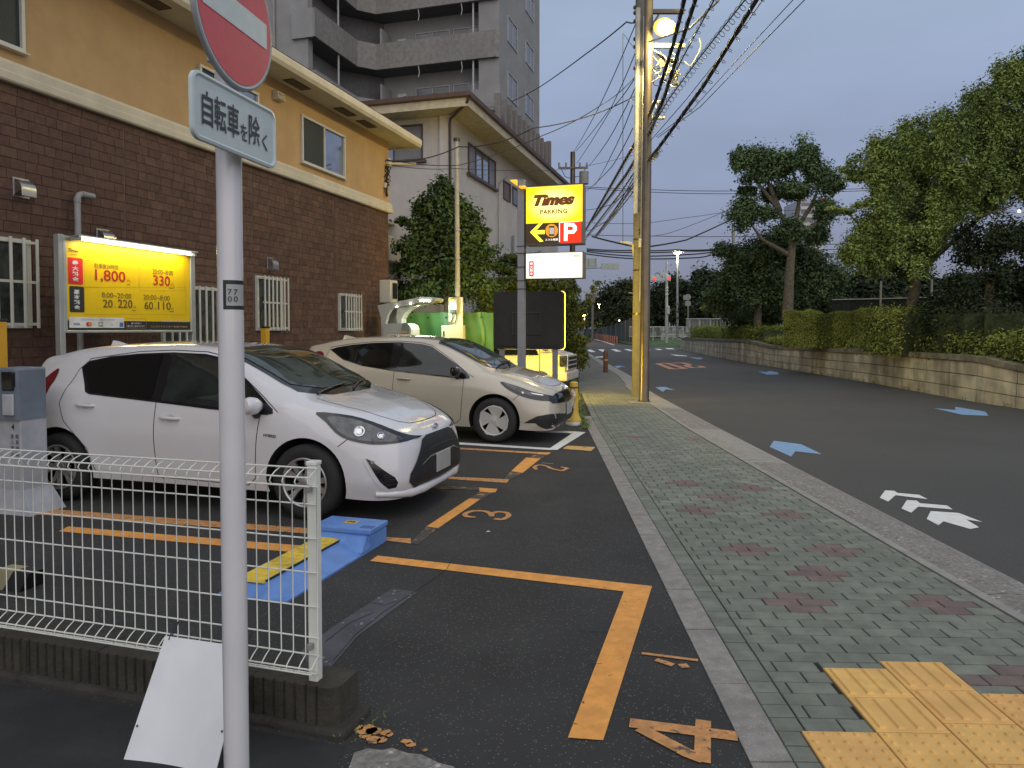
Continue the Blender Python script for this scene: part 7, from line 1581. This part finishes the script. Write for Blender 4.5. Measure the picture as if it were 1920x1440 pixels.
# green mesh fence far
GF = wthing('mesh_screen', 'dark green mesh fence along the far side of the bend', 'fence', 8, 80)
m_gm = M('dark_green_mesh', (.03, .055, .05), .7, alpha=.75)
for (xa, Ya, xb, Yb, ta, tb_) in ((1095, 135, 1130, 110, 617, 615), (1130, 110, 1165, 92, 615, 605), (1165, 92, 1200, 78, 605, 590)):
    a_, b_ = D(xa, ta, Ya), D(xb, tb_, Yb); mb = MB(); mb.add([(a_[0], Ya, -.1), (b_[0], Yb, -.1), (b_[0], Yb, b_[2]), (a_[0], Ya, a_[2]), (a_[0], Ya+.05, -.1), (b_[0], Yb+.05, -.1), (b_[0], Yb+.05, b_[2]), (a_[0], Ya+.05, a_[2])], [(0,1,2,3),(7,6,5,4),(0,4,5,1),(3,2,6,7),(0,3,7,4),(1,5,6,2)]); mb.build('mesh_panel', m_gm, GF)
    for t in np.linspace(0, 1, 5): mb = MB(); x, y, z = [a_[k]+(b_[k]-a_[k])*t for k in range(3)]; mb.tube([(x, y-.05, -.1), (x, y-.05, z+.1)], .05, 6); mb.build('post', m_galv, GF)
# distant tower
m_ft = M('far_tower_wall', (.42, .43, .47), .8); TW2 = wthing('distant_tower', 'distant pale high rise seen through the pruned tree', 'tower', *D(1500, 560, 300))
a_, b_ = D(1462, 560, 300), D(1545, 374, 300); c2_ = D(1500, 420, 300)
mb = MB(); mb.box((c2_[0], 300, 0), (b_[0], 318, b_[2])); mb.box((a_[0], 302, 0), (c2_[0], 318, D(1480, 440, 300)[2])); mb.build('wall', m_ft, TW2)
for k in range(14):
    z = 8 + k*3.3*1.0
    if z < b_[2]-3: mb = MB(); mb.box((c2_[0]-.0, 299.2, z), (b_[0], 299.9, z+1.3)); mb.build('balcony', m_lbox, TW2); mb = MB(); mb.box((c2_[0]+.5, 299.95, z+1.5), (b_[0]-.5, 299.99, z+2.9)); mb.build('window_band', m_dimg, TW2)
    if z < D(1480, 440, 300)[2]-3: mb = MB(); mb.box((a_[0], 301.2, z), (c2_[0]-.1, 301.9, z+1.3)); mb.build('balcony', m_lbox, TW2)

# ================================================================= RETAINING WALL AND BANK
m_rw = M('stained_wall_block', (.50, .455, .34), .95, var=.28, scale=2.2, bump=.9, bscale=22, dirt=.7, dirtc=(.15, .135, .095), dscale=1.6, streak=.18, island=.10)
m_rwc = M('wall_coping', (.22, .20, .145), .95, var=.25, scale=4, bump=.6, bscale=40, dirt=.6, dirtc=(.06, .06, .045), dscale=2.5)
bp = [G(px, py, -.08) for px, py in ((2300, 834), (2100, 798), (1920, 767), (1825, 753), (1636, 718), (1518, 699), (1440, 686), (1400, 680), (1340, 669), (1278, 656))]
bt = [.70, .70, .80, .98, .94, .88, .84, 1.06, 1.0, .88]
dist = [0.]
for i in range(1, len(bp)): dist.append(dist[-1] + math.dist(bp[i], bp[i-1]))
TOT = dist[-1]
def wl(s): return float(np.interp(s, dist, [p[0] for p in bp])), float(np.interp(s, dist, [p[1] for p in bp])), float(np.interp(s, dist, bt))
RW = wthing('retaining_wall', 'low stained concrete block retaining wall along the right side of the road', 'wall', bp[2][0], bp[2][1])
def wblock(s0, s1, f0, f1, out, nm, m, g=.012, thick=.35):
    x0, y0, t0 = wl(s0+g); x1, y1, t1 = wl(s1-g); d = Vector((x1-x0, y1-y0)).normalized(); n = Vector((d.y, -d.x));
    if n.x > 0: n = -n
    za0, za1 = -.1+(t0+.1)*f0, -.1+(t1+.1)*f0; zb0, zb1 = -.1+(t0+.1)*f1, -.1+(t1+.1)*f1; o = n*out; b = -n*thick
    mb = MB(); mb.hexa([(x0+o.x, y0+o.y, za0+g), (x1+o.x, y1+o.y, za1+g), (x1+b.x, y1+b.y, za1+g), (x0+b.x, y0+b.y, za0+g)], [(x0+o.x, y0+o.y, zb0-g*.5), (x1+o.x, y1+o.y, zb1-g*.5), (x1+b.x, y1+b.y, zb1-g*.5), (x0+b.x, y0+b.y, zb0-g*.5)]); mb.build(nm, m, RW)
s = 0.; k = 0
while s < TOT - .3:
    e = min(s + (1.2 if s < 32 else 1.8), TOT)
    for c_, (f0, f1) in enumerate(((0, .28), (.28, .57), (.57, .86))): wblock(s, e, f0, f1, .0 + .015*(2-c_) + random.uniform(-.004, .004), 'block', m_rw)
    wblock(s, e, .865, 1.0, .045, 'coping', m_rwc, .004); s = e; k += 1
# end return of the wall
x0, y0, t0 = wl(TOT); mb = MB(); mb.box((x0, y0, -.1), (x0+8, y0+.4, t0-.02)); mb.build('end_wall', m_rw, RW)
m_soil = M('bank_soil', (.028, .034, .016), .98, var=.4, scale=3, bump=1., bscale=20)
mb = MB(); L0 = [wl(s_) for s_ in np.linspace(0, TOT, 24)]
mb.add([(x+.3, y, t-.12) for x, y, t in L0] + [(x+3.5, y, t+.05) for x, y, t in L0] + [(x+70, y+6, 1.1) for x, y, t in L0], [(i, 24+i, 25+i, i+1) for i in range(23)] + [(24+i, 48+i, 49+i, 25+i) for i in range(23)]); struct(mb, 'planted_bank', m_soil)
mb = MB(); mb.add([(13.2, 67, -.07), (120, 67, .2), (120, 150, 2.5), (18, 150, .4), (16.4, 134, .1), (12.6, 78, -.07), (60, 72, .8), (16, 72, .45)], [(0,1,6,7),(7,6,2,3),(0,7,5),(7,3,4,5)]); struct(mb, 'grass_verge', M('verge_grass', (.05, .09, .03), .95, var=.3, scale=2))

# ================================================================= VEGETATION
def leafmat(name, c, c2, var=.35): return M(name, c, .75, c2=c2, var=.15, scale=1.2, island=var*.7, spec=.12)
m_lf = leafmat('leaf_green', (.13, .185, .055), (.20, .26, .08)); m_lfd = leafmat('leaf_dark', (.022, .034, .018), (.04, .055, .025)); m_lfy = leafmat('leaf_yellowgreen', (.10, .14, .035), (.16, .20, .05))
m_lfh = leafmat('hedge_leaf', (.16, .20, .045), (.24, .28, .065), .25); m_lfb = leafmat('leaf_deep', (.07, .11, .05), (.10, .15, .065)); m_bark = M('tree_bark', (.13, .11, .08), .95, var=.35, scale=12, bump=1.2, bscale=25)
def leaves_at(pos, nrm, size, name, mat, parent, org, kind=None, aspect=.45):
    n = len(pos); r = rng.normal(size=(n, 3)); nrm = nrm + rng.normal(size=(n, 3))*.55; nrm /= np.linalg.norm(nrm, axis=1)[:, None] + 1e-9
    u = np.cross(nrm, r); u /= np.linalg.norm(u, axis=1)[:, None] + 1e-9; v = np.cross(nrm, u); s = (size*rng.uniform(.6, 1.35, n))[:, None]
    a = pos - u*s*.5; b = pos + v*s*aspect*.5 - u*s*.05; c = pos + u*s*.5; d = pos - v*s*aspect*.5 - u*s*.05; b = b + nrm*s*.08; d = d + nrm*s*.08
    V = np.stack([a, b, c, d], 1).reshape(-1, 3) - np.array(org); me = bpy.data.meshes.new(name); me.vertices.add(4*n); me.vertices.foreach_set('co', V.ravel().astype(np.float32))
    me.loops.add(4*n); me.loops.foreach_set('vertex_index', np.arange(4*n, dtype=np.int32)); me.polygons.add(n); me.polygons.foreach_set('loop_start', np.arange(0, 4*n, 4, dtype=np.int32)); me.polygons.foreach_set('loop_total', np.full(n, 4, dtype=np.int32))
    me.materials.append(mat); me.update(calc_edges=True); me.validate(); o = bpy.data.objects.new(name, me); COL.objects.link(o)
    if parent is not None: o.parent = parent
    else: o.location = org
    if kind: o['kind'] = kind
    return o
def clumped(blobs, dens, size, cl=.33, ncl=14):
    P_, N_ = [], []
    for (c, rad) in blobs:
        c = np.array(c, float); rad = np.array(rad if hasattr(rad, '__len__') else (rad,)*3, float)
        d = rng.normal(size=(ncl, 3)); d /= np.linalg.norm(d, axis=1)[:, None]; cc = c + d*rad*rng.uniform(.35, .92, ncl)[:, None]
        vol = rad.mean()**2; n = max(6, int(dens*vol/ncl*12))
        for q in cc:
            dd = rng.normal(size=(n, 3)); cr_ = rad*cl*rng.uniform(.6, 1.35)*.62; pp = dd*cr_; dd /= np.linalg.norm(dd, axis=1)[:, None]
            P_.append(q + pp); N_.append(dd + np.array([0, 0, .6]))
    return np.concatenate(P_), np.concatenate(N_)
def tree(name, label, base, trunk, limbs, blobs, size, dens, mat, cat='tree', ncl=14, cl=.33, aspect=.45, r0=.2, group=None):
    t = wthing(name, label, cat, *base, group=group); mb = MB(); mb.tube(trunk, list(np.linspace(r0, r0*.6, len(trunk))), 10); tr = mb.build('trunk', m_bark, t, smooth=True)
    for l in limbs: mb = MB(); mb.tube(l, list(np.linspace(r0*.5, r0*.1, len(l))), 7); mb.build('limb', m_bark, tr, smooth=True)
    p, n = clumped(blobs, dens, size, cl, ncl); leaves_at(p, n, size, 'crown', mat, t, org_of(t), aspect=aspect); return t
def pb(px, py, Y, r, ry=None, dz=None): c = D(px, py, Y); k = Y/FPX; return (c, (r*k, (dz or r)*k*.9, (ry or r)*k))
# pruned street tree
Y = 33
bl_ = [pb(*q) for q in ((1470,305,Y,42,36),(1415,308,Y,38,34),(1505,290,Y,30,28),(1535,325,Y,32,30),(1385,298,Y,20,22),(1393,398,Y,32,40),(1480,355,Y,40,20),(1560,345,Y+1,22,24),(1545,398,Y,26,30),(1440,365,Y+1,22,16),(1400,360,Y+1,18,12),(1490,430,Y,34,22),(1530,440,Y+1,28,20),(1440,400,Y,20,16))]
tk = [D(1476, 600, Y), D(1480, 520, Y), D(1487, 440, Y)]
tree('pruned_tree', 'pruned street tree with tufted rounded lobes and visible bare limbs', D(1476, 600, Y), tk, [[D(1487,440,Y), D(1450,380,Y), D(1410,330,Y), D(1400,300,Y)], [D(1487,440,Y), D(1500,370,Y), D(1480,300,Y)], [D(1487,440,Y), D(1525,380,Y), D(1545,320,Y)], [D(1484,480,Y), D(1430,450,Y), D(1400,410,Y)], [D(1487,450,Y), D(1530,420,Y), D(1550,395,Y)], [D(1462,395,Y), D(1440,340,Y), D(1450,290,Y)]], bl_, .15, 620, m_lfb, ncl=18, cl=.36, r0=.26)
Y = 36
tree('bushy_tree', 'dense dark green tree filling the gap below the pruned tree', D(1420, 610, Y), [D(1420, 610, Y), D(1425, 520, Y)], [], [pb(*q) for q in ((1400,485,Y,50,32),(1450,475,Y,48,36),(1500,480,Y,42,30),(1380,530,Y,44,32),(1440,540,Y,60,40),(1500,545,Y,40,44),(1550,520,Y+1,40,40),(1360,470,Y,24,16),(1350,560,Y+2,30,24),(1540,575,Y+2,50,30),(1420,590,Y+3,60,26))], .17, 460, m_lfb, ncl=18, cl=.4)
# large spreading tree at right
Y = 21
def inpoly(x, y, P_):
    c = False; j = len(P_)-1
    for i in range(len(P_)):
        if (P_[i][1] > y) != (P_[j][1] > y) and x < (P_[j][0]-P_[i][0])*(y-P_[i][1])/(P_[j][1]-P_[i][1])+P_[i][0]: c = not c
        j = i
    return c
def fill(poly, n, Y0, Y1, r0, r1, fl):
    out = []; xs = [p[0] for p in poly]; ys = [p[1] for p in poly]
    while len(out) < n:
        x, y = random.uniform(min(xs), max(xs)), random.uniform(min(ys), max(ys))
        if inpoly(x, y, poly) and all((x-a)**2 + ((y-b)/fl)**2 > (r0*.55)**2 for a, b in [(o[0], o[1]) for o in out[-40:]]): out.append((x, y, random.uniform(Y0, Y1), random.uniform(r0, r1)))
    return [pb(a, b, c, r, r*1.1, r*fl) for a, b, c, r in out]
bl_ = fill([(1578,330),(1635,296),(1685,258),(1755,214),(1845,160),(1935,108),(2030,80),(2030,390),(1900,365),(1850,380),(1800,395),(1760,430),(1700,425),(1650,405),(1620,395),(1660,365),(1620,350)], 150, 19.5, 22.5, 24, 42, .38)
bl_ += fill([(1625,410),(1700,420),(1755,455),(1735,500),(1690,520),(1640,500),(1590,480),(1600,440)], 44, 19.5, 22, 20, 32, .45)
bl_ += [pb(*q) for q in ((1590,395,20,22,6),(1560,392,20,14,4),(1610,385,20,18,6),(1600,335,21,22,9),(1580,318,21,14,6),(1900,140,20,20,12),(1920,125,20,16,12),(1620,330,21,26,10))]
tree('spreading_tree', 'large spreading tree with layered green branches leaning over the bank at right', D(1706, 600, Y), [D(1704, 600, Y), D(1712, 560, Y), D(1718, 510, Y)], [[D(1718,510,Y), D(1705,460,Y), D(1705,380,Y), D(1715,320,Y), D(1720,270,Y)], [D(1716,525,Y), D(1745,490,Y), D(1790,450,Y-.5), D(1840,405,Y-1), D(1900,385,Y-1.5)], [D(1716,515,Y), D(1680,480,Y), D(1630,440,Y), D(1590,400,Y)], [D(1745,490,Y), D(1790,420,Y), D(1820,330,Y), D(1870,250,Y)], [D(1705,450,Y), D(1660,400,Y), D(1630,350,Y)], [D(1705,410,Y), D(1750,350,Y), D(1780,280,Y)]], bl_, .10, 560, m_lf, ncl=20, cl=.36, r0=.20)
Y = 19.5
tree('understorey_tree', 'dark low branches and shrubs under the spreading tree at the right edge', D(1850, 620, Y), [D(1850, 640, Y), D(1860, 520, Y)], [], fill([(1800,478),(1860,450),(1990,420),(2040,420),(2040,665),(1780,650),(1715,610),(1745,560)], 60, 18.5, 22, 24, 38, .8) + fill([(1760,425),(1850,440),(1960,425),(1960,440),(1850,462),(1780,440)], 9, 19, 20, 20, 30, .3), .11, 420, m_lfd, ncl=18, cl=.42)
# far wood behind
FW = []
for px in range(1540, 2100, 22): FW.append(pb(px, 575 + random.uniform(-14, 8), 40, 34, 34)); FW.append(pb(px, 545 + random.uniform(-14, 12), 42, 28, 26))
for px in range(1640, 2060, 30): FW.append(pb(px, 545 + random.uniform(-8, 8), 44, 28, 20))
for px in range(1290, 1560, 22): FW.append(pb(px, 590 + random.uniform(-10, 6), 66, 22, 22))
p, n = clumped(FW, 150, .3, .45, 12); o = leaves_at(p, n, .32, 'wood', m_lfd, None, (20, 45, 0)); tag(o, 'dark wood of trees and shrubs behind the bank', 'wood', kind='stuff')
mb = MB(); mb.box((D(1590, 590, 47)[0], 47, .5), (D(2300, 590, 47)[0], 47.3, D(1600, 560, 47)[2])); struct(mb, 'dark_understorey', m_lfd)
for k, (blobs, lab) in enumerate((([(1150,575,105,40,36),(1175,545,100,30,28),(1190,590,98,40,40),(1130,595,120,40,26),(1160,550,105,20,18)], 'rounded tree mass left of the utility pole beyond the junction'), ([(1100,588,160,40,22),(1060,590,165,40,22),(1110,575,160,22,16)], 'low distant trees around the orange lamp'), ([(1235,560,90,34,40),(1262,548,88,34,34),(1295,545,85,34,30),(1325,535,82,34,34),(1225,590,90,34,30),(1280,590,88,50,30),(1335,575,80,34,40)], 'dark tree group behind the traffic signal'))):
    bl_ = [pb(*q) for q in blobs]; c_ = bl_[0][0]; tree('distant_tree', lab, (c_[0], c_[1], 0), [(c_[0], c_[1], -.1), (c_[0], c_[1], c_[2])], [], bl_, .5, 42, m_lfd if k != 0 else leafmat('leaf_far', (.035, .045, .02), (.06, .07, .03)), ncl=22, r0=.3)
tree('lit_tree', 'small bright yellow green tree beside the grey pole', D(1350, 600, 56), [D(1352, 600, 56), D(1350, 560, 56)], [], [pb(*q) for q in ((1345,548,56,14,12),(1356,560,56,16,16),(1338,572,56,12,12),(1322,578,56,10,5),(1362,545,56,12,14),(1340,585,56,8,6))], .28, 150, m_lfy, ncl=12)
tree('lit_shrub', 'small yellow lit shrub at the far bend', D(1121, 620, 112), [D(1121, 620, 112), D(1121, 612, 112)], [], [pb(*q) for q in ((1120,609,112,8,6),(1143,592,104,8,3),(1124,606,112,5,4))], .4, 60, m_lfy)
# plants left of the pavement
tree('hedge_shrub', 'tall green shrub lit yellow at the pavement edge behind the black board', D(1078, 690, 24), [(2.2, 24, 0), D(1078, 620, 24)], [], [pb(*q) for q in ((1085,600,24,16,26),(1080,650,23,18,30),(1090,670,22,16,18),(1072,570,24,14,24),(1068,690,22,12,18),(1092,640,22.5,14,14),(1075,540,25,12,18),(1060,620,24.5,16,40),(1062,680,24,14,24))], .12, 620, leafmat('leaf_lit_shrub', (.075, .10, .03), (.12, .15, .04)), cat='shrub', ncl=16, r0=.06)
tree('young_branch', 'light green branch rising right above the shrub', D(1085, 600, 25), [D(1085, 600, 25), D(1100, 560, 25), D(1120, 530, 25)], [], [pb(*q) for q in ((1103,560,25,8,12),(1113,542,25,9,9),(1122,530,25,9,6),(1098,580,25,9,12))], .12, 300, m_lfy, cat='shrub', r0=.025)
Y = 19.2
bl_ = [pb(*q) for q in ((830,365,Y,30,34),(800,400,Y,34,34),(850,410,Y,40,40),(880,440,Y,34,30),(790,440,Y,40,30),(840,460,Y,50,34),(900,470,Y,32,26),(775,470,Y,34,26),(820,500,Y,56,30),(880,505,Y,46,28),(760,500,Y+.5,24,16),(760,415,Y,18,8),(835,540,Y,60,30),(780,545,Y,40,26),(900,540,Y,44,28),(880,400,Y,12,12),(860,380,Y,14,20),(905,435,Y,16,12))]
tree('evergreen_tree', 'bushy evergreen tree in front of the pale house wall', D(840, 640, Y), [D(840, 640, Y), D(838, 520, Y), D(835, 420, Y)], [[D(838,560,Y), D(800,500,Y), D(780,450,Y)], [D(838,540,Y), D(880,480,Y), D(895,440,Y)]], bl_, .13, 620, leafmat('leaf_evergreen', (.045, .075, .035), (.075, .115, .045)), ncl=18, cl=.34, aspect=.5, r0=.1)
tree('garden_shrub', 'low dark shrub behind the green sheet lit yellow at its right side', D(960, 600, 21), [D(960, 620, 21), D(960, 560, 21)], [], [pb(*q) for q in ((950,540,21,40,26),(1000,530,21.5,40,24),(1040,540,22,30,20),(920,570,20.5,36,26),(740,540,20,24,22),(765,560,20,30,16),(1050,560,22,24,30),(980,490,24,50,16),(1030,500,24,30,14),(940,505,22,30,14),(1060,600,24,24,40),(1060,650,24,22,30),(1065,545,25,26,20))], .13, 520, leafmat('leaf_garden', (.045, .065, .02), (.07, .09, .03)), cat='shrub', ncl=14)
# clipped hedges on the bank
def hedge(name, label, pts, h, w, zb, size, dens, mat, rough_=.05, cat='hedge'):
    t = wthing(name, label, cat, pts[0][0], pts[0][1], zb); P_, N_ = [], []; mb = MB()
    for i in range(len(pts)-1):
        a, b = Vector(pts[i][:2]), Vector(pts[i+1][:2]); L_ = (b-a).length; d = (b-a)/L_; nn = Vector((-d.y, d.x)); c = (a + b)/2; n = int(dens*L_*(2*h+w))
        u = rng.uniform(0, L_, n); f = rng.uniform(0, 2*h+w, n); off = rng.normal(size=(n, 3))*rough_
        bump_ = .06*np.sin(u*3.1)+.05*np.sin(u*7.3+1); s_ = np.where(f < h, -w/2, np.where(f < h+w, f-h-w/2, w/2)); z_ = np.where(f < h, f, np.where(f < h+w, h, 2*h+w-f))
        z_ = z_ + bump_*(z_ > h*.5); s_ = s_ + np.sign(s_)*bump_*.5
        pos = np.stack([a.x + d.x*u + nn.x*s_, a.y + d.y*u + nn.y*s_, zb + z_], 1) + off; nr = np.stack([nn.x*np.sign(s_)*(np.abs(s_) > w*.49), nn.y*np.sign(s_)*(np.abs(s_) > w*.49), np.where(np.abs(s_) > w*.49, .35, 1.)], 1); P_.append(pos); N_.append(nr)
        k_ = w/2-.06; q = [a-nn*k_, b-nn*k_, b+nn*k_, a+nn*k_]; mb.hexa([(v.x, v.y, zb) for v in q], [(v.x, v.y, zb+h-.06) for v in q])
    mb.build('core', M('hedge_core', (.04, .055, .02), .95, var=.3), t); leaves_at(np.concatenate(P_), np.concatenate(N_), size, 'foliage', mat, t, org_of(t)); return t
zw = 1.0
h0, h1 = D(1474, 650, 26.5), D(1632, 650, 25.0)
hedge('box_hedge', 'square clipped hedge block on the bank in front of the pruned tree trunk', [h0, h1], 1.25, 1.1, zw-.1, .055, 2200, m_lfh, .022)
h0, h1 = D(1646, 650, 21.5), D(1722, 650, 19.5)
hedge('rough_hedge', 'rough round topped hedge right of the square hedge block', [h0, h1], 1.1, 1.0, zw-.1, .07, 1400, m_lfh, .10)
h0, h1 = D(1740, 640, 19.8), D(1850, 640, 17.2)
hedge('dark_hedge', 'dark hedge behind the ground cover at the right', [h0, h1, (h1[0]+2, h1[1]-1.6)], 1.1, 1.2, zw-.1, .09, 420, m_lfd, .1)
gp = []
for s_ in np.linspace(dist[2]-4, dist[4]+.5, 9): x, y, t = wl(s_); gp.append((x+.75, y, t))
hedge('ground_cover', 'bright low leafy ground cover along the top of the retaining wall', gp, .38, 1.1, .92, .085, 900, m_lfh, .10, 'ground cover')
gp = []
for s_ in np.linspace(dist[4]+.5, dist[6]+1.5, 8): x, y, t = wl(s_); gp.append((x+.8, y, t))
hedge('low_planting', 'low green planting strip below the square hedge along the wall', gp, .22, 1.0, .86, .08, 800, m_lfh, .07, 'planting')
gp = []
for s_ in np.linspace(dist[7]-1, dist[9]-2, 8): x, y, t = wl(s_); gp.append((x+1.2, y, t))
hedge('low_hedge', 'low trimmed hedge along the wall top leading to the white railing', gp, .62, 1.6, .95, .10, 480, m_lfh, .07)
# net fence behind the trees
NF = wthing('net_fence', 'dark net fence with slim posts behind the trees at right', 'fence', 14, 27)
m_net = M('dark_net', (.012, .017, .016), .8, alpha=.7)
for k, (a_, b_) in enumerate((((1560, 28), (1650, 27)), ((1650, 27), (1745, 26)), ((1745, 26), (1880, 24)), ((1880, 24), (2000, 22)))):
    A0, B0 = D(a_[0], 560, a_[1]), D(b_[0], 560, b_[1]); mb = MB(); mb.add([(A0[0], A0[1], .9), (B0[0], B0[1], .9), (B0[0], B0[1], 2.7), (A0[0], A0[1], 2.7), (A0[0], A0[1]+.03, .9), (B0[0], B0[1]+.03, .9), (B0[0], B0[1]+.03, 2.7), (A0[0], A0[1]+.03, 2.7)], [(0,1,2,3),(7,6,5,4),(0,4,5,1),(3,2,6,7),(0,3,7,4),(1,5,6,2)]); mb.build('net', m_net, NF)
    mb = MB(); mb.tube([(B0[0], B0[1]-.05, .9), (B0[0], B0[1]-.05, 3.35)], .04, 8); mb.build('post', m_galv, NF)
    mb = MB(); mb.tube([(A0[0], A0[1]-.05, 2.7), (B0[0], B0[1]-.05, 2.7)], .025, 6); mb.build('rail', m_pvc, NF)
# distant low buildings beyond the left trees
mb = MB(); mb.box((-8, 62.2, 0), (3, 75, 5.5)); t = wthing('low_building', 'low dark building at the far end of the pavement', 'building', -2, 62.2); mb.build('wall', M('far_wall', (.12, .11, .1), .9), t)

# weeds along edges
def tufts(name, pts, n, size, label, mat=None):
    P_ = []
    for _ in range(n):
        i = random.randrange(len(pts)-1); t = random.random(); a, b = Vector(pts[i]), Vector(pts[i+1]); c = a.lerp(b, t) + Vector((random.gauss(0, .035), random.gauss(0, .05), 0))
        for k in range(random.randint(4, 12)): P_.append((c.x + random.gauss(0, .03), c.y + random.gauss(0, .03), c.z + random.uniform(.005, .07)))
    P_ = np.array(P_); o = leaves_at(P_, np.tile(np.array([[0, -.4, .8]]), (len(P_), 1)), size, name, mat or m_lf, None, tuple(pts[0]), aspect=.3); tag(o, label, 'weeds', kind='stuff')
tufts('edge_weeds', [(xl(y)-.03, y, 0) for y in (11.2, 12.5, 14, 16, 18, 22)], 170, .05, 'small weeds growing along the pavement edge beyond the guide post')
tufts('wall_weeds', [(wl(s_)[0]-.05, wl(s_)[1], -.075) for s_ in np.linspace(dist[1], TOT, 12)], 140, .05, 'small weeds at the foot of the retaining wall')
tufts('base_weeds', [(*l2w(pR + .1, sF + .1), 0), (*l2w(pR + .1, sF - .05), 0)], 4, .02, 'tiny weeds at the foot of the block base')
